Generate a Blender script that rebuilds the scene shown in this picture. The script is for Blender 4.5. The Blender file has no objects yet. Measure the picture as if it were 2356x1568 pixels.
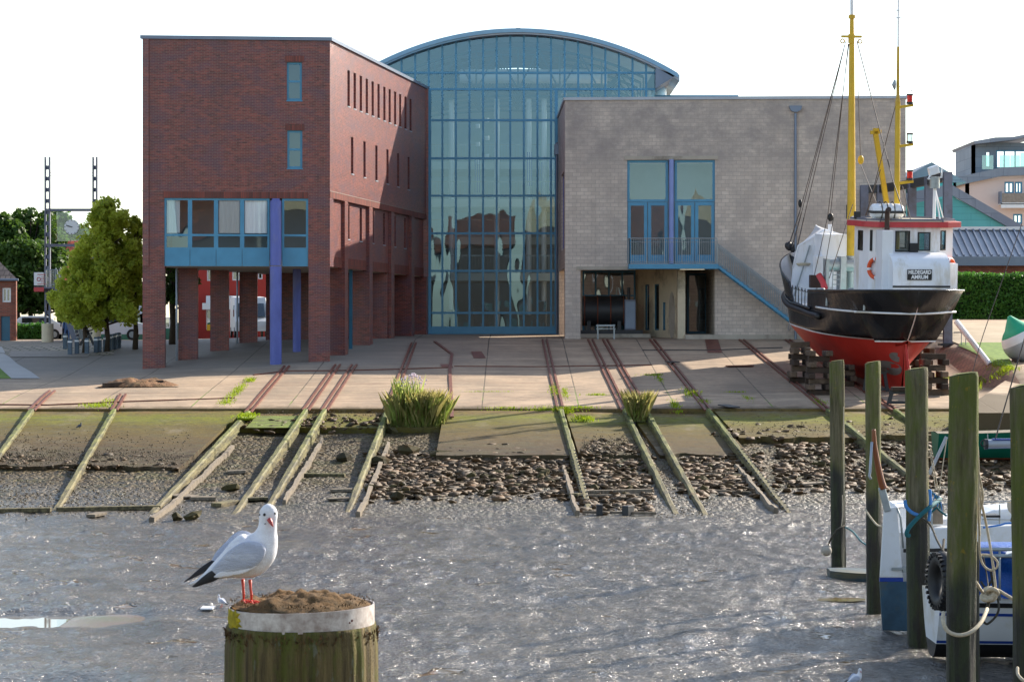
import bpy, math, random
import numpy as np
from mathutils import Vector, Matrix, Euler
random.seed(7); RNG = np.random.default_rng(7)
sc = bpy.context.scene
COL = sc.collection
# ------------------------------------------------------------------ camera / world / sun
F = 5500.0; CX = 1178.0; HY = 755.0; EYE = 5.4      # focal length in picture units, eye height above the mud
cam_d = bpy.data.cameras.new("camera"); cam = bpy.data.objects.new("camera", cam_d); COL.objects.link(cam)
cam.location = (0, 0, EYE); cam.rotation_euler = (math.radians(90), 0, 0)
cam_d.sensor_width = 36; cam_d.lens = F / 2356 * 36; cam_d.shift_y = -29 / 2356
cam_d.clip_start = .1; cam_d.clip_end = 5000
cam_d.dof.use_dof = True; cam_d.dof.focus_distance = 90; cam_d.dof.aperture_fstop = 36
sc.camera = cam
SUN_EL = math.radians(28.5); SUN_AZ = math.radians(46)    # azimuth measured from +Y (away from camera) toward +X (right)
w = bpy.data.worlds.new("World"); sc.world = w; w.use_nodes = True
nt = w.node_tree; bg = nt.nodes["Background"]
sky = nt.nodes.new("ShaderNodeTexSky"); sky.sky_type = 'NISHITA'; sky.sun_disc = False
sky.sun_elevation = SUN_EL; sky.sun_rotation = SUN_AZ
sky.air_density = 1.0; sky.dust_density = .7; sky.ozone_density = 1.0
hs_ = nt.nodes.new('ShaderNodeHueSaturation'); hs_.inputs['Saturation'].default_value = .80; nt.links.new(sky.outputs[0], hs_.inputs['Color']); nt.links.new(hs_.outputs[0], bg.inputs[0]); bg.inputs[1].default_value = .13
sd = bpy.data.lights.new("sun", 'SUN'); sun = bpy.data.objects.new("sun", sd); COL.objects.link(sun)
sd.energy = 4.8; sd.angle = math.radians(.5); sd.color = (1, .90, .76)
ts = Vector((math.sin(SUN_AZ) * math.cos(SUN_EL), math.cos(SUN_AZ) * math.cos(SUN_EL), math.sin(SUN_EL)))
sun.rotation_euler = ts.to_track_quat('Z', 'Y').to_euler()
sc.view_settings.view_transform = 'Standard'; sc.view_settings.look = 'None'
sc.view_settings.gamma = 1; sc.view_settings.exposure = 1.0; sc.view_settings.use_curve_mapping = False
sc.render.engine = 'CYCLES'
sc.cycles.max_bounces = 8; sc.cycles.transparent_max_bounces = 12
sc.cycles.caustics_reflective = False; sc.cycles.caustics_refractive = False
# ------------------------------------------------------------------ numbers
def at(u, v, Y): return Vector(((u - CX) / F * Y, Y, EYE + (HY - v) / F * Y))
def X_(u, Y): return (u - CX) / F * Y
def Z_(v, Y): return EYE + (HY - v) / F * Y
def ss(a, b, x):
    t = np.clip((np.asarray(x, float) - a) / (b - a), 0, 1); return t * t * (3 - 2 * t)
def gz(x, Y):       # paved ground height
    D = np.interp(Y, [60, 94.2, 125, 137, 900], [.57 + .0843 * 65, 3.17, .57, .33, .33])
    D = D + .37 * ss(-8, -22, x) * ss(98, 112, Y) - .85 * ss(19.5, 21.3, x) * ss(94, 101, Y) - .0 * D
    return EYE - D
def pz(Y): return EYE - (.57 + .0843 * (125 - Y))      # the plane the rails lie in
_T = {}
def vnoise(x, y, seed=0):
    if seed not in _T: _T[seed] = np.random.default_rng(seed + 100).random((256, 256))
    T = _T[seed]; xi = np.floor(x).astype(int); yi = np.floor(y).astype(int)
    fx = x - xi; fy = y - yi; fx = fx * fx * (3 - 2 * fx); fy = fy * fy * (3 - 2 * fy)
    a = T[xi & 255, yi & 255]; b = T[(xi + 1) & 255, yi & 255]; c = T[xi & 255, (yi + 1) & 255]; d = T[(xi + 1) & 255, (yi + 1) & 255]
    return (a * (1 - fx) + b * fx) * (1 - fy) + (c * (1 - fx) + d * fx) * fy - .5
def fbm(x, y, o=4, seed=0):
    s = 0; a = 1
    for k in range(o): s = s + a * vnoise(x * 2 ** k + 17.3 * k, y * 2 ** k + 5.1 * k, seed + k); a *= .5
    return s
def mz(x, Y):       # mud and gravel shore height
    x = np.asarray(x, float); Y = np.asarray(Y, float)
    D = np.interp(Y, [-50, 65, 70, 81, 88, 95, 99], [5.4, 5.4, 5.28, 4.55, 4.02, 3.55, 3.5])
    f = ss(64, 74, Y)
    n = (1 - f) * (.10 * fbm(x * .5, Y * .25, 4, 3) + .16 * np.maximum(0, fbm(x * .9 + 9, Y * .45, 5, 8) - .2) + .05 * fbm(x * 2.6, Y * 1.1, 4, 5) + .11 * np.maximum(0, fbm(x * 3.6, Y * 1.6, 4, 25) - .05) * ss(-.15, .3, fbm(x * .3, Y * .5, 3, 35)) - .10 * np.maximum(0, .06 - np.abs(fbm(x * .35, Y * .3, 4, 15))) * 8 * .5) + f * (.04 * fbm(x * .8, Y * .8, 3, 1) + .05 * fbm(x * 4.5, Y * 3.5, 3, 12))
    r = ss(3.5, 4.5, x) * ss(78, 84, Y) * .0
    basin = .17 * np.exp(-((Y - 45.15) / 1.1) ** 2) * ss(-6.2, -8.2, x) + .12 * np.exp(-((Y - 45.3 - (x + 8) * .25) / .8) ** 2) * ss(-9, -7.5, x) * ss(-3.6, -5., x) + .2 * np.exp(-((Y - 36.6) / .9) ** 2) * ss(-5.4, -6.6, x)
    return EYE - D - basin + n + r - .22 * ss(16, 20, x) * ss(84, 93, Y)
def proj(u, v, zf):
    lo, hi = 20., 400.
    for _ in range(40):
        m = (lo + hi) / 2
        if EYE - (v - HY) / F * m - float(zf(X_(u, m), m)) > 0: lo = m
        else: hi = m
    m = (lo + hi) / 2; return Vector((X_(u, m), m, float(zf(X_(u, m), m))))
def pg(u, v): return proj(u, v, gz)
def pm_(u, v): return proj(u, v, mz)
# ------------------------------------------------------------------ materials
def S(r, g, b):
    f = lambda c: (c / 255 / 12.92) if c / 255 <= .04045 else ((c / 255 + .055) / 1.055) ** 2.4
    return (f(r), f(g), f(b))
class NT:
    def __init__(s, name):
        s.m = bpy.data.materials.new(name); s.m.use_nodes = True; s.t = s.m.node_tree
        s.b = s.t.nodes["Principled BSDF"]; s.out = s.t.nodes["Material Output"]
    def n(s, typ, **k):
        o = s.t.nodes.new(typ)
        for a, v in k.items(): setattr(o, a, v)
        return o
    def l(s, a, b): s.t.links.new(a, b)
    def pos(s, scale=(1, 1, 1)):
        g = s.n("ShaderNodeNewGeometry"); m = s.n("ShaderNodeMapping"); m.inputs['Scale'].default_value = scale
        s.l(g.outputs['Position'], m.inputs[0]); return m.outputs[0]
    def opos(s, scale=(1, 1, 1)):
        g = s.n("ShaderNodeTexCoord"); m = s.n("ShaderNodeMapping"); m.inputs['Scale'].default_value = scale
        s.l(g.outputs['Object'], m.inputs[0]); return m.outputs[0]
    def noise(s, vec, scale, detail=4, rough=.55):
        o = s.n("ShaderNodeTexNoise"); o.inputs['Scale'].default_value = scale; o.inputs['Detail'].default_value = detail
        o.inputs['Roughness'].default_value = rough; s.l(vec, o.inputs['Vector']); return o.outputs['Fac']
    def ramp(s, fac, stops):
        o = s.n("ShaderNodeValToRGB"); e = o.color_ramp.elements
        while len(e) < len(stops): e.new(.5)
        for k, (p, c) in enumerate(stops):
            e[k].position = p; e[k].color = (c, c, c, 1) if isinstance(c, (int, float)) else (*c, 1)
        s.l(fac, o.inputs[0]); return o.outputs[0]
    def mix(s, fac, a, b, blend='MIX'):
        o = s.n("ShaderNodeMix"); o.data_type = 'RGBA'; o.blend_type = blend
        if isinstance(fac, (int, float)): o.inputs[0].default_value = fac
        else: s.l(fac, o.inputs[0])
        for i, q in ((6, a), (7, b)):
            if isinstance(q, tuple): o.inputs[i].default_value = (*q, 1)
            else: s.l(q, o.inputs[i])
        return o.outputs[2]
    def math(s, op, a, b=0., c=0.):
        o = s.n("ShaderNodeMath", operation=op)
        for i, q in enumerate((a, b, c)):
            if isinstance(q, (int, float)): o.inputs[i].default_value = q
            else: s.l(q, o.inputs[i])
        return o.outputs[0]
    def xyz(s, vec):
        o = s.n("ShaderNodeSeparateXYZ"); s.l(vec, o.inputs[0]); return o.outputs
    def bump(s, h, strength=.5, dist=.02):
        o = s.n("ShaderNodeBump"); o.inputs['Strength'].default_value = strength; o.inputs['Distance'].default_value = dist
        s.l(h, o.inputs['Height']); s.l(o.outputs[0], s.b.inputs['Normal']); return o
    def col(s, c):
        if isinstance(c, tuple): s.b.inputs['Base Color'].default_value = (*c, 1)
        else: s.l(c, s.b.inputs['Base Color'])
    def rough(s, r):
        if isinstance(r, (int, float)): s.b.inputs['Roughness'].default_value = r
        else: s.l(r, s.b.inputs['Roughness'])
def sim(name, c, rough=.6, var=.25, scale=3, bump=.15, metal=0, stretch=(1, 1, 1), c2=None, obj=False, bd=.01, dirt=None):
    k = NT(name); p = (k.opos if obj else k.pos)(stretch); n = k.noise(p, scale, 6)
    c2 = c2 or tuple(q * (1 - var) for q in c); c1 = tuple(min(1, q * (1 + var * .6)) for q in c)
    cc = k.mix(k.ramp(n, [(.3, 0.), (.7, 1.)]), c2, c1)
    if dirt: cc = k.mix(k.ramp(k.noise(p, scale * .37, 8, .7), [(.52, 0.), (.66, 1.)]), cc, dirt)
    k.col(cc); k.rough(rough); k.b.inputs['Metallic'].default_value = metal
    if bump: k.bump(k.noise(p, scale * 6, 5), bump, bd)
    return k.m
def wallvec(k):
    g = k.n("ShaderNodeNewGeometry"); p = k.xyz(g.outputs['Position']); n = k.xyz(g.outputs['Normal'])
    f = k.math('GREATER_THAN', k.math('ABSOLUTE', n[0]), .7)
    m = k.n("ShaderNodeMix"); k.l(f, m.inputs[0]); k.l(p[0], m.inputs[2]); k.l(p[1], m.inputs[3])
    c = k.n("ShaderNodeCombineXYZ"); k.l(m.outputs[0], c.inputs[0]); k.l(p[2], c.inputs[1]); return c.outputs[0], g.outputs['Position']
def brickmat(name, c1, c2, mortar, bw, bh, ms=.008, offset=.5, rough=.6, tint=None, bumpd=.006, patch=.5, top=None):
    k = NT(name); v, pos = wallvec(k)
    b = k.n("ShaderNodeTexBrick"); b.offset = offset; k.l(v, b.inputs['Vector'])
    b.inputs['Color1'].default_value = (0, 0, 0, 1); b.inputs['Color2'].default_value = (1, 1, 1, 1); b.inputs['Mortar'].default_value = (.5, .5, .5, 1)
    b.inputs['Scale'].default_value = 1; b.inputs['Mortar Size'].default_value = ms; b.inputs['Mortar Smooth'].default_value = .2
    b.inputs['Brick Width'].default_value = bw; b.inputs['Row Height'].default_value = bh; b.inputs['Bias'].default_value = 0
    mp = k.n("ShaderNodeMapping"); mp.inputs['Scale'].default_value = (1 / bw * .8, 1 / bh * .5, 1); k.l(v, mp.inputs[0])
    nn = k.noise(mp.outputs[0], 1.0, 3, .6)
    f = k.math('ADD', k.math('MULTIPLY', b.outputs['Color'], 1 - patch), k.math('MULTIPLY', nn, patch))
    c = k.mix(k.ramp(f, [(.25, 0.), (.75, 1.)]), c1, c2)
    if tint:
        c = k.mix(k.ramp(k.noise(mp.outputs[0], .23, 5, .7), [(.45, 0.), (.62, .8)]), c, tint)
    c = k.mix(k.ramp(k.noise(pos, .5, 5, .6), [(.35, .82), (.65, 1.06)]), (0, 0, 0), c, 'MULTIPLY') if False else c
    if top:
        zz = k.xyz(pos)[2]; mr = k.n("ShaderNodeMapRange"); k.l(k.math('ADD', zz, k.math('MULTIPLY', k.noise(pos, .5, 5, .7), 1.5)), mr.inputs[0]); mr.inputs[1].default_value = top[0]; mr.inputs[2].default_value = top[1]
        c = k.mix(k.math('MULTIPLY', mr.outputs[0], k.ramp(k.noise(mp.outputs[0], .35, 6, .75), [(.38, .1), (.62, .95)])), c, top[2])
    st = k.n("ShaderNodeMapping"); st.inputs['Scale'].default_value = (1.3, 1.3, .10); k.l(pos, st.inputs[0])
    c = k.mix(k.ramp(k.noise(st.outputs[0], 1.0, 5, .7), [(.5, 0.), (.75, .35)]), c, tuple(q * .55 for q in c1))
    c = k.mix(b.outputs['Fac'], c, mortar)
    k.col(c); k.rough(rough)
    inv = k.math('SUBTRACT', 1, b.outputs['Fac'])
    h = k.math('ADD', inv, k.math('MULTIPLY', f, .5)); k.bump(h, .5, bumpd); return k.m
def glassmat(name, tint=(.75, .85, .9), refl=.12, rough=.02, wob=.0, gc=(.8, .9, .95)):
    k = NT(name); k.t.nodes.remove(k.b)
    t = k.n("ShaderNodeBsdfTransparent"); t.inputs[0].default_value = (*tint, 1)
    g = k.n("ShaderNodeBsdfGlossy"); g.inputs['Roughness'].default_value = rough; g.inputs['Color'].default_value = (*gc, 1)
    if wob:
        bn = k.n("ShaderNodeBump"); bn.inputs['Distance'].default_value = wob; bn.inputs['Strength'].default_value = 1
        k.l(k.noise(k.pos((1, 1, .5)), .7, 1), bn.inputs['Height']); k.l(bn.outputs[0], g.inputs['Normal'])
    fr = k.n("ShaderNodeFresnel"); fr.inputs[0].default_value = 1.5
    a = k.math('MAXIMUM', fr.outputs[0], refl); m = k.n("ShaderNodeMixShader")
    k.l(a, m.inputs[0]); k.l(t.outputs[0], m.inputs[1]); k.l(g.outputs[0], m.inputs[2]); k.l(m.outputs[0], k.out.inputs[0]); return k.m
def leafmat(name, c1, c2, trans=.35):
    k = NT(name); n = k.noise(k.pos(), 1.1, 5, .7); n2 = k.noise(k.pos(), 14, 2)
    c = k.mix(k.ramp(k.math('ADD', k.math('MULTIPLY', n, .6), k.math('MULTIPLY', n2, .4)), [(.35, 0.), (.65, 1.)]), c1, c2)
    k.col(c); k.rough(.55); k.b.inputs['Specular IOR Level'].default_value = .3
    t = k.n("ShaderNodeBsdfTranslucent"); k.l(k.mix(.5, c, tuple(min(1, q * 2.2) for q in c2)), t.inputs[0])
    m = k.n("ShaderNodeMixShader"); m.inputs[0].default_value = trans
    k.l(k.b.outputs[0], m.inputs[1]); k.l(t.outputs[0], m.inputs[2]); k.l(m.outputs[0], k.out.inputs[0]); return k.m
M = {}
M['brick'] = brickmat('dark_red_brick', S(80, 38, 36), S(156, 78, 66), S(132, 110, 102), .25, .0755, .007, tint=S(94, 58, 74), rough=.36, patch=.72)
M['brick_red'] = brickmat('red_brick', S(120, 52, 36), S(160, 84, 60), S(120, 105, 95), .25, .08, .01)
M['soldier'] = brickmat('soldier_course_brick', S(92, 42, 34), S(140, 66, 52), S(70, 56, 54), .08, .5, .008, offset=0, rough=.5)
M['block'] = brickmat('grey_concrete_block', S(196, 183, 170), S(218, 205, 191), S(166, 156, 148), .40, .2, .010, rough=.85, tint=S(180, 169, 160), bumpd=.008, patch=.55, top=(13.2, 15.6, S(158, 149, 144)))
M['blue'] = sim('blue_paint', S(76, 146, 182), .4, .1, 2, .03)
M['rim'] = sim('pale_blue_metal', S(132, 176, 204), .35, .08, 2, .02)
M['blue_dark'] = sim('petrol_blue_paint', S(20, 92, 120), .4, .15, 2, .03)
M['lavl'] = sim('pale_lavender_paint', S(134, 152, 208), .5, .1, 2, .05)
M['lav'] = sim('lavender_blue_paint', S(96, 108, 182), .55, .22, 1.6, .1, dirt=S(124, 128, 172), stretch=(1, 1, .4))
M['glass'] = glassmat('window_glass', (.72, .8, .82), .16, .01, .010, (.5, .68, .78))
M['hallglass'] = glassmat('hall_glass', (.74, .88, .95), .15, .01, .010, (.5, .78, .95))
M['clearg'] = glassmat('clear_glass', (.9, .94, .95), .05)
M['dglass'] = glassmat('dark_window_glass', (.25, .3, .33), .16, .02, .02)
M['balglass'] = glassmat('pale_green_glass', (.6, .85, .82), .2, .05)
M['plaster'] = sim('pale_plaster', S(205, 196, 178), .8, .08, 1, .05)
M['beige'] = sim('beige_concrete', S(214, 200, 172), .8, .12, 1.4, .1, dirt=S(150, 140, 120))
M['curtain'] = sim('white_curtain', S(246, 248, 250), .9, .08, 4, .1, stretch=(5, 5, .3))
M['zinc'] = sim('zinc_sheet', S(120, 132, 150), .45, .12, 1, .04, metal=.5)
M['zincl'] = sim('pale_zinc', S(170, 178, 188), .5, .1, 1, .04, metal=.3)
M['conc'] = sim('pale_concrete', S(178, 170, 156), .85, .15, 1.3, .15, dirt=S(130, 122, 110))
M['white'] = sim('white_paint', S(232, 234, 236), .35, .06, 1.2, .03)
M['whiteship'] = sim('ship_white_paint', S(236, 238, 242), .3, .05, 2.2, .05, obj=True, dirt=S(206, 200, 188), stretch=(1, 1, .3))
M['interior'] = sim('interior_grey', S(158, 178, 188), .8, .1, .8, .02)
M['interior2'] = sim('interior_cream', S(200, 206, 200), .8, .1, .8, .02)
M['dark'] = sim('dark_steel', S(44, 46, 50), .5, .2, 4, .1)
M['steel'] = sim('grey_blue_steel', S(112, 116, 132), .55, .15, 2, .08, dirt=S(92, 88, 92))
M['galv'] = sim('galvanised_steel', S(160, 168, 170), .45, .12, 5, .05, metal=.4)
M['rust'] = sim('rusty_rail_steel', S(120, 70, 52), .6, .3, 3, .4, c2=S(92, 52, 40))
M['teal'] = brickmat('teal_panel_cladding', S(86, 178, 180), S(100, 190, 190), S(60, 140, 148), 2.4, .42, .012, rough=.5, bumpd=.003)
M['pink'] = sim('pale_pink_render', S(222, 200, 192), .85, .05, .8, .03)
M['greyclad'] = brickmat('grey_blue_cladding', S(120, 132, 148), S(138, 148, 162), S(90, 100, 116), 2.0, .9, .015, rough=.6, bumpd=.003)
M['tile'] = brickmat('red_roof_tile', S(160, 62, 40), S(196, 88, 60), S(100, 40, 28), .3, .3, .03, rough=.7, bumpd=.03)
M['redwall'] = sim('red_painted_wall', S(170, 48, 38), .7, .1, 1, .04)
M['black'] = sim('black_rubber', S(26, 26, 28), .5, .2, 3, .1)
M['tyre'] = sim('tyre_rubber', S(30, 30, 32), .6, .2, 3, .1)
M['rope'] = sim('weathered_rope', S(196, 184, 160), .9, .2, 30, .5)
M['roped'] = sim('dark_rope', S(70, 66, 56), .9, .3, 30, .5)
M['ropeb'] = sim('blue_rope', S(70, 130, 190), .8, .2, 30, .4)
M['ropeg'] = sim('teal_rope', S(24, 96, 104), .8, .2, 30, .4)
M['wire'] = sim('rigging_wire', S(74, 64, 60), .5, .2, 3, 0)
M['bluetarp'] = sim('blue_tarpaulin', S(20, 84, 168), .5, .2, 2.5, .5, bd=.05)
M['bluestripe'] = sim('blue_stripe_paint', S(22, 62, 150), .4, .1, 3, 0)
M['gelcoat'] = sim('white_gelcoat', S(222, 226, 230), .3, .06, 1.5, .02, dirt=S(200, 198, 186))
M['antifoul'] = sim('blue_grey_antifouling', S(52, 84, 104), .7, .35, 2.5, .3, dirt=S(84, 88, 74))
M['greenhull'] = sim('green_boat_paint', S(14, 102, 82), .4, .15, 2, .05)
M['orange'] = sim('orange_plastic', S(226, 88, 40), .5, .1, 3, .03)
M['varnish'] = sim('varnished_wood', S(128, 66, 28), .3, .2, 3, .05, stretch=(4, 4, .5))
M['wood'] = sim('weathered_timber', S(128, 116, 100), .85, .35, 3, .5, stretch=(4, 4, 1), dirt=S(84, 76, 60))
M['crib'] = sim('old_timber_blocks', S(104, 86, 70), .9, .45, 2.2, .5, dirt=S(54, 42, 32), bd=.03)
M['cribdark'] = sim('dark_timber_blocks', S(66, 52, 42), .9, .4, 2.2, .5, bd=.03)
M['bark'] = sim('tree_bark', S(72, 60, 48), .9, .3, 6, .6, stretch=(2, 2, .5), bd=.03)
M['hullblack'] = sim('glossy_black_hull', S(32, 34, 40), .24, .35, .7, .35, obj=True, bd=.09, dirt=S(74, 62, 54), stretch=(1, 1, .35))
M['hullred'] = sim('red_antifouling', S(186, 42, 30), .5, .22, .7, .3, obj=True, dirt=S(134, 46, 40), bd=.04, stretch=(1, 1, .5))
M['rudred'] = sim('bright_red_rudder', S(196, 52, 40), .45, .1, 1, .05, obj=True)
M['fascia'] = sim('faded_red_paint', S(196, 66, 70), .5, .15, 2, .05, obj=True)
M['yellow'] = sim('ochre_mast_paint', S(214, 176, 44), .45, .12, 1.2, .05, obj=True, dirt=S(180, 140, 50))
M['anode'] = sim('grey_zinc_patch', S(112, 98, 90), .7, .1, 3, .05)
M['redlamp'] = sim('red_lamp_glass', S(210, 20, 30), .2, .1, 3, 0)
M['cabin_dark'] = sim('cabin_interior', S(66, 48, 40), .6, .3, 2, 0)
M['pebble'] = sim('cobble_stone', S(150, 140, 130), .8, .2, 5, .4)
# ------------------------------------------------------------------ mesh helpers
def link(o, parent=None, local=False):
    COL.objects.link(o)
    if parent is not None:
        o.parent = parent
        if not local: o.location = -Vector(root_of(parent).get('_loc', (0, 0, 0))) if parent.parent is None else Vector((0, 0, 0))
    return o
def root_of(o):
    while o.parent: o = o.parent
    return o
class MB:
    def __init__(s): s.v = []; s.f = []
    def add(s, vs, fs):
        n = len(s.v); s.v += [tuple(q) for q in vs]; s.f += [tuple(i + n for i in q) for q in fs]; return s
    def quad(s, *p): return s.add(p, [tuple(range(len(p)))])
    def box(s, a, b):
        x0, x1 = sorted((a[0], b[0])); y0, y1 = sorted((a[1], b[1])); z0, z1 = sorted((a[2], b[2]))
        return s.add([(x0, y0, z0), (x1, y0, z0), (x1, y1, z0), (x0, y1, z0), (x0, y0, z1), (x1, y0, z1), (x1, y1, z1), (x0, y1, z1)],
                     [(0, 3, 2, 1), (4, 5, 6, 7), (0, 1, 5, 4), (1, 2, 6, 5), (2, 3, 7, 6), (3, 0, 4, 7)])
    def beam(s, p, q, w, h, up=(0, 0, 1), ch=0):
        p = Vector(p); q = Vector(q); d = (q - p).normalized(); up = Vector(up)
        r = d.cross(up).normalized() * (w / 2); t = r.cross(d).normalized() * (h / 2)
        vs = [p - r - t, p + r - t, p + r + t, p - r + t, q - r - t, q + r - t, q + r + t, q - r + t]
        return s.add(vs, [(0, 1, 2, 3), (7, 6, 5, 4), (0, 4, 5, 1), (1, 5, 6, 2), (2, 6, 7, 3), (3, 7, 4, 0)])
    def tube(s, pts, r, n=8, cap=True):
        pts = [Vector(p) for p in pts]; rs = r if isinstance(r, (list, tuple)) else [r] * len(pts)
        base = len(s.v); prev = None
        for i, p in enumerate(pts):
            d = ((pts[min(i + 1, len(pts) - 1)] - pts[max(i - 1, 0)])).normalized()
            if prev is None:
                a = Vector((0, 0, 1)) if abs(d.z) < .9 else Vector((1, 0, 0)); e1 = d.cross(a).normalized()
            else: e1 = (prev - d * prev.dot(d)).normalized()
            prev = e1; e2 = d.cross(e1)
            for k in range(n):
                t = 2 * math.pi * k / n; s.v.append(tuple(p + (e1 * math.cos(t) + e2 * math.sin(t)) * rs[i]))
        for i in range(len(pts) - 1):
            for k in range(n):
                a = base + i * n + k; b = base + i * n + (k + 1) % n; s.f.append((a, b, b + n, a + n))
        if cap: s.f.append(tuple(base + k for k in range(n))[::-1]); s.f.append(tuple(base + (len(pts) - 1) * n + k for k in range(n)))
        return s
    def prism(s, poly, off):
        off = Vector(off); n = len(poly); A = [Vector(p) for p in poly]; B = [p + off for p in A]
        return s.add(A + B, [tuple(range(n))[::-1], tuple(range(n, 2 * n))] + [(i, (i + 1) % n, n + (i + 1) % n, n + i) for i in range(n)])
    def loft(s, rings, closed=True, cap=True):
        n = len(rings[0]); b = len(s.v)
        for r in rings: s.v += [tuple(p) for p in r]
        m = n if closed else n - 1
        for i in range(len(rings) - 1):
            for k in range(m):
                a = b + i * n + k; c = b + i * n + (k + 1) % n; s.f.append((a, c, c + n, a + n))
        if cap and closed: s.f.append(tuple(range(b, b + n))[::-1]); s.f.append(tuple(range(b + (len(rings) - 1) * n, b + len(rings) * n)))
        return s
    def sphere(s, c, r, n=14, m=9, sc_=(1, 1, 1)):
        c = Vector(c); rings = []
        for i in range(m + 1):
            t = math.pi * (i + .0) / m; t = min(max(t, .02), math.pi - .02)
            rings.append([c + Vector((math.sin(t) * math.cos(2 * math.pi * k / n) * r * sc_[0], math.sin(t) * math.sin(2 * math.pi * k / n) * r * sc_[1], math.cos(t) * r * sc_[2])) for k in range(n)])
        return s.loft(rings)
    def torus(s, c, R, r, ax=(0, 0, 1), n=24, m=8, a0=0, a1=2 * math.pi):
        ax = Vector(ax).normalized(); a = ax.orthogonal().normalized(); b = ax.cross(a); c = Vector(c)
        full = abs(a1 - a0 - 2 * math.pi) < 1e-6; K = n if full else n + 1; base = len(s.v)
        for i in range(K):
            t = a0 + (a1 - a0) * i / n; d = a * math.cos(t) + b * math.sin(t)
            for k in range(m):
                q = 2 * math.pi * k / m; s.v.append(tuple(c + d * (R + r * math.cos(q)) + ax * r * math.sin(q)))
        for i in range(n):
            for k in range(m):
                p = base + i * m; q = base + ((i + 1) % K) * m; s.f.append((p + k, q + k, q + (k + 1) % m, p + (k + 1) % m))
        return s
    def build(s, name, mat, parent=None, smooth=False, bev=0, local=False):
        me = bpy.data.meshes.new(name); me.from_pydata(s.v, [], s.f); me.validate()
        import bmesh
        bm = bmesh.new(); bm.from_mesh(me); bmesh.ops.recalc_face_normals(bm, faces=bm.faces); bm.to_mesh(me); bm.free()
        if isinstance(mat, str): mat = M[mat]
        me.materials.append(mat); o = bpy.data.objects.new(name, me)
        if smooth: me.polygons.foreach_set('use_smooth', [True] * len(me.polygons)); 
        if smooth == 'auto':
            me.polygons.foreach_set('use_smooth', [True] * len(me.polygons))
            bm = bmesh.new(); bm.from_mesh(me)
            for e in bm.edges:
                if len(e.link_faces) == 2 and e.calc_face_angle(0) > .6: e.smooth = False
            bm.to_mesh(me); bm.free()
        if bev:
            m = o.modifiers.new('bevel', 'BEVEL'); m.width = bev; m.segments = 2; m.limit_method = 'ANGLE'
        link(o, parent, local); return o
def mesh_np(name, V, Fc, mat, parent=None, smooth=False, local=False):
    me = bpy.data.meshes.new(name); V = np.asarray(V, float); Fc = np.asarray(Fc, int); n, k = Fc.shape
    me.vertices.add(len(V)); me.vertices.foreach_set('co', V.ravel())
    me.loops.add(n * k); me.loops.foreach_set('vertex_index', Fc.ravel())
    me.polygons.add(n); me.polygons.foreach_set('loop_start', np.arange(n) * k); me.polygons.foreach_set('loop_total', np.full(n, k))
    me.update(calc_edges=True)
    if smooth: me.polygons.foreach_set('use_smooth', np.ones(n, bool))
    me.materials.append(M[mat] if isinstance(mat, str) else mat)
    o = bpy.data.objects.new(name, me); link(o, parent, local); return o
def gridmesh(name, xs, ys, zf, mat, smooth=True):
    Xg, Yg = np.meshgrid(xs, ys); Z = zf(Xg, Yg); V = np.stack([Xg.ravel(), Yg.ravel(), Z.ravel()], 1)
    nx = len(xs); i = (np.arange(len(ys) - 1)[:, None] * nx + np.arange(nx - 1)[None, :]).ravel()
    return mesh_np(name, V, np.stack([i, i + 1, i + nx + 1, i + nx], 1), mat, smooth=smooth)
def thing(name, label, cat, loc=(0, 0, 0), group=None):
    o = bpy.data.objects.new(name, None); COL.objects.link(o); o.empty_display_size = .2
    o.location = loc; o['_loc'] = tuple(loc); o['label'] = label; o['category'] = cat
    if group: o['group'] = group
    return o
def tag(o, label, cat, group=None):
    o['label'] = label; o['category'] = cat
    if group: o['group'] = group
    return o
def struct(o): o['kind'] = 'structure'; return o
def dup(root, loc, label=None, rot=None, scale=None):
    r = root.copy(); COL.objects.link(r); r.location = loc; r['_loc'] = tuple(loc)
    if rot is not None: r.rotation_euler = rot
    if scale is not None: r.scale = scale
    if label: r['label'] = label
    for ch in list(root.children):
        c = ch.copy(); COL.objects.link(c); c.parent = r
        for g in ch.children:
            d = g.copy(); COL.objects.link(d); d.parent = c
    return r
# ------------------------------------------------------------------ ground materials
k = NT('slipway_concrete'); p = k.pos(); x, y, z = k.xyz(p)
n1 = k.noise(k.pos((1, .45, 1)), .35, 7, .65); n2 = k.noise(k.pos((1, 1, 1)), 3.5, 6, .7); n3 = k.noise(k.pos((.35, 3.0, 1)), .8, 6, .65)
c = k.mix(k.ramp(n1, [(.38, 0.), (.62, 1.)]), S(150, 130, 108), S(182, 156, 128))
c = k.mix(k.ramp(n2, [(.42, 0.), (.7, .55)]), c, S(128, 116, 102))
c = k.mix(k.ramp(n3, [(.5, 0.), (.66, .6)]), c, S(124, 98, 78))
c = k.mix(k.ramp(k.noise(k.pos((.5, 1.6, 1)), .45, 7, .75), [(.52, 0.), (.6, .45)]), c, S(206, 180, 150))
c = k.mix(k.ramp(k.noise(p, 2.2, 8, .8), [(.6, 0.), (.66, .6)]), c, S(100, 84, 68))
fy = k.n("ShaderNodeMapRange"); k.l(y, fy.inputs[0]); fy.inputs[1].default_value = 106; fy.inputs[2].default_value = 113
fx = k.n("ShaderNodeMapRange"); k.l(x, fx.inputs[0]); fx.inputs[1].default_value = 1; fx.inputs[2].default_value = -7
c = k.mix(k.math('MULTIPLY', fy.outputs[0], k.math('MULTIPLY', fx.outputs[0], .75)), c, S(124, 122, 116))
b = k.n("ShaderNodeTexBrick"); b.offset = .0; b.inputs['Scale'].default_value = 1; b.inputs['Brick Width'].default_value = 3.85; b.inputs['Row Height'].default_value = 9.3
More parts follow.
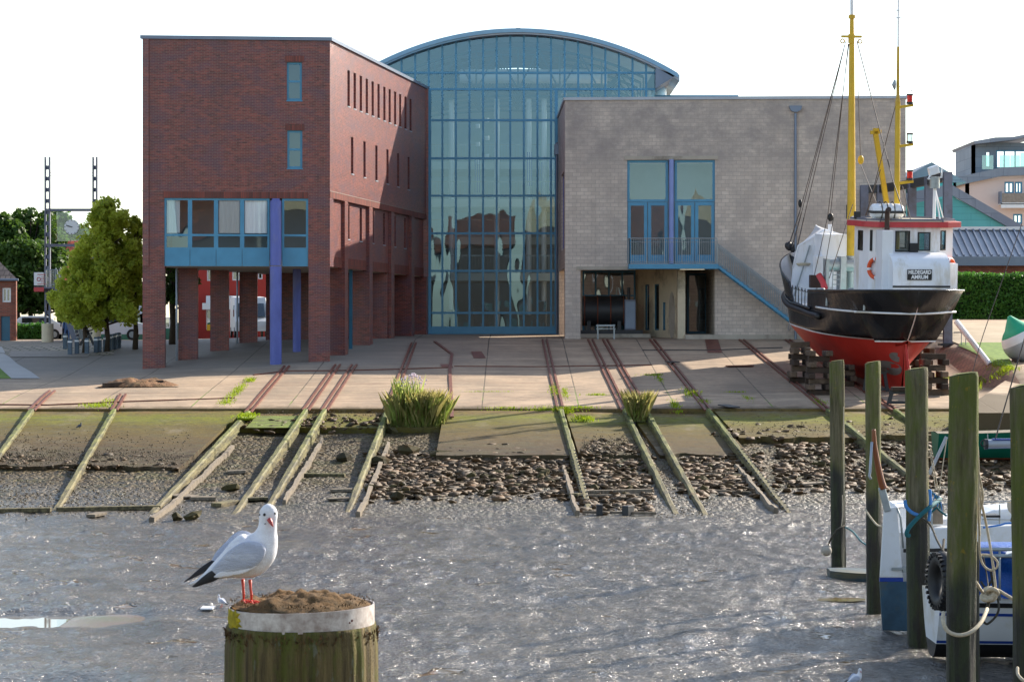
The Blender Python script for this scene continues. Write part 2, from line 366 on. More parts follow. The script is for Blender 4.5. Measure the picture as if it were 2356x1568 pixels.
b.inputs['Mortar Size'].default_value = .035; b.inputs['Mortar Smooth'].default_value = .4
mp = k.n("ShaderNodeMapping"); mp.inputs['Location'].default_value = (1.2, -100 + 93, 0); k.l(p, mp.inputs[0]); k.l(mp.outputs[0], b.inputs['Vector'])
jf = k.math('MULTIPLY', b.outputs['Fac'], k.ramp(k.noise(p, .6, 3), [(.3, .35), (.6, .9)]))
c = k.mix(jf, c, S(74, 66, 54))
# moss on the joints near the lower edge
my = k.n("ShaderNodeMapRange"); k.l(y, my.inputs[0]); my.inputs[1].default_value = 103; my.inputs[2].default_value = 94.5
mo = k.math('MULTIPLY', k.math('MULTIPLY', b.outputs['Fac'], k.ramp(k.noise(p, .5, 3), [(.45, 0.), (.55, 1.)])), my.outputs[0])
c = k.mix(mo, c, S(110, 140, 30))
# weed and silt line along the lower edge
my2 = k.n("ShaderNodeMapRange"); k.l(k.math('ADD', y, k.math('MULTIPLY', k.noise(k.pos((1, .3, 1)), 1.2, 5, .7), 2.4)), my2.inputs[0]); my2.inputs[1].default_value = 96.6; my2.inputs[2].default_value = 95.6
c = k.mix(my2.outputs[0], c, S(92, 76, 50))
k.col(c); k.rough(.8); k.bump(k.math('ADD', k.noise(p, 9, 6, .7), k.math('MULTIPLY', jf, -2)), .35, .02); M['slip'] = k.m
k = NT('mossy_wet_slab'); p = k.pos(); x, y, z = k.xyz(p)
yy = k.math('ADD', y, k.math('MULTIPLY', k.noise(k.pos((.5, .5, 1)), 1.0, 5, .7), 5.))
mr = k.n("ShaderNodeMapRange"); k.l(yy, mr.inputs[0]); mr.inputs[1].default_value = 84.5; mr.inputs[2].default_value = 97.0
c = k.ramp(mr.outputs[0], [(0., S(76, 62, 44)), (.3, S(98, 80, 46)), (.6, S(104, 92, 36)), (.8, S(116, 118, 28)), (.97, S(120, 96, 54))])
c = k.mix(k.ramp(k.noise(k.pos((.6, 2.5, 1)), 1.1, 6, .7), [(.45, 0.), (.65, .7)]), c, S(92, 88, 64))
c = k.mix(k.ramp(k.noise(k.pos((1, 1, 1)), 5, 8, .8), [(.5, 0.), (.6, .6)]), c, S(58, 50, 36))
c = k.mix(k.ramp(k.noise(k.pos((.7, .3, 1)), .9, 6, .75), [(.56, 0.), (.66, .5)]), c, S(132, 120, 98))
k.col(c); k.b.inputs['Specular IOR Level'].default_value = .22; k.rough(k.ramp(k.noise(p, 2, 4), [(.3, .6), (.7, .9)])); k.bump(k.noise(p, 10, 7, .75), .6, .03); M['slab'] = k.m
k = NT('harbour_mud'); p = k.pos(); x, y, z = k.xyz(p)
mr = k.n("ShaderNodeMapRange"); k.l(k.math('ADD', y, k.math('MULTIPLY', k.noise(k.pos((.35, .5, 1)), .8, 5, .7), 14.)), mr.inputs[0]); mr.inputs[1].default_value = 70; mr.inputs[2].default_value = 84
g = mr.outputs[0]
mudc = k.mix(k.ramp(k.noise(k.pos((.5, 1, 1)), .55, 6, .7), [(.4, 0.), (.65, 1.)]), S(80, 76, 70), S(104, 98, 90))
pud = k.ramp(k.noise(k.pos((.45, .62, 1)), 1.35, 4, .6), [(.645, 0.), (.67, 1.)])
mudc = k.mix(k.math('MULTIPLY', pud, .9), mudc, S(112, 92, 60))
gv = k.n("ShaderNodeTexVoronoi"); gv.inputs['Scale'].default_value = 7; k.l(k.pos((1, .6, 1)), gv.inputs['Vector'])
grc = k.mix(k.ramp(gv.outputs['Color'], [(.2, 0.), (.8, 1.)]), S(52, 44, 28), S(98, 84, 58))
grc = k.mix(k.ramp(k.noise(p, .7, 5, .7), [(.5, 0.), (.62, .7)]), grc, S(70, 70, 34))
k.col(k.mix(g, mudc, grc))
k.rough(k.math('ADD', k.math('MULTIPLY', g, .4), k.ramp(k.math('SUBTRACT', k.noise(k.pos((1, .6, 1)), 1.6, 4, .6), k.math('MULTIPLY', pud, .1)), [(.3, .06), (.7, .24)])))
h1 = k.noise(k.pos((.8, .6, 1)), 5.2, 5, .66); h2 = k.noise(k.pos((1, .8, 1)), 19, 2, .5)
h = k.math('ADD', k.math('MULTIPLY', k.math('ADD', h1, k.math('MULTIPLY', h2, .28)), k.math('SUBTRACT', 1, k.math('MULTIPLY', pud, .93))), k.math('MULTIPLY', k.math('MULTIPLY', gv.outputs['Distance'], g), -.9))
k.b.inputs['IOR'].default_value = 1.45; k.l(k.math('SUBTRACT', .7, k.math('MULTIPLY', g, .5)), k.b.inputs['Specular IOR Level'])
k.bump(h, 1.0, .13); M['mud'] = k.m
k = NT('still_water'); k.col(S(120, 112, 96)); k.rough(.03); k.b.inputs['Specular IOR Level'].default_value = 1.0; k.b.inputs['IOR'].default_value = 1.6
M['water'] = k.m
k = NT('brown_shallow_water'); k.col(k.mix(k.ramp(k.noise(k.pos(), .6, 3), [(.4, 0.), (.6, 1.)]), S(98, 92, 44), S(112, 84, 60))); k.rough(.2); k.bump(k.noise(k.pos(), 12, 3), .15, .01); M['brownwater'] = k.m
k = NT('meadow_soil'); k.col(k.mix(k.ramp(k.noise(k.pos(), .15, 6, .7), [(.4, 0.), (.6, 1.)]), S(164, 148, 124), S(184, 168, 142))); k.rough(.9); k.bump(k.noise(k.pos(), 5, 6), .4, .03); M['sand'] = k.m
M['grassground'] = sim('short_grass_ground', S(110, 136, 44), .9, .3, 3, .6, c2=S(74, 104, 30), bd=.03)
k = NT('cobbled_street'); p = k.pos(); b = k.n("ShaderNodeTexBrick"); b.inputs['Scale'].default_value = 1; b.inputs['Brick Width'].default_value = .5; b.inputs['Row Height'].default_value = .6; b.inputs['Mortar Size'].default_value = .05
b.inputs['Color1'].default_value = (*S(176, 160, 142), 1); b.inputs['Color2'].default_value = (*S(138, 128, 118), 1); b.inputs['Mortar'].default_value = (*S(96, 96, 70), 1); k.l(p, b.inputs['Vector'])
k.col(b.outputs['Color']); k.rough(.8); k.bump(b.outputs['Fac'], .5, .03); M['cobble'] = k.m
M['path'] = sim('pale_path_concrete', S(176, 174, 170), .85, .08, 1, .1)
M['revet'] = brickmat('brick_revetment', S(140, 104, 84), S(170, 132, 108), S(96, 84, 66), .24, .12, .012, rough=.85)
k = NT('brick_revetment_slope'); b = k.n("ShaderNodeTexBrick"); b.inputs['Scale'].default_value = 1; b.inputs['Brick Width'].default_value = .3; b.inputs['Row Height'].default_value = .16; b.inputs['Mortar Size'].default_value = .018
b.inputs['Color1'].default_value = (*S(172, 126, 100), 1); b.inputs['Color2'].default_value = (*S(136, 98, 80), 1); b.inputs['Mortar'].default_value = (*S(90, 80, 60), 1)
mp = k.n("ShaderNodeMapping"); mp.inputs['Rotation'].default_value = (0, 0, 1.1); k.l(k.pos(), mp.inputs[0]); k.l(mp.outputs[0], b.inputs['Vector'])
k.col(k.mix(k.ramp(k.noise(k.pos(), .8, 5), [(.5, 0.), (.7, .6)]), b.outputs['Color'], S(100, 90, 60))); k.rough(.85); k.bump(b.outputs['Fac'], .5, -.02); M['revets'] = k.m
# ------------------------------------------------------------------ ground meshes
def nonuni(lo, a, b, hi, step, grow=1.35):
    m = list(np.arange(a, b + 1e-6, step)); s = step; q = a; L = []
    while q > lo: s *= grow; q -= s; L.append(q)
    s = step; q = b; R = []
    while q < hi: s *= grow; q += s; R.append(q)
    return np.array(L[::-1] + m + R)
gxs = nonuni(-900, -30, 30, 900, .5)
gys = np.concatenate([[94.2, 94.21], nonuni(94.2, 94.7, 150, 1800, .5)[0:]]); gys = np.unique(gys[gys >= 94.2])
def gzz(x, y):
    z = gz(x, y) + .012 * fbm(x * .4, y * .4, 3, 21); z = z - np.where(y < 94.205, .0, 0); return z
g_ = gridmesh('ground', gxs, gys, gzz, 'slip'); struct(g_)
# front lip of the upper paving
mb = MB(); xs = np.arange(-40, 19.6, .4)
rings = [[(x, 94.2 - .02 * math.sin(x * 3), float(gz(x, 94.2)) + dz) for x in xs] for dz in (.005, -.7)]
mb.loft(rings, closed=False, cap=False); struct(mb.build('slipway_edge', 'slab'))
mxs = nonuni(-300, -20, 20, 300, .065); mys = nonuni(-40, 35, 96, 97, .10, 1.3); mys = mys[mys < 98]
struct(gridmesh('mud', mxs, mys, mz, 'mud'))
def slabsheet(name, uL0, uR0, v0, uL1, uR1, v1, off=-.09, jag=.5, seed=0, mat='slab', thick=.4):
    "a worn concrete apron below the edge: corners given where they lie on the plane"
    pf = lambda x, Y: pz(Y) + off
    N = 60; K = 40; top = []
    pL0, pR0, pL1, pR1 = proj(uL0, v0, pf), proj(uR0, v0, pf), proj(uL1, v1, pf), proj(uR1, v1, pf)
    for j in range(K + 1):
        t = j / K; row = []
        for i in range(N + 1):
            s = i / N; a = pL0.lerp(pR0, s); b = pL1.lerp(pR1, s)
            b = b + Vector((0, jag * float(fbm(np.array(b.x * .9), np.array(seed * 1.), 4, 31)), 0))
            q = a.lerp(b, t); q.z = pf(q.x, q.y) + .03 * float(fbm(np.array(q.x * .7), np.array(q.y * .5), 4, 40 + seed)); row.append(q)
        top.append(row)
    mb = MB(); mb.loft(top, closed=False, cap=False)
    edge = top[-1]; mb.loft([edge, [q + Vector((0, .05, -thick)) for q in edge]], closed=False, cap=False)
    for sd_ in (0, -1):
        e = [r[sd_] for r in top]; mb.loft([e, [q + Vector((0, 0, -thick)) for q in e]], closed=False, cap=False)
    return struct(mb.build(name, mat, smooth='auto'))
slabsheet('lower_slipway', -60, 560, 944, -160, 415, 1072, jag=1.2, seed=1)
slabsheet('lower_slipway', 562, 1020, 944, 552, 1012, 984, jag=.2, seed=2, off=-.16)
slabsheet('lower_slipway', 1022, 1292, 944, 1003, 1318, 1046, jag=.35, seed=3, off=-.05)
slabsheet('lower_slipway', 1300, 1436, 944, 1332, 1500, 1044, jag=.3, seed=4, off=-.13)
slabsheet('lower_slipway', 1446, 1640, 944, 1515, 1720, 1040, jag=1.5, seed=5, off=-.18)
slabsheet('lower_slipway', 1642, 2200, 944, 1700, 2300, 1004, jag=1.0, seed=6, off=-.1)
slabsheet('lower_slipway', 1442, 1482, 944, 1572, 1650, 1188, jag=.2, seed=7, off=-.30, mat='mud')
def patch(name, rows, zf, mat, off=.006, kind=True, sub=14):
    "a thin sheet lying on the ground: rows of (uL,uR,v)"
    R = []
    for a, b in zip(rows[:-1], rows[1:]):
        for j in range(6):
            t = j / 6; R.append(tuple(a[i] * (1 - t) + b[i] * t for i in range(3)))
    R.append(rows[-1]); L = []
    for uL, uR, v in R: L.append([proj(uL + (uR - uL) * i / sub, v, zf) + Vector((0, 0, off)) for i in range(sub + 1)])
    mb = MB(); mb.loft(L, closed=False, cap=False); o = mb.build(name, mat, smooth=True)
    if kind: struct(o)
    return o
patch('street', [(-400, 262, 817), (-400, 262, 806), (-420, 262, 798), (-420, 262, 790), (-600, 262, 784), (-700, 280, 779)], gz, 'cobble', .02)
patch('path', [(26, 92, 871), (8, 70, 855), (-10, 40, 838), (-120, 22, 822), (-300, 8, 814)], gz, 'path', .03)
patch('path', [(-60, 12, 813), (-60, 5, 800), (-60, -20, 790)], gz, 'path', .036)
patch('grass_verge', [(-60, 38, 871), (-60, 20, 855), (-60, 2, 840)], gz, 'grassground', .02)
patch('gravel_strip', [(20, 200, 822), (26, 215, 808)], gz, 'pebble', .028)
# right side: sandy ground, grass, ramp
patch('sandy_ground', [(2232, 2800, 806), (2216, 2800, 796), (2180, 2800, 782), (1850, 2900, 768), (1850, 3000, 752), (1850, 3100, 738), (1850, 3100, 734)], gz, 'sand', .03)
M['mosscarpet'] = sim('mossy_slab_patch', S(110, 128, 36), .95, .3, 1.6, .6, c2=S(66, 62, 36), bd=.03, stretch=(1, 2, 1))
patch('grass_verge', [(2288, 2330, 843), (2265, 2322, 826), (2230, 2310, 808), (2205, 2306, 798), (2210, 2304, 790)], gz, 'grassground', .06)
patch('revetment', [(2240, 2352, 892), (2232, 2342, 874), (2210, 2330, 856), (2180, 2300, 832), (2140, 2262, 812), (2105, 2225, 800)], gz, 'revets', .02)
o = slabsheet('ramp', 2338, 2900, 858, 2206, 2900, 949, off=.52, jag=.02, mat='slip', thick=1.1)
# water lying on the mud
def pool(name, pts, mat, z=None):
    P = [pm_(u, v) for u, v in pts]; z = z if z is not None else np.mean([p.z for p in P]) + .03
    P = [proj(u, v, lambda x, Y: z) for u, v in pts]; mb = MB(); mb.quad(*P); return struct(mb.build(name, mat))
def blob(u0, u1, v, h, n=40, seed=0, skew=0):
    r = random.Random(seed); up = []; dn = []
    for i in range(n):
        t = i / (n - 1); e = math.sin(math.pi * min(max(t, .0), 1)) ** .45; u = u0 + (u1 - u0) * t
        q = v + skew * (t - .5)
        up.append((u, q - h / 2 * e * (.65 + .5 * r.random()))); dn.append((u, q + h / 2 * e * (.65 + .5 * r.random())))
    return up[1:-1] + dn[1:-1][::-1]
for x0, x1, y0, y1, z_, mt in ((-70, -8.4, 43, 47.6, -.125, 'water'), (-8.4, -3.2, 43, 47.6, -.128, 'brownwater'), (-70, -5.2, 34.6, 38.4, -.14, 'water')):
    m_ = MB(); m_.quad((x0, y0, z_), (x1, y0, z_), (x1, y1, z_), (x0, y1, z_)); struct(m_.build('water', mt))
for i, (a, b, v, h) in enumerate([(1872, 2000, 1378, 9)]):
    pool('water', blob(a, b, v, h, n=16, seed=50 + i), 'brownwater')
# ------------------------------------------------------------------ rails and timbers of the slipway
k = NT('mossy_sleeper_timber'); p = k.pos(); x, y, z = k.xyz(p)
mr = k.n("ShaderNodeMapRange"); k.l(y, mr.inputs[0]); mr.inputs[1].default_value = 70; mr.inputs[2].default_value = 92
n = k.noise(k.pos((6, .6, 6)), 1.2, 6, .7)
c = k.mix(k.ramp(n, [(.4, 0.), (.62, 1.)]), S(66, 58, 40), S(128, 114, 82)); mossc = k.mix(k.ramp(n, [(.4, 0.), (.6, 1.)]), S(62, 70, 24), S(118, 128, 36))
gn = k.n("ShaderNodeNewGeometry"); nz = k.xyz(gn.outputs['Normal'])[2]
f = k.math('MULTIPLY', k.ramp(mr.outputs[0], [(0., .12), (.6, .5), (1., 1.)]), k.ramp(nz, [(.3, .45), (.8, 1.)]))
k.col(k.mix(f, c, mossc)); k.rough(.75); k.bump(k.noise(k.pos((9, 1.5, 9)), 1.5, 6, .75), .8, .04); M['mosstimber'] = k.m
RAILS = [  # upper start (u,v), lower-edge crossing, end (u,v), second weathered timber beside it?
    ((120, 900), (72, 945), (-52, 1110), 0, 'leftmost slipway rail with a mossy beam running out of the frame'),
    ((283, 908), (262, 945), (98, 1222), 0, 'slipway rail left of the long planks, second from the left edge'),
    ((660, 843), (570, 950), (305, 1222), 1, 'slipway rail with a moss clump at the edge and a split bleached timber'),
    ((777, 840), (703, 945), (517, 1211), 0, 'left rail of the close pair descending behind the gull'),
    ((815, 840), (746, 945), (618, 1160), 1, 'right rail of the close pair descending behind the gull'),
    ((952, 790), (892, 945), (787, 1205), 1, 'slipway rail passing just left of the big reed clump'),
    ((1253, 782), (1290, 945), (1363, 1200), 1, 'slipway rail with grass tufts and a bolted beam, in front of the glass hall'),
    ((1358, 782), (1438, 945), (1560, 1192), 0, 'left rail of the pair running past the small reed tuft'),
    ((1392, 782), (1486, 945), (1627, 1189), 0, 'right rail of the pair running past the small reed tuft'),
    ((1500, 782), (1630, 945), (1825, 1190), 1, 'rightmost slipway rail reaching the mud, beside the rubble'),
    ((1706, 782), (1905, 945), (2140, 1128), 0, 'slipway rail running under the fishing boat timbers behind the piles'),
    ((1812, 782), (2060, 945), (2120, 985), 0, 'short slipway rail hidden mostly under the fishing boat')]
for i, (a, b, e, two, lab) in enumerate(RAILS):
    gy = lambda x, Y: float(gz(x, Y)) if Y > 94.2 else pz(Y)
    A = proj(*a, gy); B = proj(*b, gy); E = proj(*e, lambda x, Y: pz(Y) + .0)
    if i == 0: E = proj(*e, lambda x, Y: pz(Y))
    T = thing('slipway_rail', lab, 'rail', tuple(B), 'rails of the slipway')
    d = (B - A); mb = MB(); rust = 'rust'
    for s_ in (-.11, .11):
        P = []
        for t in np.linspace(0, 1, 14):
            q = A.lerp(B, t); q.z = float(gz(q.x, q.y)) + .035; P.append(q)
        for p0, p1 in zip(P[:-1], P[1:]): mb.beam(p0 + Vector((s_, 0, 0)), p1 + Vector((s_, 0, 0)), .09, .06)
    mb.build('steel_rail', rust, T)
    N = 26; rings = []; r = random.Random(i)
    dirv = (E - B).normalized(); side = Vector((dirv.y, -dirv.x, 0)).normalized()
    for j in range(N + 1):
        t = j / N; q = B.lerp(E, t); q.z = pz(q.y) + .05 - .1 * t; q += side * .005 * math.sin(j * 1.7 + i); q.z += .006 * math.sin(j * 2.3 + i)
        wd = .105 + .012 * r.uniform(-1, 1); hh = .5
        top = .045 * r.uniform(.5, 1.1)
        rings.append([q - side * wd + Vector((0, 0, -hh)), q - side * wd, q - side * (wd - top) + Vector((0, 0, .05)), q + side * (wd - .05) + Vector((0, 0, .05)), q + side * wd + Vector((0, 0, -.01)), q + side * (wd + .02) + Vector((0, 0, -hh))])
    mb = MB(); mb.loft(rings); mb.build('timber_beam', 'mosstimber', T)
    if i >= 6 and two:      # bolt holes
        for j in range(20):
            t = .45 + .53 * j / 20; q = B.lerp(E, t); q.z = pz(q.y) + .105 - .1 * t
            for s_ in (-.085, .085): MB().box(q + side * s_ + Vector((-.025, -.08, -.01)), q + side * s_ + Vector((.025, .08, .016))).build('bolt', 'dark', T)
    if two:
        sg = -1 if i < 6 else 1
        rings = []; t0 = .3 if i < 6 else .55
        for j in range(N + 1):
            t = t0 + (.97 - t0) * j / N; q = B.lerp(E, t) + side * sg * (.40 + .012 * math.sin(j * .7)) * (-1 if False else 1); q.z = float(mz(q.x, q.y)) + .12 + .05 * r.random()
            wd = .05 + .04 * r.random(); rings.append([q - side * wd - Vector((0, 0, .4)), q - side * wd, q + side * wd * .5 + Vector((0, 0, .02)), q + side * wd + Vector((0, 0, -.05)), q + side * wd - Vector((0, 0, .4))])
        mb = MB(); mb.loft(rings); mb.build('weathered_timber', 'wood', T)
# steel strips set in the paving
def strip(name, pts, w_, mat, lab, cat='steel strip'):
    mb = MB(); P = []
    for a, b in zip(pts[:-1], pts[1:]):
        for j in range(8): P.append((a[0] + (b[0] - a[0]) * j / 8, a[1] + (b[1] - a[1]) * j / 8))
    P.append(pts[-1]); Q = [pg(*q) for q in P]
    for a, b in zip(Q[:-1], Q[1:]): mb.beam(a + Vector((0, 0, .02)), b + Vector((0, 0, .02)), w_, .05)
    return tag(mb.build(name, mat), lab, cat)
strip('steel_strip', [(0, 931), (110, 932), (300, 924), (540, 916)], .12, 'rust', 'long rusty strip across the paving at the left edge')
strip('steel_strip', [(584, 863), (660, 854), (780, 853), (905, 850), (1030, 846)], .14, 'rust', 'rusty strip crossing the rails in front of the brick building')
strip('steel_strip', [(1045, 843), (1250, 844), (1500, 840)], .1, 'rust', 'thin rusty strip across the paving before the glass hall')
strip('steel_strip', [(1040, 960), (1035, 850), (1040, 815), (1000, 786)], .14, 'rust', 'bent rusty strip rising from the reed clump to the glass hall')
strip('steel_strip', [(1478, 806), (1640, 806), (1800, 800)], .08, 'dark', 'dark strip across the paving below the balcony stair')
for q, l in (((1090, 1118, 809, 824), 'square reddish cover plate in the paving before the glass hall'), ((1018, 1044, 838, 846), 'small reddish plate at the bend of the rusty strip'), ((1628, 1662, 781, 812), 'reddish plate in the paving below the balcony stair')):
    tag(patch('cover_plate', [(q[0], q[1], q[3]), (q[0] - 6, q[1] - 10, q[2])], gz, 'rust', .02, kind=False, sub=3), l, 'cover plate')
# loose boards, beams and stones
def board(u0, v0, u1, v1, w_, h_, mat, lab, zf=mz, lift=.05, name='plank', end=0):
    a = proj(u0, v0, zf) + Vector((0, 0, lift)); b = proj(u1, v1, zf) + Vector((0, 0, lift + end)); mb = MB(); mb.beam(a, b, w_, h_)
    return tag(mb.build(name, mat, bev=.01), lab, 'plank')
board(-60, 1179, 118, 1177, .3, .12, 'mosstimber', 'long plank on the mud at the left edge', end=.02)
board(130, 1175, 368, 1170, .3, .12, 'mosstimber', 'long plank on the mud between the second and third rails')
board(524, 1089, 566, 1087, .5, .1, 'wood', 'short grey plank between the moss clump rail and the gull rails')
board(401, 1141, 440, 1146, .7, .06, 'wood', 'wedge of broken board beside the third rail')
board(438, 1149, 496, 1149, .45, .1, 'wood', 'flat board right of the broken wedge')
board(497, 1166, 540, 1158, .35, .14, 'mosstimber', 'dark curved board left of the close rail pair')
board(562, 1151, 614, 1149, .4, .08, 'mosstimber', 'board lying between the rails of the close pair')
board(697, 1095, 794, 1096, .25, .1, 'mosstimber', 'long dark board left of the reed rail')
board(762, 1131, 812, 1130, .4, .09, 'wood', 'pale board touching the reed rail')
board(754, 1151, 805, 1149, .3, .05, 'wood', 'thin pale board under the reed rail')
board(1111, 1134, 1164, 1134, .5, .05, 'wood', 'flat pale board below the rubble in the centre')
board(1030, 1128, 1062, 1126, .4, .06, 'wood', 'small flat board in the centre rubble')
board(1350, 1138, 1500, 1134, .2, .18, 'wood', 'low beam across the mud between two rails')
board(1340, 1181, 1510, 1184, .1, .08, 'wood', 'thin bar across the mud at the rail ends')
board(1350, 1143, 1470, 1141, .1, .06, 'wood', 'thin bowed lath in the rubble between rails')
board(1560, 1128, 1735, 1136, .1, .06, 'wood', 'long lath across the mud right of the rail pair')
board(1570, 1093, 1705, 1092, .1, .06, 'wood', 'straight lath through the right rubble')
board(1383, 1100, 1430, 1099, .1, .06, 'wood', 'short lath beside the small rubble patch')
board(1840, 1117, 1892, 1113, .6, .06, 'wood', 'flat grey board on the right rubble')
board(1316, 1146, 1336, 1146, .3, .22, 'mosstimber', 'short round log left of the bolted beam')
board(1372, 1184, 1386, 1184, .22, .3, 'dark', 'dark upright block on the thin bar', lift=.15)
board(1438, 1185, 1452, 1183, .2, .3, 'dark', 'second dark block on the thin bar', lift=.12)
board(208, 1190, 236, 1184, .3, .08, 'wood', 'small splinter of wood on the second rail foot')
board(238, 892, 374, 885, .3, .22, 'cribdark', 'dark beam lying in front of the soil heap', zf=gz, lift=.1)
board(1672, 844, 1732, 843, .5, .05, 'rust', 'orange board lying in the sunny patch of the slip', zf=gz, lift=.05)
board(1538, 836, 1556, 838, .5, .04, 'dark', 'small dark metal sheet in the sunny patch', zf=gz, lift=.1)
board(1664, 935, 1690, 941, .5, .04, 'dark', 'small dark sheet at the lower slip edge', zf=gz, lift=.08)
def stone_mesh(seed, el=(1, .8, .6), rough=.22):
    r = random.Random(seed); mb = MB(); n, m = 5, 3; rings = []
    rot = Euler((r.uniform(-.5, .5), r.uniform(-.5, .5), r.uniform(0, 6))).to_matrix()
    for i in range(m + 1):
        t = math.pi * i / m; t = min(max(t, .15), math.pi - .15)
        rings.append([rot @ Vector((math.sin(t) * math.cos(2 * math.pi * k / n) * el[0] * (1 + rough * r.uniform(-1, 1)), math.sin(t) * math.sin(2 * math.pi * k / n) * el[1] * (1 + rough * r.uniform(-1, 1)), math.cos(t) * el[2])) for k in range(n)])
    mb.loft(rings); me = bpy.data.meshes.new('stone'); me.from_pydata(mb.v, [], mb.f); me.materials.append(M['rock']); return me
k = NT('weedy_rubble_stone'); n = k.noise(k.pos(), 2.5, 5, .7)
oi = k.n("ShaderNodeObjectInfo")
c = k.mix(k.ramp(k.math('ADD', k.math('MULTIPLY', oi.outputs['Random'], .5), k.math('MULTIPLY', n, .5)), [(.2, 0.), (.8, 1.)]), S(46, 42, 26), S(92, 84, 52))
k.col(k.mix(k.ramp(n, [(.5, 0.), (.62, .6)]), c, S(66, 46, 24))); k.b.inputs['Specular IOR Level'].default_value = .2; k.rough(k.ramp(n, [(.3, .6), (.6, .95)])); k.bump(k.noise(k.pos(), 12, 5), .6, .03); M['rock'] = k.m
stones = [stone_mesh(s, (1, random.uniform(.6, .95), random.uniform(.4, .75)), .3) for s in range(9)]
rg = random.Random(3); cnt = 0
def rockobj(p, s_, lab, group, name='rock'):
    global cnt
    o = bpy.data.objects.new(name, stones[cnt % 9]); cnt += 1; COL.objects.link(o); o.location = p
    o.rotation_euler = (rg.uniform(-.3, .3), rg.uniform(-.3, .3), rg.uniform(0, 6.3)); o.scale = (s_, s_, s_ * rg.uniform(.8, 1.1)); return tag(o, lab, 'rock', group)
ZON = [(845, 1312, 1050, 1138, 95, 'dark weedy rock in the central rubble band below the mossy slab', 'rocks of the central rubble band'),
       (1338, 1490, 1058, 1168, 38, 'dark weedy rock in the small rubble patch between two rails', 'rocks of the small rubble patch'),
       (1575, 1740, 1050, 1132, 38, 'dark weedy rock in the rubble left of the rightmost rail', 'rocks left of the rightmost rail'),
       (1790, 2380, 990, 1122, 118, 'dark weedy rock in the wide rubble behind the mooring piles', 'rocks of the right rubble field')]
for (u0, u1, v0, v1, N, lab, grp) in ZON:
    for _ in range(N):
        u = rg.uniform(u0, u1); v = rg.uniform(v0, v1)
        if N == 118 and v - v0 < (2000 - u) * .18: v = v0 + (2000 - u) * .18 + rg.uniform(0, 60)
        if N == 95 and v > 1100 + (u - 845) * .08: v -= 30
        p = pm_(u, v)
        for _q in range(6):
            if float(fbm(np.array(p.x * .7), np.array(p.y * .35), 3, 66)) > -.05: break
            u = rg.uniform(u0, u1); v = max(v0 + (max(0, 2000 - u) * .18 if N == 118 else 0), rg.uniform(v0, v1)); p = pm_(u, v)
        rockobj(p + Vector((0, 0, rg.uniform(-.08, .07))), rg.uniform(.06, .22) * (1.35 if rg.random() < .18 else 1), lab, grp)
for u, v, s_, l in ((1010, 1052, .5, 'large mossy stump-like stone below the reed clump'), (935, 1044, .55, 'wide mossy stone left of the stump-like stone'), (905, 998, .3, 'small mossy stone just below the reeds'), (870, 1068, .45, 'round mossy boulder right of the reed rail'), (795, 1060, .55, 'flat mossy boulder left of the reed rail'),
                    (915, 1148, .3, 'lone stone below the central rubble'), (445, 1192, .3, 'pale stone on the mud near the third rail foot'), (405, 1196, .2, 'small pale stone on the mud'), (530, 1128, .3, 'dark stone between the third rail and the close pair'), (445, 1195, .1, 'pebble beside the pale stone')):
    rockobj(pm_(u, v) + Vector((0, 0, .08)), s_, l, None)
M['shell'] = sim('wet_shell_gravel', S(96, 84, 62), .7, .4, 9, .3)
# rubble stuff too small to count, with seaweed
def scatter(name, N, zones, smin, smax, mat, lab, flat=.5, hf=None):
    base = stone_mesh(77, (1, .8, flat)); bv = np.array([v.co[:] for v in base.vertices]); bf = np.array([list(p.vertices) + [p.vertices[-1]] * (4 - len(p.vertices)) for p in base.polygons if len(p.vertices) == 4])
    V = []; Fs = []; n = 0; r = np.random.default_rng(5)
    for _ in range(N):
        z = zones[r.integers(len(zones))]; v = r.uniform(z[2], z[3]); u = r.uniform(z[0], z[1]); v = v + 8 * r.normal(); D = None
        Yg = np.interp(v, [960, 1000, 1060, 1100, 1150, 1200], PY); x = X_(u, Yg)
        s_ = r.uniform(smin, smax); a = r.uniform(0, 6.3); c_, q = math.cos(a), math.sin(a)
        W = bv * s_ * (.7 + .6 * r.random(3)); W = np.stack([W[:, 0] * c_ - W[:, 1] * q, W[:, 0] * q + W[:, 1] * c_, W[:, 2]], 1) + [x, Yg, float((hf or mz)(x, Yg)) + s_ * .15]
        V.append(W); Fs.append(bf + n); n += len(bv)
    o = mesh_np(name, np.concatenate(V), np.concatenate(Fs), mat); o['kind'] = 'stuff'; o['label'] = lab; o['category'] = name.replace('_', ' '); return o
PY = [pm_(1200, v).y for v in (960, 1000, 1060, 1100, 1150, 1200)]
M['weed'] = sim('brown_seaweed', S(92, 66, 36), .7, .45, 2, .6, c2=S(46, 40, 24), bd=.03)
Zs = [(q[0] - 10, q[1] + 10, q[2], q[3] + 4) for q in ZON] + [(ZON[3][0], ZON[3][1], ZON[3][2] + 30, ZON[3][3])] * 2 + [ZON[0][:4]] * 2
scatter('rubble', 1500, Zs, .05, .16, 'rock', 'small rubble filling the gaps between the larger rocks')
scatter('seaweed', 4200, Zs, .06, .26, 'weed', 'brown seaweed draped over the rubble', .25)
scatter('gravel', 3600, [(0, 420, 1060, 1165), (420, 860, 985, 1160), (880, 1010, 985, 1060), (1340, 1520, 1000, 1060), (1500, 1640, 1060, 1185), (0, 430, 1130, 1180)], .015, .04, 'shell', 'loose shells and gravel on the upper shore', .5)
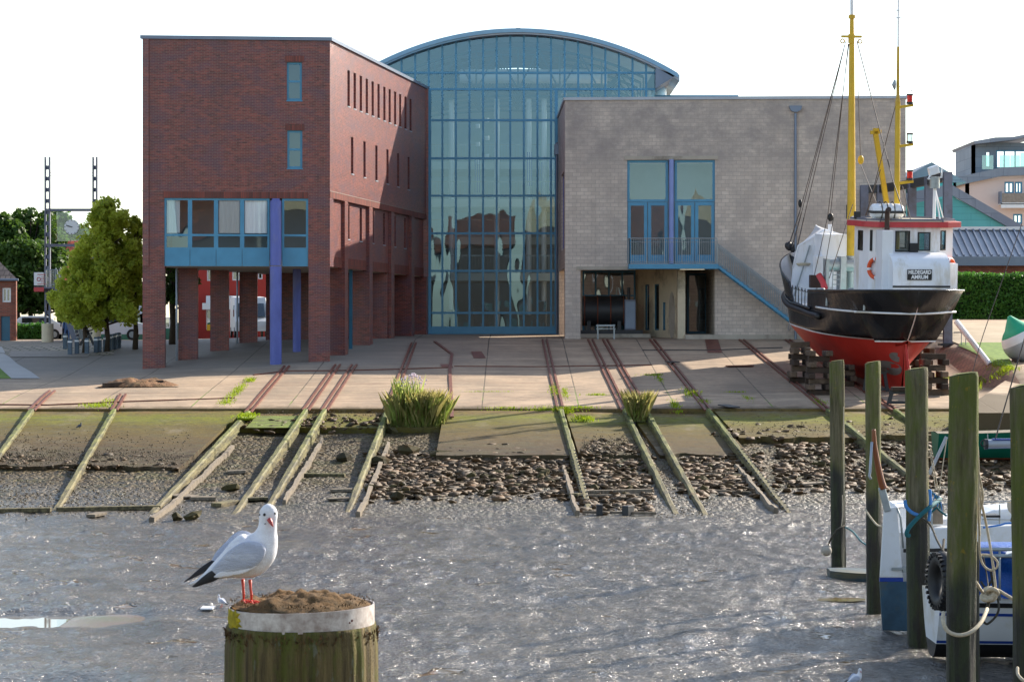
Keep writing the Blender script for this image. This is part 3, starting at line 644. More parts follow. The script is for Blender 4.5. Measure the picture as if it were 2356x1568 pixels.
scatter('silt_gravel', 3800, [(0, 420, 1052, 1072), (0, 400, 1058, 1074), (1010, 1310, 1030, 1046), (1340, 1490, 1026, 1046), (560, 880, 966, 986), (1640, 2200, 990, 1006), (0, 440, 1010, 1070)], .012, .04, 'shell', 'loose gravel and silt lying on the lower ends of the slabs', .5, lambda x, Y: pz(Y) - .085)
scatter('shore_weed', 500, [(0, 420, 1064, 1078), (1010, 1310, 1042, 1052), (1340, 1490, 1040, 1050), (1640, 2200, 998, 1010), (560, 880, 980, 990)], .06, .22, 'weed', 'brown weed hanging along the broken lower edges of the slabs', .3, lambda x, Y: pz(Y) - .14)
# grass blades, reeds
M['blade'] = leafmat('grass_blade', S(112, 142, 56), S(190, 208, 116), .5)
M['bladedry'] = leafmat('dry_reed', S(160, 150, 84), S(206, 196, 130), .3)
M['mossb'] = leafmat('bright_moss', S(104, 132, 20), S(160, 178, 40), .3)
def blades(name, N, posf, h0, h1, w_, mat, lean=.35, parent=None, seed=1):
    r = np.random.default_rng(seed); V = np.zeros((N, 5, 3)); 
    for i in range(N):
        p = np.array(posf(r)); h = r.uniform(h0, h1); a = r.uniform(0, 6.283); l = r.uniform(0, lean) * h; d = np.array([math.cos(a), math.sin(a), 0]); s_ = np.array([math.cos(a + 1.57), math.sin(a + 1.57), 0]) * w_ / 2
        m = p + d * l * .35 + [0, 0, h * .6]; t = p + d * l + [0, 0, h]; V[i] = [p - s_, p + s_, m + s_ * .8, t, m - s_ * .8]
    return mesh_np(name, V.reshape(-1, 3), (np.arange(N)[:, None] * 5 + np.arange(5)[None, :]), mat, parent)
def clump(u, v, hw, dep, N, h, lab, cat='reeds', name='reed_clump', dry=.4, zf=gz, w_=.013):
    c = proj(u, v, zf); T = thing(name, lab, cat, tuple(c))
    def pf(r):
        a = r.normal(0, .5); b = r.normal(0, .5); x = c.x + max(-1.2, min(1.2, a)) * hw; y = c.y + max(-1.2, min(1.2, b)) * dep; return (x, y, min(float(zf(x, y)), c.z + .4) - .03)
    blades('blade_mass', int(N * (1 - dry)), pf, h * .45, h, w_, 'blade', .55, T, seed=int(u)); blades('dry_stalks', int(N * dry), pf, h * .5, h * 1.2, w_ * .6, 'bladedry', .6, T, seed=int(u) + 1); return T
zlow = lambda x, Y: np.maximum(mz(x, Y), np.where(np.asarray(Y) > 94.2, gz(x, Y), -9))
T = clump(962, 976, .84, .65, 3600, 1.2, 'large clump of green reeds growing at the slip edge', zf=lambda x, Y: pz(Y) - .15)
c0 = T.location.copy()
def pf2(r): x = c0.x - .5 + r.normal(0, .25); return (x, c0.y + r.normal(0, .3), c0.z)
blades('flower_stems', 120, pf2, 1.5, 1.95, .02, 'blade', .25, T, 5)
M['flower'] = sim('pale_pink_flower', S(226, 206, 214), .8, .1, 3, 0)
mb = MB(); r = random.Random(2)
for _ in range(90):
    x = c0.x - .3 + r.gauss(0, .25); mb.sphere((x, c0.y + r.uniform(-.4, .4), c0.z + 1.95 - abs(r.gauss(0, .25)) - abs(x - c0.x + .2) * .5), .035, 5, 3)
mb.build('flower_heads', 'flower', T)
clump(1467, 966, .26, .3, 900, 1.05, 'small slender tuft of reeds between the two rails', zf=lambda x, Y: pz(Y) - .1, dry=.6)
def tufts(u, v, hw, dep, N, h, lab, mat='mossb'):
    c = pg(u, v); o = blades('grass_tuft', N, lambda r: (lambda x, y: (x, y, float(gz(x, y)) if y > 94.25 else pz(y) - .1))(c.x + r.normal(0, .5) * hw, c.y + r.normal(0, .5) * dep), h * .25, h * .75, .025, mat, .9, None, int(u))
    return tag(o, lab, 'grass tuft', 'grass tufts on the slipway')
for q in ((228, 934, .7, .7, 260, .18, 'bright grass tuft at the slip edge left of the second rail'), (250, 922, .3, 1.6, 120, .12, 'thin grass line rising left of the second rail'), (545, 900, .25, 3.5, 420, .16, 'long grass line left of the moss clump rail'),
          (520, 925, .3, 1, 150, .14, 'lower end of the long grass line'), (575, 877, .2, .5, 90, .3, 'small bushy tuft beside the brick building shadow'), (1255, 941, .6, .3, 260, .25, 'grass tuft left of the bolted rail'), (1165, 940, 1.0, .25, 260, .15, 'wide low tuft on the slip edge before the slab'),
          (1296, 944, .35, .35, 200, .4, 'tall green tuft on the bolted rail'), (1332, 939, .7, .25, 200, .18, 'low tuft right of the bolted rail'), (1276, 900, .2, 2.5, 260, .16, 'grass along the left side of the bolted rail'), (1300, 905, .15, 2.2, 160, .14, 'grass along the right side of the bolted rail'),
          (1372, 909, .5, .2, 120, .15, 'small lone tuft on the sunny slab'), (1342, 961, .4, .5, 220, .3, 'dark green tuft just below the edge by the bolted rail'), (1120, 901, 1.2, .15, 130, .08, 'low moss line on a slab joint'), (1505, 863, .5, .3, 130, .15, 'tuft on the joint right of the rail pair'),
          (1518, 872, .15, 1.6, 120, .12, 'grass line on the joint right of the rail pair'), (1555, 935, .2, 1.8, 200, .18, 'grass streak running down to the slip edge'), (1590, 905, .35, 1.3, 220, .2, 'grass beside the rightmost rail to the mud'), (1618, 925, .25, .8, 100, .16, 'small tuft below the rightmost rail'),
          (1492, 908, .3, .2, 80, .14, 'tiny tuft beside the small reeds'), (1695, 902, .5, .15, 80, .1, 'faint tuft in the boat shadow'), (1720, 915, .2, .9, 80, .1, 'faint grass line in the boat shadow'), (1885, 925, .25, 1.2, 140, .15, 'grass along the rail under the boat timbers'),
          (2230, 890, .5, 1.4, 260, .5, 'yellow-green weeds at the foot of the brick revetment'), (2170, 870, .3, 1.0, 120, .3, 'weeds beside the right timber stacks'), (2310, 855, .6, .8, 300, .25, 'grass fringe along the top of the revetment'), (2300, 840, .5, 1.5, 300, .2, 'grass fringe below the buoy'),
          (90, 1, .1, .1, 3, .1, None)):
    if q[6]: tufts(*q)
# moss clump on the third rail
c = proj(568, 962, lambda x, Y: pz(Y))
mb = MB(); mb.sphere((0, 0, 0), 1, 20, 12, (.26, 1.2, .13)); o = mb.build('moss_clump', 'mossb', smooth=True)
for v in o.data.vertices: v.co *= 1 + .25 * float(fbm(np.array(v.co.x * 5.), np.array(v.co.y * 3.), 3, 60))
o.location = c + Vector((0, 0, .05)); o.rotation_euler = (0, .0, -.12); tag(o, 'bright green moss clump sitting on the third rail', 'moss')
tag(patch('moss_carpet', [(565, 690, 985), (580, 698, 970), (586, 700, 958)], lambda x, Y: pz(Y) - .1, 'mosscarpet', .03, kind=False), 'bright green moss carpet between the third rail and the close pair', 'moss')
blades('moss_fronds', 500, lambda r: (c.x + r.normal(0, .16), c.y + r.normal(0, .6), c.z + .08), .04, .16, .03, 'mossb', 1.2, None, 3)['label'] = 'short green weed fronds growing on the moss clump of the third rail'
bpy.data.objects['moss_fronds']['category'] = 'weed'
# soil heap
c = pg(325, 886); T = thing('soil_heap', 'heap of reddish soil and rubble in front of the brick building', 'soil heap', tuple(c))
M['soil'] = sim('reddish_soil', S(146, 104, 72), .95, .3, 2.5, 1, c2=S(92, 74, 50), bd=.06, dirt=S(120, 108, 66))
hx = np.linspace(-1.75, 1.75, 60); hy = np.linspace(-1.2, 1.2, 36); Xh, Yh = np.meshgrid(hx, hy)
E_ = np.clip(1 - (Xh / 1.7) ** 2 - (Yh / 1.15) ** 2, 0, 1) ** .6
Zh = E_ * (.34 + .28 * fbm(Xh * 1.6 + 4, Yh * 1.6, 4, 51)) + .05 * fbm(Xh * 7, Yh * 7, 2, 55) * (E_ > 0) - .03
V = np.stack([Xh.ravel() + c.x, Yh.ravel() + c.y, Zh.ravel() + float(gz(c.x, c.y))], 1); i = (np.arange(35)[:, None] * 60 + np.arange(59)[None, :]).ravel()
mesh_np('soil', V, np.stack([i, i + 1, i + 61, i + 60], 1), 'soil', T, smooth=True)
# ------------------------------------------------------------------ walls with openings
def wallm(mb, p0, p1, z0, z1, holes=(), th=.3, back=True, rev=True):
    """vertical wall from p0 to p1 (x,y), outside on the right of p0->p1; holes (s0,s1,za,zb) in metres along it"""
    p0 = Vector((p0[0], p0[1], 0)); p1 = Vector((p1[0], p1[1], 0)); L = (p1 - p0).length; d = (p1 - p0) / L; n = Vector((-d.y, d.x, 0)) * th  # inward
    ssx = sorted({0, L} | {h[i] for h in holes for i in (0, 1)}); zz = sorted({z0, z1} | {h[i] for h in holes for i in (2, 3)})
    ssx = [q for q in ssx if -1e-6 <= q <= L + 1e-6]; zz = [q for q in zz if z0 - 1e-6 <= q <= z1 + 1e-6]
    P = lambda s, z, o=0: tuple(p0 + d * s + n * o + Vector((0, 0, z)))
    def solid(i, j):
        if i < 0 or j < 0 or i >= len(ssx) - 1 or j >= len(zz) - 1: return False
        a = (ssx[i] + ssx[i + 1]) / 2; b = (zz[j] + zz[j + 1]) / 2
        return not any(h[0] < a < h[1] and h[2] < b < h[3] for h in holes)
    for i in range(len(ssx) - 1):
        for j in range(len(zz) - 1):
            if not solid(i, j): continue
            a, b, c, e = ssx[i], ssx[i + 1], zz[j], zz[j + 1]
            mb.quad(P(a, c), P(b, c), P(b, e), P(a, e))
            if back: mb.quad(P(a, c, 1), P(a, e, 1), P(b, e, 1), P(b, c, 1))
            if not solid(i - 1, j): mb.quad(P(a, c), P(a, e), P(a, e, 1), P(a, c, 1))
            if not solid(i + 1, j): mb.quad(P(b, c), P(b, c, 1), P(b, e, 1), P(b, e))
            if not solid(i, j - 1): mb.quad(P(a, c), P(a, c, 1), P(b, c, 1), P(b, c))
            if not solid(i, j + 1): mb.quad(P(a, e), P(b, e), P(b, e, 1), P(a, e, 1))
    return lambda s, z, o=0.: Vector(P(s, z, o / th))
def framed(P, s0, s1, z0, z1, o, fw, par, fmat='blue', gmat='glass', bars=(), vb=(), name='window', d=.07, sill=None):
    "window frame with panes in wall coordinates P(s,z,offset); bars at z, vb at s"
    mb = MB()
    def bx(a, b, c, e): 
        q = [P(a, c, o), P(b, c, o), P(b, e, o), P(a, e, o)]; mb.prism(q, P(a, c, o + d) - P(a, c, o))
    bx(s0, s1, z0, z0 + fw); bx(s0, s1, z1 - fw, z1); bx(s0, s0 + fw, z0 + fw, z1 - fw); bx(s1 - fw, s1, z0 + fw, z1 - fw)
    for z in bars: bx(s0 + fw, s1 - fw, z - fw / 2, z + fw / 2)
    zs = [z0 + fw] + sorted(sum([[z - fw / 2, z + fw / 2] for z in bars], [])) + [z1 - fw]
    for s_ in vb:
        for k_ in range(0, len(zs), 2): bx(s_ - fw / 2, s_ + fw / 2, zs[k_], zs[k_ + 1])
    f = mb.build(name, fmat, par)
    g = MB().quad(P(s0 + fw / 2, z0 + fw / 2, o + d * .6), P(s1 - fw / 2, z0 + fw / 2, o + d * .6), P(s1 - fw / 2, z1 - fw / 2, o + d * .6), P(s0 + fw / 2, z1 - fw / 2, o + d * .6))
    g.build('pane', gmat, f)
    if sill:
        m2 = MB(); m2.prism([P(s0 - .03, z0 - .05, -.04), P(s1 + .03, z0 - .05, -.04), P(s1 + .03, z0, -.04), P(s0 - .03, z0, -.04)], P(s0, z0, .06) - P(s0, z0, -.04)); m2.build('sill', sill, f)
    return f
# ------------------------------------------------------------------ the brick building on piers
C0 = Vector((-17.37, 112.4, 0)); A0 = Vector((-8.62, 113.2, 0)); B0 = Vector((-4.82, 136.2, 0)); E0 = Vector((-12.4, 134.5, 0))
BB = thing('brick_building', 'four-storey dark red brick building standing on brick piers with blue windows', 'building', tuple(C0))
zT, zS = 19.0, 8.33
def uF(u): # distance along the front wall for a picture column
    Lf = (A0 - C0).length; lo, hi = -1, Lf + 1
    for _ in range(40):
        m = (lo + hi) / 2; q = C0.lerp(A0, m / Lf)
        if CX + F * q.x / q.y < u: lo = m
        else: hi = m
    return lo
def zF(v, Y=112.8): return Z_(v, Y)
mb = MB()
wins = [(uF(660), uF(694.6), zF(230), zF(142)), (uF(661), uF(695.6), zF(386.5), zF(299))]
band = (uF(378), uF(709), zS, zF(456))
pierL, pierR = uF(379), uF(710)
PF = wallm(mb, C0, A0, zS, zT, wins + [band], .35)
LS = (B0 - A0).length; dS = (B0 - A0).normalized(); nS = Vector((-dS.y, dS.x, 0))
def uS(u):
    lo, hi = -1, LS + 1
    for _ in range(40):
        m = (lo + hi) / 2; q = A0 + dS * m
        if CX + F * q.x / q.y < u: lo = m
        else: hi = m
    return lo
def zSd(v, u): return Z_(v, (A0 + dS * uS(u)).y)
bays = [(767.3, 793.5), (801, 850), (857.5, 900.3), (907.5, 947), (953.5, 981)]
z_l1 = zSd(457, 767)
upper = []; 
for u in (802.1, 816.2, 830.3, 844, 857.5, 871, 884.4, 896.6, 909.1, 920.7, 932.9, 944.5): upper.append((uS(u) - .26, uS(u) + .26, 16.25, 18.02))
mid = [(uS(u) - .26, uS(u) + .26, 13.0, 14.8) for u in (810.3, 838.7, 866, 891.6, 916, 940.1)]
bayh = [(uS(a), uS(b), zS, z_l1) for a, b in bays]
PS = wallm(mb, A0, B0, zS, zT, upper + mid + bayh, .35)
wallm(mb, B0, E0, zS, zT, [], .3); wallm(mb, E0, C0, zS, zT, [], .3)
mb.build('wall', 'brick', BB)
# recessed bays
low = [(uS(u) - .27, uS(u) + .27, 9.78, 11.45) for u in (808.5, 837.2, 864.4, 890.4, 914.8, 938.4)]
for i, (a, b) in enumerate(bays):
    s0, s1 = uS(a) - .05, uS(b) + .05; q0 = A0 + dS * s0 + nS * .16; q1 = A0 + dS * s1 + nS * .16; mb = MB()
    hh = [(h[0] - s0, h[1] - s0, h[2], h[3]) for h in low if s0 < h[0] < s1]
    PR = wallm(mb, q0, q1, zS + .02, z_l1 - .01, hh, .17); mb.build('recessed_wall', 'brick', BB)
    for h in hh: framed(PR, h[0], h[1], h[2], h[3], .12, .05, BB, 'blue_dark', 'dglass', sill='zincl')
    mb = MB(); PR2 = wallm(mb, q0 - nS * .015, q1 - nS * .015, zS, zS + .5, [], .012, back=False); mb.build('soldier_course', 'soldier', BB)
for h in upper + mid: framed(PS, h[0], h[1], h[2], h[3], .24, .05, BB, 'blue_dark', 'dglass', sill='zincl')
for h in wins: framed(PF, h[0], h[1], h[2], h[3], .1, .1, BB, 'blue', 'glass', bars=[(h[2] + h[3]) / 2 + (.0)], sill='blue')
for h in wins:   # dim room behind
    pass
# soldier courses on the front
def course(s0, s1, z0, z1, P=PF, w_=.015):
    mb = MB(); mb.prism([P(s0, z0, -w_), P(s1, z0, -w_), P(s1, z1, -w_), P(s0, z1, -w_)], P(s0, z0, .02) - P(s0, z0, -w_)); mb.build('soldier_course', 'soldier', BB)
course(uF(375), uF(709.5), zF(455.8), zF(441)); 
for h in wins: course(h[0] - .1, h[1] + .1, h[3], h[3] + .3)
course(.0, LS, z_l1 + .01, z_l1 + .3, PS)
mb = MB(); mb.prism([PF(-.05, zF(441), -.02), PF(uF(375), zF(441), -.02), PF(uF(375), zF(440.2), -.02), PF(-.05, zF(440.2), -.02)], (0, .03, 0)); mb.prism([PS(-.02, z_l1 + .31, -.02), PS(LS, z_l1 + .31, -.02), PS(LS, z_l1 + .33, -.02), PS(-.02, z_l1 + .33, -.02)], nS * .03); mb.build('string_course', 'pebble', BB)
# roof and cap
mb = MB(); o_ = .1
ring = [C0 + Vector((-o_, -o_, 0)), A0 + Vector((o_, -o_, 0)), B0 + Vector((o_, .1, 0)), E0 + Vector((-o_, .1, 0))]
mb.prism([q + Vector((0, 0, zT)) for q in ring], (0, 0, .16)); mb.build('roof_edge', 'zinc', BB)
# soffit and floor over the arcade
mb = MB(); mb.prism([q + Vector((0, 0, zS)) for q in (C0 + Vector((.36, .36, 0)), A0 + Vector((-.36, .36, 0)), B0 + Vector((-.36, -.3, 0)), E0 + Vector((.36, -.3, 0)))], (0, 0, .3)); mb.build('soffit', 'plaster', BB)
mb = MB(); mb.box((-16.8, 112.2 + 3.2, zS + .35), (-9.3, 115.55, zT - .3)); mb.build('room_wall', 'interior', BB)
mb = MB(); mb.box((-16.6, 113.4, 11.8), (-9.5, 115.3, 12.0)); mb.box((-16.6, 113.4, 15.2), (-9.4, 115.3, 15.4)); mb.build('floor_slab', 'interior', BB)
# piers
def pier(P0, wid, dep, name='pier', dirx=Vector((1, .09, 0)).normalized()):
    zb = float(gz(P0.x, P0.y)) - .3; a = P0; d2 = Vector((-dirx.y, dirx.x, 0)); mb = MB()
    mb.prism([(q.x, q.y, zb) for q in (a, a + dirx * wid, a + dirx * wid + d2 * dep, a + d2 * dep)], (0, 0, zS - zb)); return mb.build(name, 'brick', BB)
pier(C0, pierL, .95); 
pier(C0 + (A0 - C0).normalized() * pierR, (A0 - C0).length - pierR, .95)
for x, Y in ((-16.22, 116.2), (-15.2, 120.4), (-14.2, 124.5), (-13.2, 128.2), (-12.5, 132)): pier(Vector((x, Y, 0)), .93, .8)
for a, b in ((794, 801), (850.5, 857.5), (900.5, 907.5), (947.2, 953.5), (981.3, 985)):
    q = A0 + dS * uS(a); q1 = A0 + dS * uS(b); wdt = {794: .75, 850.5: 1.0, 900.5: 1.35, 947.2: 1.3, 981.3: 1.2}[a]
    mb = MB(); zb = float(gz(q.x, q.y)) - .3; mb.prism([(p.x, p.y, zb) for p in (q, q1, q1 + nS * wdt, q + nS * wdt)], (0, 0, zS - zb)); mb.build('pier', 'brick', BB)
mb = MB(); mb.box((X_(638, 126), 126.5, 3.3), (-6.6, 132, zS)); mb.build('core_wall', 'brick', BB)
mb = MB(); mb.box((X_(803, 119.5) , 119.5, 3.3), (X_(803, 119.5) + .16, 119.8, zS)); mb.build('blue_door', 'blue_dark', BB)
# window band
bz0, bz1 = zS, zF(456); zm = (zF(534.5) + zF(547)) / 2
cols = [(378, 437), (437, 497), (497, 557), (557, 620), (649, 709)]
for i, (a, b) in enumerate(cols):
    s0, s1 = uF(a), uF(b); f = framed(PF, s0, s1, bz0 + .78, bz1, .06, .1, BB, 'blue', 'clearg' if i in (2, 3) else 'glass', bars=[zm], name='band_window', d=.09)
    m2 = MB(); m2.prism([PF(s0 + .01, bz0, .05), PF(s1 - .01, bz0, .05), PF(s1 - .01, bz0 + .78, .05), PF(s0 + .01, bz0 + .78, .05)], PF(0, 0, .1) - PF(0, 0, .0)); m2.build('spandrel', 'blue', f)
    if i in (0, 2, 3):
        m2 = MB(); e = .02 if i else .9
        ax = s0 + .12; bx_ = s1 - .12 if i else s0 + .72; N = 14
        fr = []; 
        for zz in (zm + .1, bz1 - .1): fr.append([PF(ax + (bx_ - ax) * j / N, zz, .17 + .03 * math.sin(j * 2.1 + i)) for j in range(N + 1)])
        m2.loft(fr, closed=False, cap=False); m2.build('curtain', 'curtain', f, smooth=True)
def bluecol(u0, u1, v0, v1, Y, lab=None):
    x = X_((u0 + u1) / 2, Y); r = (u1 - u0) / 2 / F * Y; z0 = float(gz(x, Y)) - .2
    mb = MB(); mb.tube([(x, Y, z0), (x, Y, zS - .02)], r, 20); mb.tube([(x, Y, zS + .02), (x, Y, Z_(v0, Y) - .1)], r * .97, 20); mb.tube([(x, Y, Z_(v0, Y) - .1), (x, Y, Z_(v0, Y))], r * .7, 16)
    return mb.build('column', 'lav', BB, smooth='auto')
bluecol(621, 648, 457, 836, 112.45)
x = X_(683, 118.5); mb = MB(); mb.tube([(x, 118.5, 2.8), (x, 118.5, zS)], .2, 18); mb.build('column', 'lav', BB, smooth='auto')
for u, Y in ((406.5, 116.0), (546, 124.3)):
    mb = MB(); x = X_(u, Y); mb.tube([(x, Y, float(gz(x, Y))), (x, Y, zS)], .05, 8); mb.build('drainpipe', 'zincl', BB, smooth=True)
# ------------------------------------------------------------------ the glass hall
YH = 137.0; HX = lambda u: X_(u, YH); HZ = lambda v: Z_(v, YH)
GH = thing('glass_hall', 'tall blue-framed glass hall with an arched roof between the brick and grey buildings', 'building', (HX(985), YH, 4.6))
xc, zap, cc, hh_ = HX(1192), HZ(70), HX(1562) - HX(1192), HZ(70) - HZ(175); RR = (cc * cc + hh_ * hh_) / (2 * hh_)
arch = lambda x, off=0: zap - RR + math.sqrt(max(0, (RR + off) ** 2 - (x - xc) ** 2))
xl, xr = 2 * xc - HX(1507), HX(1507); gx0, gx1 = HX(986), HX(1283); zmid = HZ(250); zb = HZ(768)
# glazing
N = 40; mb = MB()
for i in range(N):
    a = xl + (xr - xl) * i / N; b = xl + (xr - xl) * (i + 1) / N; mb.quad((a, YH, HZ(262)), (b, YH, HZ(262)), (b, YH, arch(b, -.3)), (a, YH, arch(a, -.3)))
mb.build('arch_glazing', 'hallglass', GH)
mb = MB(); mb.quad((gx0, YH, HZ(753)), (gx1, YH, HZ(753)), (gx1, YH, HZ(262)), (gx0, YH, HZ(262))); mb.build('wall_glazing', 'hallglass', GH)
mb = MB(); mb.quad((xr, YH, 16.6), (xr, YH + 12, 16.6), (xr, YH + 12, arch(xr)), (xr, YH, arch(xr))); mb.build('side_glazing', 'hallglass', GH)
u = 986.5; step = 31.25; first = u - step * 5
for kx in range(-5, 18):
    uu = u + step * kx; x = HX(uu)
    if x < xl or x > xr + .05: continue
    lo = zb if gx0 - .1 <= x <= gx1 + .1 else HZ(262)
    MB().box((x - .055, YH - .09, lo), (x + .055, YH + .05, arch(x, -.1))).build('mullion', 'blue', GH)
for v in (168, 205.7, 276.9, 364.5, 450.4, 536.7, 623, 719.5, 753):
    z = HZ(v); a, b = (gx0, gx1) if v > 262 else (xl, xr)
    MB().box((a, YH - .1, z - .06), (b, YH + .04, z + .06)).build('transom', 'blue', GH)
mb = MB(); mb.box((gx0, YH - .12, zb), (gx1, YH - .03, HZ(753) - .06)); mb.build('base_panel', 'blue', GH)
for a, b in ((985, 992), (1276, 1283)): MB().box((HX(a), YH - .22, zb), (HX(b), YH + .02, HZ(205.7) - .08)).build('corner_post', 'blue', GH)
# arched roof shell with skylight
def shell(x0, x1, off0, off1, y0, y1, n=24):
    P = []; xs = [x0 + (x1 - x0) * i / n for i in range(n + 1)]
    for y in (y0, y1): P.append([Vector((x, y, arch(x, off1))) for x in xs] + [Vector((x, y, arch(x, off0))) for x in xs[::-1]])
    m = MB(); m.loft(P); return m
shell(xc - 2.8, xc - cc, -.3, 0, YH - .6, YH + 18).build('roof', 'rim', GH, smooth='auto')
shell(xc + 2.8, xc + cc, -.3, 0, YH - .6, YH + 18).build('roof', 'zincl', GH, smooth='auto')
shell(xc - 2.8, xc + 2.8, -.3, 0, YH - .6, YH + 3).build('roof', 'zincl', GH, smooth='auto')
shell(xc - 2.8, xc + 2.8, -.15, -.1, YH + 3, YH + 18).build('skylight', 'hallglass', GH)
shell(xc - cc + .1, xc + cc - .1, -.2, .03, YH - .72, YH - .605, 48).build('roof_fascia', 'rim', GH)
for j in range(12):
    y = YH + 3.4 + j * 1.2; shell(xc - 2.8, xc + 2.8, -.3, .0, y, y + .18, 6).build('skylight_bar', 'zinc', GH)
# wing underside at the right tip
mb = MB(); zt = arch(xc + cc); mb.prism([(xr, YH - .6, HZ(205.7)), (xc + cc - .2, YH - .6, zt - .02), (xr, YH - .6, zt + .4)], (0, 14, 0)); mb.build('eave', 'zinc', GH)
mb = MB(); mb.tube([(HX(1522), YH + 4, 16.5), (HX(1522), YH + 4, HZ(188))], .55, 20); mb.build('flue', 'white', GH, smooth='auto'); mb = MB(); mb.tube([(HX(1300), YH + 7, 16), (HX(1300), YH + 7, 21)], .28, 14); mb.build('flue', 'white', GH, smooth='auto')
mb = MB(); mb.box((HX(1187), YH + .3, zap - .1), (HX(1197), YH + .7, zap + .18)); mb.build('roof_vent', 'dark', GH)
# interior: back wall, floors, rails, columns, trusses, duct
mb = MB(); N = 20; P_ = [(xl + .2, YH + 17.6, 4), (xr - .1, YH + 17.6, 4)] + [(xr - .1 + (xl + .3 - xr) * i / N, YH + 17.6, arch(xr - .1 + (xl + .3 - xr) * i / N, -.31)) for i in range(N + 1)]; mb.prism(P_, (0, .4, 0)); mb.build('back_wall', 'interior', GH)
mb = MB(); mb.box((gx0 - 3, YH - .0 + .3, 4.6), (gx0 - 2.8, YH + 17.5, 19)); mb.box((gx1 + 2.6, YH + .3, 4.6), (gx1 + 2.8, YH + 17.5, 17)); mb.build('side_wall', 'interior2', GH)
for v, dep in ((628, 3.2), (545, 6), (458, 3.4), (372, 6.5)):
    z = Z_(v, YH + dep); mb = MB(); mb.box((gx0 - 2.7, YH + dep, z - .45), (gx1 + 2.5, YH + dep + 7, z)); mb.build('floor_slab', 'interior2', GH)
    mb = MB(); 
    for j in range(70):
        x = gx0 - 2.6 + j * .18; mb.box((x, YH + dep + .05, z), (x + .025, YH + dep + .075, z + 1.0))
    mb.box((gx0 - 2.7, YH + dep + .03, z + 1.0), (gx1 + 2.5, YH + dep + .1, z + 1.06)); mb.box((gx0 - 2.7, YH + dep + .03, z + .1), (gx1 + 2.5, YH + dep + .08, z + .14)); mb.build('railing', 'galv', GH)
for x in (-3.6, -.9, 1.0, 1.9, 4.6): MB().tube([(x, YH + 5, 4.6), (x, YH + 5, 19)], .16, 12).build('interior_column', 'white', GH, smooth='auto')
for j in range(5):
    y = YH + 1.2 + j * 3.2; mb = MB(); pts = [Vector((xl + .6 + (xr - xl - 1.2) * i / 12, y, 0)) for i in range(13)]
    top = [Vector((p.x, y, arch(p.x, -.9))) for p in pts]; bot = [Vector((p.x, y, arch(p.x, -.9) * .35 + 18.3 * .65 - .3)) for p in pts]
    mb.tube(top, .09, 6); mb.tube(bot, .08, 6)
    for i in range(12): mb.tube([top[i], bot[i + 1]] if i % 2 else [bot[i], top[i + 1]], .05, 5)
    for i in range(0, 13, 2): mb.tube([top[i], bot[i]], .05, 5)
    mb.build('roof_truss', 'blue_dark', GH)
mb = MB(); mb.tube([(xc - 3.4, YH + 2.6, HZ(165)), (xc + 5.2, YH + 2.6, HZ(165))], .42, 16); mb.build('air_duct', 'white', GH, smooth='auto')
mb = MB()
for j in range(9): mb.tube([(xc - 2.4 + .55 * (j % 3), YH + 6, 15.2 + .36 * j), (xc - 2.4 + .55 * (j % 3), YH + 6, 15.45 + .36 * j)], .14, 8)
mb.build('hanging_lamps', 'white', GH, smooth='auto')
mb = MB()
for x, z in ((-2.2, 14.2), (.9, 14.6), (1.5, 14.0), (2.2, 14.3)):
    for q in range(3): mb.box((x + .12 * q, YH + 4.2, z - .8), (x + .12 * q + .05, YH + 4.25, z + 1.2))
mb.build('banner', 'lav', GH)
mb = MB(); mb.box((gx0 - .1, YH + .3, zb - .2), (gx1 + .1, YH + 17, zb - .02)); mb.build('ground_floor', 'interior', GH)
mb = MB()
for x, h, q in ((-4.0, 1.9, .5), (-2.3, 2.2, .9), (.4, 1.6, 1.2), (1.6, 2.4, .4)): mb.box((x, YH + 4.5, 4.6), (x + q, YH + 5, 4.6 + h))
mb.build('exhibition_board', 'dark', GH)
# ------------------------------------------------------------------ the grey block building
gA = Vector((X_(1300, 126), 126, 0)); gB = Vector((X_(2084, 125), 125, 0)); LG = (gB - gA).length
GB = thing('grey_block_building', 'long grey concrete block building with a blue glazed door bay and balcony', 'building', (gA.x, gA.y, 4.5))
def uG(u):
    lo, hi = -1, LG + 1
    for _ in range(40):
        m = (lo + hi) / 2; q = gA.lerp(gB, m / LG)
        if CX + F * q.x / q.y < u: lo = m
        else: hi = m
    return lo
def zG(v, u=1550): return Z_(v, gA.lerp(gB, uG(u) / LG).y)
zR = zG(231, 1300)
hW = (uG(1443), uG(1645), zG(605), zG(368)); hO = (uG(1335.5), uG(1645), 3.9, zG(619))
hO2 = (uG(1576), uG(1645), 4.4, zG(618))
mb = MB(); PG = wallm(mb, gA, gB, 3.8, zR, [hW, hO], .4)
gC = Vector((gB.x + .6, 138, 0)); gD = Vector((HX(1284), YH - .25, 0))
side_h = [(2.6 + 0, 5.5, zG(571), zG(388)), (6.2, 10.6, 3.9, zG(630))]
LD = (gA - gD).length; sdn = lambda Y: (gD - gA).length * (1 - (Y - gA.y) / (gD.y - gA.y))
s_a, s_b = sdn(131.5), sdn(127.6)
PGs = wallm(mb, gD, gA, 3.8, zR, [(s_a, s_b, zG(569), zG(388)), (sdn(135), sdn(127), 3.9, Z_(617, 127))], .4)
wallm(mb, gB, gC, 3.8, zR, [], .4)
mb.build('wall', 'block', GB)
f = framed(PGs, s_a, s_b, zG(569), zG(388), .1, .12, GB, 'lav', 'dglass')
MB().prism([(q.x, q.y, zR - .5) for q in (gA + Vector((.4, .4, 0)), gB + Vector((-.4, .4, 0)), gC, gD + Vector((.4, 0, 0)))], (0, 0, .2)).build('roof', 'zinc', GB)
mb = MB(); n_ = .08
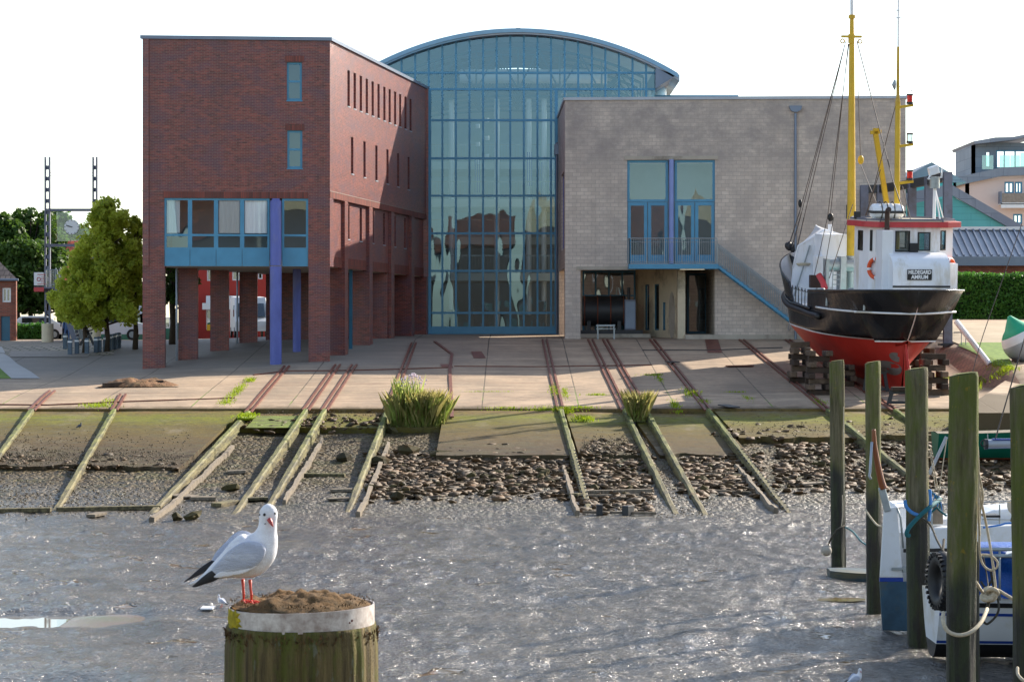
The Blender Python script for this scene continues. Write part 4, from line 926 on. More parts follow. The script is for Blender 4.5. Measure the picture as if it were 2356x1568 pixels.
for a, b in ((gD, gA), (gA, gB), (gB, gC)):
    d = (b - a).normalized(); o = Vector((d.y, -d.x, 0)) * n_; mb.prism([a + o + Vector((0, 0, zR)), b + o + d * n_ + Vector((0, 0, zR)), b - o * 5 + Vector((0, 0, zR)), a - o * 5 + Vector((0, 0, zR))], (0, 0, .15))
mb.build('roof_edge', 'zincl', GB)
mb = MB(); mb.box((HX(1512), YH + 2, 16), (HX(1723) * .97, YH + 3, Z_(219, YH + 2))); mb.build('roof_plant_room', 'blue', GB)
# lintels
mb = MB(); mb.prism([PG(uG(1436.5), zG(367.5), -.05), PG(uG(1651.7), zG(367.5), -.05), PG(uG(1651.7), zG(359), -.05), PG(uG(1436.5), zG(359), -.05)], (0, .3, 0)); mb.build('lintel', 'conc', GB)
mb = MB(); mb.prism([PG(uG(1326), zG(620.5), -.04), PG(uG(1447), zG(620.5), -.04), PG(uG(1447), zG(612.5), -.04), PG(uG(1326), zG(612.5), -.04)], (0, .3, 0)); mb.build('lintel', 'conc', GB)
# the two glazed door bays
for a, b, vs in ((1443, 1537, (1489,)), (1552, 1645, (1598.5,))):
    framed(PG, uG(a), uG(b), zG(464), zG(368), .12, .13, GB, 'blue', 'glass', name='window')
    md = (a + b) / 2
    for q0, q1 in ((a, md), (md, b)):
        f = framed(PG, uG(q0) + .02, uG(q1) - .02, zG(605), zG(465), .12, .17, GB, 'blue', 'glass', bars=[], name='door')
        MB().prism([PG(uG(q0) + .1, zG(603), .115), PG(uG(q1) - .1, zG(603), .115), PG(uG(q1) - .1, zG(586), .115), PG(uG(q0) + .1, zG(586), .115)], (0, .05, 0)).build('kick_panel', 'blue', f)
    mb = MB()   # dim room behind the doors
    MB().prism([PG(uG(a), zG(375), .5), PG(uG(b), zG(375), .5), PG(uG(b), zG(369), .5), PG(uG(a), zG(369), .5)], (0, .1, 0)).build('blind', 'curtain', GB)
mb = MB(); q = PG(uG(1544.5), 0, -.12); mb.tube([(q.x, q.y, zG(606)), (q.x, q.y, zG(367.6))], .13, 16); mb.build('column', 'lavl', GB, smooth='auto')
mb = MB(); mb.box((gA.x + 2, 128.6, zG(606)), (gB.x - 8, 128.8, zR - .6)); mb.build('room_wall', 'interior', GB)
mb = MB(); mb.box((gA.x + .45, 126.5, zG(600) - .1), (gB.x - .5, 134, zG(612) + .12)); mb.build('upper_floor', 'plaster', GB)
# balcony, railing, stair
YB = 124.2
MB().box((X_(1447, YB), YB, Z_(618, YB)), (X_(1653, YB), 125.55, Z_(607, YB))).build('balcony', 'blue', GB)
def railing(p, q, h, nb, par, name='railing', mat='galv', bars=True, up=.12, r=.022):
    p = Vector(p); q = Vector(q); mb = MB(); H = Vector((0, 0, h))
    mb.tube([p + H, q + H], r * 1.25, 6); mb.tube([p + Vector((0, 0, up)), q + Vector((0, 0, up))], r * .8, 5); mb.tube([p + H * .85, q + H * .85], r * .7, 5)
    for i in range(nb + 1):
        a = p.lerp(q, i / nb); mb.tube([a, a + H], r * 1.2 if i % 8 == 0 else r * .55, 5)
    return mb.build(name, mat, par)
zbk = Z_(607, YB)
railing((X_(1448, YB), YB + .05, zbk), (X_(1650, YB), YB + .05, zbk), Z_(548, YB) - zbk, 40, GB)
railing((X_(1448, YB), YB + .05, zbk), (X_(1448, YB), 125.6, zbk), Z_(548, YB) - zbk, 4, GB)
ST = GB; s0 = at(1652, 612, YB); s1 = at(1850, 760, YB - .1)
for dy in (.1, 1.1):
    MB().beam(s0 + Vector((0, dy, 0)), s1 + Vector((0, dy, 0)), .06, .13).build('stair_stringer', 'blue', GB)
    a = s0 + Vector((0, dy, .1)); b = s1 + Vector((0, dy, .1)); railing(a, b, 1.05, 44, GB, 'stair_railing')
mb = MB()
for i in range(20):
    q = s0.lerp(s1, (i + .5) / 20); mb.box((q.x - .16, q.y + .12, q.z + .05), (q.x + .16, q.y + 1.08, q.z + .1))
mb.build('stair_tread', 'blue', GB)
# ground-floor recess
fl = 4.5
mb = MB(); mb.box((X_(1558, 126.2), 125.82, 3.9), (X_(1575.5, 126.2), 128.9, zG(621))); mb.build('concrete_pier', 'beige', GB)
pA = Vector((X_(1556, 127), 126.9, 0)); pB = Vector((X_(1462, 133), 132.6, 0)); mb = MB()
LB = (pA - pB).length
PB_ = wallm(mb, pB, pA, 3.9, zG(612) , [(LB * .22, LB * .34, 5.3, 7.8), (LB * .46, LB * .58, 5.3, 7.8), (LB * .66, LB * .74, 5.3, 6.8)], .2); mb.build('inner_wall', 'beige', GB)
for a, b, c, e in ((.22, .34, 5.3, 7.8), (.46, .58, 5.3, 7.8), (.66, .74, 5.3, 6.8)): framed(PB_, LB * a, LB * b, c, e, .05, .08, GB, 'blue_dark', 'dglass')
mb = MB(); cq = PB_(LB * .9, 6.1, -.03); nrm = (PB_(0, 0, 1) - PB_(0, 0, 0)).normalized(); dd = (pA - pB).normalized()
mb.prism([cq + dd * .42 * math.cos(t) + Vector((0, 0, 1.25 * math.sin(t))) for t in np.linspace(0, 2 * math.pi, 33)[:-1]], nrm * .05); mb.build('oval_relief', 'conc', GB)
mb = MB(); mb.box((gA.x + 1.0, 133, 3.9), (gB.x - .4, 133.3, zG(612))); mb.box((X_(1645, 126), 126.4, 3.9), (X_(1645, 126) + .3, 133, zG(612))); mb.build('inner_wall', 'block', GB)
q0, q1 = X_(1340, 132), X_(1462, 132)
Pp = lambda s, z, o=0: Vector((s, 132.0 + o, z))
framed(Pp, q0, q1, 4.9, zG(616), 0, .1, GB, 'blue_dark', 'dglass', bars=[7.2], vb=[q0 + (q1 - q0) * t for t in (.25, .5, .75)], name='shop_window')
framed(Pp, X_(1580, 131.8), X_(1628, 131.8), 5.1, zG(622), -.2, .14, GB, 'blue_dark', 'dglass', name='door')
framed(Pp, X_(1646, 131.8) - .9, X_(1646, 131.8) - .55, 5.9, 7.6, -.15, .06, GB, 'blue_dark', 'dglass', name='window')
for i in range(4): MB().box((X_(1577, 127.5), 127 + i * .35, 4.2), (X_(1640, 127.5), 131.9, 4.62 + i * .16)).build('step', 'conc', GB)
MB().box((X_(1576, 125.5), 125.2, 4.2), (gB.x, 125.85, zG(769.5))).build('plinth', 'conc', GB)
# downpipe
mb = MB(); q = PG(uG(1830), 0, -.12); mb.tube([(q.x, q.y, 4.6), (q.x, q.y, zG(262))], .07, 10); mb.build('downpipe', 'zinc', GB, smooth='auto')
mb = MB(); w2 = .33; mb.prism([Vector((q.x + w2 * math.cos(t), q.y - .1, zG(245.5) - .33 * abs(math.sin(t)) ** .8)) for t in np.linspace(math.pi, 2 * math.pi, 13)], (0, .22, 0)); mb.build('rain_hopper', 'zinc', GB)
mb = MB(); q = Vector((HX(1280) + .02, YH - .6, 0)); mb.tube([(q.x, q.y, 4.6), (q.x, q.y, 16)], .06, 8); mb.box((q.x - .15, q.y - .15, 15.3), (q.x + .15, q.y + .15, 15.9)); mb.build('drainpipe', 'zinc', GB, smooth='auto')
# boiler exhibit, cabinet, bench
T = thing('boiler', 'dark horizontal boiler standing on a low plinth in the recess of the grey building', 'boiler', (X_(1395, 129), 129, 4.6))
mb = MB(); xa, xb = X_(1340, 129), X_(1440, 129); mb.tube([(xa, 129.6, 6.35), (xb, 129.6, 6.35)], .8, 24); mb.build('drum', 'dark', T, smooth='auto')
mb = MB(); [mb.torus((xa + (xb - xa) * t, 129.6, 6.35), .81, .035, (1, 0, 0), 24, 5) for t in (.05, .35, .65, .95)]; mb.build('hoops', 'rust', T)
mb = MB(); mb.box((xa - .2, 128.6, 5.1), (xb + .9, 130.6, 5.3)); [mb.box((xa + (xb - xa) * t - .1, 129, 5.3), (xa + (xb - xa) * t + .1, 130.2, 5.8)) for t in (.15, .85)]; mb.build('cradle', 'dark', T)
mb = MB(); mb.box((xa - .3, 128.4, 4.3), (xb + 1.3, 130.8, 5.1)); mb.build('plinth', 'conc', T)
T = thing('steel_cabinet', 'plain grey steel cabinet standing right of the dark boiler', 'cabinet', (X_(1449, 128.8), 128.8, 5.3))
MB().box((X_(1437, 128.7), 128.65, 5.31), (X_(1463, 128.7), 129.2, 6.95)).build('body', 'steel', T, bev=.02); MB().box((X_(1437, 128.7) + .05, 128.63, 5.4), (X_(1463, 128.7) - .05, 128.65, 6.85)).build('door', 'zinc', T); MB().tube([(X_(1447, 128.7), 128.9, 6.95), (X_(1447, 128.7), 128.9, 7.6)], .09, 8).build('pipe', 'dark', T)
T = thing('bench', 'grey bench with low back in front of the recess of the grey building', 'bench', (X_(1394, 125.6), 125.6, 4.55))
xa, xb = X_(1372, 125.4), X_(1416, 125.4); zt = Z_(757, 125.4)
mb = MB(); [mb.box((xa, 125.2 + .16 * i, zt), (xb, 125.32 + .16 * i, zt + .05)) for i in range(3)]; mb.build('seat', 'galv', T)
mb = MB(); [mb.box((xa, 125.75, zt + .15 + .12 * i), (xb, 125.79, zt + .24 + .12 * i)) for i in range(1)]; mb.build('backrest', 'galv', T)
for x in (xa + .05, xb - .1): MB().box((x, 125.22, 4.45), (x + .06, 125.28, zt)).build('leg', 'galv', T); MB().box((x, 125.68, 4.45), (x + .06, 125.74, zt + .25)).build('leg', 'galv', T)
# ------------------------------------------------------------------ the fishing cutter on the slip
SR = Vector((X_(2081, 99.6), 99.6, Z_(906, 99.6)))
SH = thing('fishing_cutter', 'black and red hulled fishing cutter with white wheelhouse and ochre masts propped on timber stacks', 'boat', tuple(SR))
SH.rotation_euler = (0, -.077, math.atan2(16, -1.75))
SM = SH.rotation_euler.to_matrix(); SMi = SM.inverted()
def sp(u, v, X):      # picture point -> ship coordinates in the cross plane at X
    o = SMi @ (Vector((0, 0, EYE)) - SR); d = SMi @ Vector(((u - CX) / F, 1, (HY - v) / F)); t = (X - o.x) / d.x; return o + d * t
def spy(u, v, Yl):    # ... in the lengthwise plane y = Yl
    o = SMi @ (Vector((0, 0, EYE)) - SR); d = SMi @ Vector(((u - CX) / F, 1, (HY - v) / F)); t = (Yl - o.y) / d.y; return o + d * t
def sb(mb, name, mat, par=SH, **k): return mb.build(name, mat, par, local=True, **k)
XA, XB = -1.75, 16.6
def hb_rail(x):
    if x < 3: return 2.86 * max(0, 1 - abs((3 - x) / (3 - XA)) ** 2.7) ** .5
    if x < 10: return 2.86
    return 2.86 * max(0, 1 - ((x - 10) / (XB - 10)) ** 2.5)
def hb_wl(x):
    if x < .15: return 0
    if x < 7: return 2.7 * (1 - (1 - (x - .15) / 6.85) ** 2.6) ** .8
    if x < 9: return 2.7
    return 2.7 * max(0, 1 - ((x - 9) / (15.6 - 9)) ** 1.9)
def z_rail(x): return 4.42 - .06 * (x + 1.7) if x < 5.6 else float(np.interp(x, [5.6, 5.9, 8.7, 9.3, 11, 13.5, 16.6], [3.98, 3.22, 3.3, 4.15, 4.5, 5.0, 5.5]))
ZW = 2.17
def z_keel(x):
    if x < 0: return float(np.interp(x, [-1.75, -1.2, -.5, 0], [3.75, 3.1, 2.4, 2.0]))
    if x > 14: return float(np.interp(x, [14, 15.2, 16, 16.6], [.25, 1.5, 3.2, 5.2]))
    return 0.0 if x > .35 else float(np.interp(x, [0, .1, .35], [1.6, .4, 0.]))
def half(x, z):
    zr = max(z_rail(x), 4.0 if x > 3 else 3.9); zk = z_keel(x); hw = hb_wl(x); hr = hb_rail(x)
    if z >= ZW:
        if x < .2 or x > 15.4:
            t = max(0, (z - zk) / max(.01, zr - zk)); return hr * min(1, t) ** .62
        t = min(1, (z - ZW) / (zr - ZW)); return hw + (hr - hw) * (t ** (.62 if x < 6 else 1.1))
    t = max(0, (z - zk) / max(.01, ZW - zk)); p = float(np.interp(x, [0, 3, 6, 9, 15.6], [1.5, .95, .6, .6, 1.1])); return max(.07, hw * t ** p) if t > 0 else .07
xsx = list(np.linspace(XA, 0, 12)) + list(np.linspace(.05, 5.5, 18)) + [5.6, 5.9] + list(np.linspace(6.4, 8.5, 6)) + [8.7, 9.3, 10.0, 10.9] + list(np.linspace(11.3, XB, 16))
def band_loft(zlo, zhi, n, name, mat, off=0.):
    for sd_ in (1, -1): pass
    mb = MB(); rows = []
    for x in xsx:
        a = max(zlo(x), z_keel(x)); b = max(zhi(x), a + .001); P = []
        for j in range(n + 1):
            z = a + (b - a) * j / n; P.append((x, half(x, z) + off, z))
        rows.append([(p[0], -p[1], p[2]) for p in P[::-1]] + P)
    for r0, r1 in zip(rows[:-1], rows[1:]):
        pass
    # port and starboard sheets
    for sgn in (0, 1):
        R = [[r[j] for j in (range(n + 1) if sgn else range(n + 1, 2 * n + 2))] for r in rows]; mb.loft(R, closed=False, cap=False)
    return sb(mb, name, mat, smooth='auto')
ZR_ = lambda x: z_rail(x)
band_loft(lambda x: 0, lambda x: ZW, 10, 'hull_bottom', 'hullred')
mb = MB(); mb.box((.3, -.07, -.02), (14.2, .07, .12)); sb(mb, 'keel', 'hullred')
band_loft(lambda x: ZW, lambda x: ZW + .06, 1, 'boot_stripe', 'whiteship', .006)
hb_ = band_loft(lambda x: ZW + .06, ZR_, 12, 'hull_topside', 'hullblack')
sm = hb_.modifiers.new('solid', 'SOLIDIFY'); sm.thickness = .06; sm.offset = -1
# rail cap, white rub line at the stern, rubber fender
def along(xs_, zf, side=(1,), off=.0):
    return [(x, s_ * (half(x, zf(x)) + off), zf(x)) for x in xs_ for s_ in side]
mb = MB(); xs1 = list(np.linspace(5.5, XA + .02, 26)); L1 = [(x, half(x, z_rail(x)), z_rail(x)) for x in xs1]; mb.tube(L1 + [(x, -y, z) for x, y, z in L1[::-1]], .05, 6); sb(mb, 'rail_cap', 'hullblack', smooth=True)
mb = MB(); zr = lambda x: 3.42 - .02 * x; xs1 = list(np.linspace(4.3, XA + .25, 22)); L1 = [(x, half(x, zr(x)) + .03, zr(x)) for x in xs1]; mb.tube(L1 + [(x, -y, z) for x, y, z in L1[::-1]], .045, 6); sb(mb, 'rubbing_line', 'whiteship', smooth=True)
mb = MB(); xs1 = np.linspace(3.8, 14.5, 30); mb.tube([(x, half(x, 2.95 + .05 * (x - 4)) + .08, 2.95 + .02 * (x - 4) + max(0, x - 9) * .09) for x in xs1], .13, 10); sb(mb, 'rubber_fender', 'black', smooth=True)
mb = MB(); xs1 = np.linspace(5.2, 14, 24); mb.tube([(x, half(x, 3.25) + .05, 3.22 + max(0, x - 9) * .09) for x in xs1], .06, 8); sb(mb, 'rub_rail', 'hullblack', smooth=True)
# deck, fore bulwark inside
mb = MB(); R = []
for x in xsx:
    z = min(z_rail(x) - .02, 3.2 + max(0, x - 10) * .06) if x > -1.2 else z_rail(x) - .4; h = max(.01, half(x, z) - .08); R.append([(x, h, z), (x, -h, z)])
mb.loft(R, closed=False, cap=False); sb(mb, 'deck', 'whiteship')
mb = MB()
for sgn in (1, -1):
    R = []
    for x in np.linspace(9.3, 16.4, 16): z0 = 3.22 + (x - 10) * .06; z1 = z_rail(x); R.append([(x, sgn * max(.0, half(x, z0) - .14), z0), (x, sgn * max(0, half(x, z1) - .08), z1 + .0)])
    mb.loft(R, closed=False, cap=False)
R = [[(x, -(half(x, 3.9) - .09), 3.2), (x, -(half(x, 4.2) - .09), 4.3)] for x in np.linspace(5.9, 9.3, 6)]; mb.loft(R, closed=False, cap=False)
sb(mb, 'bulwark_lining', 'whiteship')
# whaleback at the bow
XW = 11.9; pp = sp(1836, 564, XW); pc = sp(1897, 529, XW); pc2 = sp(1908, 529, XW); wsec = lambda x: max(0., 1 - (x - XW) / 4.3) ** .7
mb = MB(); R = []
for x in np.linspace(XW, 16.15, 10):
    f = wsec(x); yb = lambda y: math.copysign(min(abs(y) * f + .02, half(x, z_rail(x)) - .02), y); ze_ = max(pp.z, z_rail(x)) if x > XW + .5 else pp.z
    R.append([(x, yb(pp.y + .25), z_rail(x) - .05), (x, yb(pp.y), ze_ ), (x, pc.y * f, pc.z + .12 * (1 - f)), (x, pc2.y * f, pc.z + .12 * (1 - f)), (x, -yb(pp.y), ze_), (x, -yb(pp.y + .25), z_rail(x) - .05)])
mb.loft(R, closed=False, cap=False); o_ = sb(mb, 'whaleback', 'whiteship', smooth='auto'); sm = o_.modifiers.new('solid', 'SOLIDIFY'); sm.thickness = .06
mb = MB(); x = XW + .06; mb.prism([(x, half(x, 3.3) - .15, 3.25), (x, pp.y + .2, z_rail(x) - .05), (x, pp.y, pp.z - .03), (x, pc.y, pc.z - .04), (x, pc2.y, pc.z - .04), (x, -pp.y, pp.z - .03), (x, -pp.y - .2, z_rail(x) - .05), (x, -half(x, 3.3) + .15, 3.25)], (.05, 0, 0)); BH = sb(mb, 'fore_bulkhead', 'whiteship')
mb = MB(); [mb.beam((x - .03, y0, 3.3), (x - .03, y1, pp.z), .07, .05) for y0, y1 in ((2.0, 1.3), (1.0, .6), (-.5, -.2))]; sb(mb, 'bulkhead_frames', 'galv', BH)
# hull details: port chain, eyes
mb = MB()
for u, v, X in ((1972, 720, 2.6), (2055, 708, -.2)):
    p = sp(u, v, X); mb.tube([(X, half(X, 3.6) + .03, 3.85), (X - .02, half(X, 3.6) + .05, 3.5)], .05, 6)
mb.torus((10.8, half(10.8, 2.1) + .04, 2.0), .2, .03, (0, 1, .2), 14, 5); sb(mb, 'fairleads', 'galv')
# deck stanchions and chain at the low bulwark
mb = MB(); pr = None
for j in range(8):
    x = 5.9 + j * .62; y = half(x, 3.2) - .02; mb.tube([(x, y, 3.2), (x, y, 4.0)], .022, 5)
    if pr: mb.tube([(pr[0] + (x - pr[0]) * t, pr[1] + (y - pr[1]) * t, 3.97 - .5 * t * (1 - t)) for t in (0, .25, .5, .75, 1)], .015, 5)
    pr = (x, y)
sb(mb, 'chain_rail', 'dark')
# rudder, skeg, propeller aperture patches
mb = MB(); mb.prism([(-.12, .05, 1.98), (-.35, .05, 1.5), (-.75, .05, .9), (-.78, .05, .35), (-.45, .05, .05), (-.06, .05, .06)], (0, -.1, 0)); sb(mb, 'rudder', 'rudred', bev=.02)
mb = MB(); mb.tube([(-.06, 0, 0), (-.06, 0, 2.1)], .07, 8); sb(mb, 'rudder_stock', 'rudred', smooth='auto')
mb = MB(); mb.prism([(.1, .06, 1.9), (1.2, .3, 1.6), (1.4, .24, .05), (.1, .06, .02)], (0, -.02, 0))
def disc(X, z, a, b, rot=0, mat='anode', name='anode_patch'):
    y = half(X, z); m = MB(); 
    P = []
    for t in np.linspace(0, 2 * math.pi, 21)[:-1]:
        x_ = X + a * math.cos(t); z_ = z + b * math.sin(t); P.append((x_, half(x_, z_) + .012, z_))
    m.add(P + [(X, half(X, z) + .012, z)], [(i, (i + 1) % 20, 20) for i in range(20)]); sb(m, name, mat)
disc(1.0, 1.0, .8, .3); disc(.45, 1.5, .28, .2)
mb = MB()
for k_ in range(3):
    a = k_ * 2.094 + .5; c_ = Vector((.02, 0, .75)); d = Vector((0, math.cos(a), math.sin(a))); 
# wheelhouse
XWa, XWf = 2.35, 5.2
def wl(u, v, X=XWa): return sp(u, v, X)
def wb(name, mat, pts_uv, X, dep, par=SH, **k):
    m = MB(); m.prism([sp(u, v, X) for u, v in pts_uv], (dep, 0, 0)); return sb(m, name, mat, par, **k)
yl = sp(2038, 600, XWa).y; yr = sp(2190, 600, XWa).y; zt = sp(2100, 523, XWa).z; zb_ = 3.2
yl2 = spy(1964, 600, 0).y
# plan: chamfered corner on the port side
WP = [(XWa, -1.75), (XWa, 1.0), (XWa + .9, 2.0), (XWf, 2.0), (XWf + .5, 1.0), (XWf + .5, -1.0), (XWf, -2.0), (XWa + .6, -2.0)]
q = sp(2191, 600, XWa + .3); yR = q.y; q = sp(1962, 600, XWf); yL = q.y; q = sp(2037, 600, XWa); yM = q.y
WP = [(XWa, sp(2161, 600, XWa).y), (XWa, sp(2031, 600, XWa).y), (XWa + .7, sp(1998, 600, XWa + .7).y), (XWa + 2.1, sp(1965, 600, XWa + 2.1).y), (XWf + .5, sp(1965, 600, XWa + 2.1).y - .5), (XWf + .5, yR + 1), (XWf, sp(2190, 600, XWa + .6).y), (XWa + .6, sp(2191, 600, XWa + .6).y)]
def winuv(u0, u1, v0, v1, X): a = sp(u0, v0, X); b = sp(u1, v1, X); return (b.y, a.y, b.z, a.z)
wn_aft = [winuv(2059, 2094, 531, 579, XWa), winuv(2110.5, 2141, 534, 577, XWa)]
def shipwall(mb, p0, p1, holes):   # holes in (fraction0, fraction1, z0, z1)
    L = math.hypot(p1[0] - p0[0], p1[1] - p0[1]); return wallm(mb, p0, p1, zb_, zt, [(h[0], h[1], h[2], h[3]) for h in holes], .06)
FW = {0: [(2059, 2094, 531, 579), (2110.5, 2141, 534, 577)], 1: [(2015.6, 2028, 531, 579), (2001.5, 2008, 529, 577)], 2: [(1974, 1986, 530, 575)], 7: [(2163, 2176, 530, 576)]}
def facet(a, b, u, v):
    lo, hi = 0., 1.
    f = lambda t: sp(u, v, a[0] + (b[0] - a[0]) * t).y - (a[1] + (b[1] - a[1]) * t)
    s0 = f(0.) > 0
    for _ in range(40):
        m_ = (lo + hi) / 2
        if (f(m_) > 0) == s0: lo = m_
        else: hi = m_
    t = (lo + hi) / 2; return t * math.hypot(b[0] - a[0], b[1] - a[1]), sp(u, v, a[0] + (b[0] - a[0]) * t).z
mb = MB(); FR = []
n = len(WP)
zw0, zw1 = wn_aft[0][2], wn_aft[0][3]
for i in range(n):
    a = WP[i]; b = WP[(i + 1) % n]; L = math.hypot(b[0] - a[0], b[1] - a[1]); hs = []
    if i in FW:
        for (ua, ub, va, vb) in FW[i]: s0, z0_ = facet(a, b, ua, vb); s1, z1_ = facet(a, b, ub, va); hs.append((min(s0, s1), max(s0, s1), z0_, z1_))
    elif i in (3, 5): hs = [(.35, .9, zw0 - .1, zw1)]
    else: hs = [(.2, L - .2, zw0, zw1)]
    hs = [h for h in hs if h[1] > h[0] + .05]
    # wall outside is on the right of p0->p1: reverse the order for this winding
    P = wallm(mb, b, a, zb_, zt, [(L - h[1], L - h[0], h[2], h[3]) for h in hs], .06)
    for h in hs: FR.append((P, L - h[1], L - h[0], h[2], h[3]))
W = sb(mb, 'wheelhouse', 'whiteship')
for P, s0, s1, c_, e in FR:
    m = MB(); fw = .05
    for (a_, b_, z_, y_) in ((s0, s1, c_, c_ + fw), (s0, s1, e - fw, e), (s0, s0 + fw, c_ + fw, e - fw), (s1 - fw, s1, c_ + fw, e - fw)): m.prism([P(a_, z_, -.02), P(b_, z_, -.02), P(b_, y_, -.02), P(a_, y_, -.02)], P(0, 0, .05) - P(0, 0, 0))
    f = sb(m, 'wheelhouse_window', 'black', W); g = MB(); g.quad(P(s0, c_, .03), P(s1, c_, .03), P(s1, e, .03), P(s0, e, .03)); f2 = g.build('pane', 'glass', W, local=True)
m = MB(); m.box((XWa + .3, yR + .4, 3.3), (XWf - .2, yM - .4, 3.3 + 1.6)); m.box((XWf - .6, yR + .5, 4.9), (XWf - .3, yM - .4, 5.6)); sb(m, 'console', 'cabin_dark', W)
# roof with red fascia
RP = [(x + (.25 if x > 4 else -.25), y + (.28 if y > 0 else -.28)) for x, y in WP]
m = MB(); m.prism([(x, y, zt) for x, y in RP], (0, 0, .24)); RO = sb(m, 'wheelhouse_roof', 'fascia', bev=.02)
m = MB(); m.prism([(x * .985 + .05, y * .93, zt + .24) for x, y in RP], (0, 0, .05)); sb(m, 'roof_top', 'plaster', RO)
m = MB(); m.prism([(x, y, zb_ + .06) for x, y in [(x + (.04 if x > 4 else -.04), y * 1.02) for x, y in WP]], (0, 0, .14)); sb(m, 'base_band', 'fascia', W)
# life raft canister on its cradle
c_ = sp(2040, 487, 3.6); m = MB(); rings = []; ln = (sp(2003, 490, 3.6).y - sp(2077, 490, 3.6).y) / 2
for t, r_ in ((-1, .1), (-.97, .3), (-.85, .4), (-.45, .43), (-.38, .4), (-.32, .43), (.32, .43), (.38, .4), (.45, .43), (.85, .4), (.97, .3), (1, .1)):
    rings.append([(c_.x + r_ * math.cos(a), c_.y + t * ln, c_.z + .02 + r_ * .8 * math.sin(a)) for a in np.linspace(0, 2 * math.pi, 19)[:-1]])
m.loft(rings); LR = sb(m, 'life_raft_canister', 'whiteship', smooth='auto')
m = MB(); m.box((c_.x - .46, c_.y - ln * 1.02, c_.z - .06), (c_.x + .46, c_.y + ln * 1.02, c_.z + .05)); sb(m, 'canister_band', 'dark', LR)
m = MB(); [m.torus((c_.x, c_.y + t, c_.z + .02), .41, .025, (0, 1, 0), 20, 5) for t in (-.25, .05, .3)]; sb(m, 'lashing', 'roped', LR)
m = MB(); zc = zt + .28
for sx in (-.3, .3):
    for t in (-.8, -.3, .3, .8): m.tube([(c_.x + sx, c_.y + t * ln, zc), (c_.x + sx * .8, c_.y + t * ln, c_.z - .2)], .03, 5)
sb(m, 'cradle', 'galv', LR)
# rail on roof
m = MB(); zc2 = zt + .33
P4 = [(x * .98 + .04, y * .9, zc2) for x, y in RP]; 
for a_, b_ in zip(P4, P4[1:] + P4[:1]): m.beam(a_, b_, .04, .08)
for a_ in P4: m.tube([(a_[0], a_[1], zt + .24), a_], .03, 5)
sb(m, 'roof_coaming', 'steel', RO)
# door on the chamfered side
# aft casing with rounded shoulder and the name board
XC0 = .55
p0 = sp(2054, 660, XC0); p1 = sp(2186, 660, XC0); ztc = sp(2100, 583, XC0 + .5).z; m = MB(); prof = [(XC0, 3.2), (XC0, ztc - .75)]
for t in np.linspace(0, 1, 9)[1:]: prof.append((XC0 + 1.0 * (1 - math.cos(t * math.pi / 2)), ztc - .75 + .75 * math.sin(t * math.pi / 2)))
prof += [(XWa - .01, ztc), (XWa - .01, 3.2)]
m.prism([(a_, p0.y, b_) for a_, b_ in prof], (0, p1.y - p0.y, 0)); CS = sb(m, 'engine_casing', 'whiteship', smooth='auto')
m = MB(); zq = sp(2100, 658, XC0).z; m.box((XC0 - .03, p1.y, zq - .06), (XC0 + .02, p0.y, zq + .02)); sb(m, 'casing_sill', 'dark', CS)
# sign
s0 = sp(2088, 619.5, XC0 - .03); s1 = sp(2143.5, 644, XC0 - .03); m = MB(); m.box((XC0 - .06, s1.y, s1.z), (XC0 - .0, s0.y, s0.z)); SG = sb(m, 'name_board', 'black', CS)
def textmesh(name, body, mat, par, mtx, size, width=None, ext=.004, bold=.0):
    cu = bpy.data.curves.new('lettering', 'FONT'); cu.body = body; cu.size = size; cu.align_x = 'CENTER'; cu.align_y = 'CENTER'; cu.extrude = ext; cu.offset = bold
    o = bpy.data.objects.new('t', cu); COL.objects.link(o); dg = bpy.context.evaluated_depsgraph_get(); dg.update()
    me = bpy.data.meshes.new_from_object(o.evaluated_get(dg)); bpy.data.objects.remove(o)
    xs_ = [v.co.x for v in me.vertices]; wd = max(xs_) - min(xs_); f = (width / wd) if width else 1
    me.transform(Matrix.Diagonal((f, 1, 1, 1))); me.transform(mtx); me.materials.clear(); me.materials.append(M[mat]); o = bpy.data.objects.new(name, me); COL.objects.link(o)
    if par: o.parent = par
    return o
M['sign_white'] = sim('white_lettering', S(240, 240, 240), .5, .02, 2, 0)
wS = s0.y - s1.y; hS = s0.z - s1.z
def face(yc, z): return Matrix.Translation((XC0 - .065, yc, z)) @ Matrix(((0, 0, -1, 0), (-1, 0, 0, 0), (0, 1, 0, 0), (0, 0, 0, 1)))
textmesh('lettering', 'HILDEGARD', 'sign_white', SG, face((s0.y + s1.y) / 2, (s0.z + s1.z) / 2 + hS * .23), hS * .5, wS * .93, .004, .008)
textmesh('lettering', 'AMRUM', 'sign_white', SG, face((s0.y + s1.y) / 2, (s0.z + s1.z) / 2 - hS * .23), hS * .5, wS * .7, .004, .008)
# white trunk beside the casing with exhaust pipe
a_ = sp(2028, 660, 1.3); b_ = sp(2052.5, 660, 1.3); m = MB(); m.box((1.3, b_.y, 3.2), (XWa - .02, a_.y, sp(2040, 530, 1.3).z)); sb(m, 'exhaust_trunk', 'whiteship', bev=.02)
q = sp(2040.5, 540, 1.8); m = MB(); z1 = sp(2040, 490, 1.8).z; m.tube([(1.8, q.y, q.z - .2), (1.8, q.y, z1), (1.72, q.y, z1 + .12), (1.55, q.y, z1 + .16)], .11, 12); sb(m, 'exhaust_pipe', 'cabin_dark', smooth='auto')
m = MB(); m.box((.45, yM + .12, 0), (.46, yM + .13, .01)) if False else None
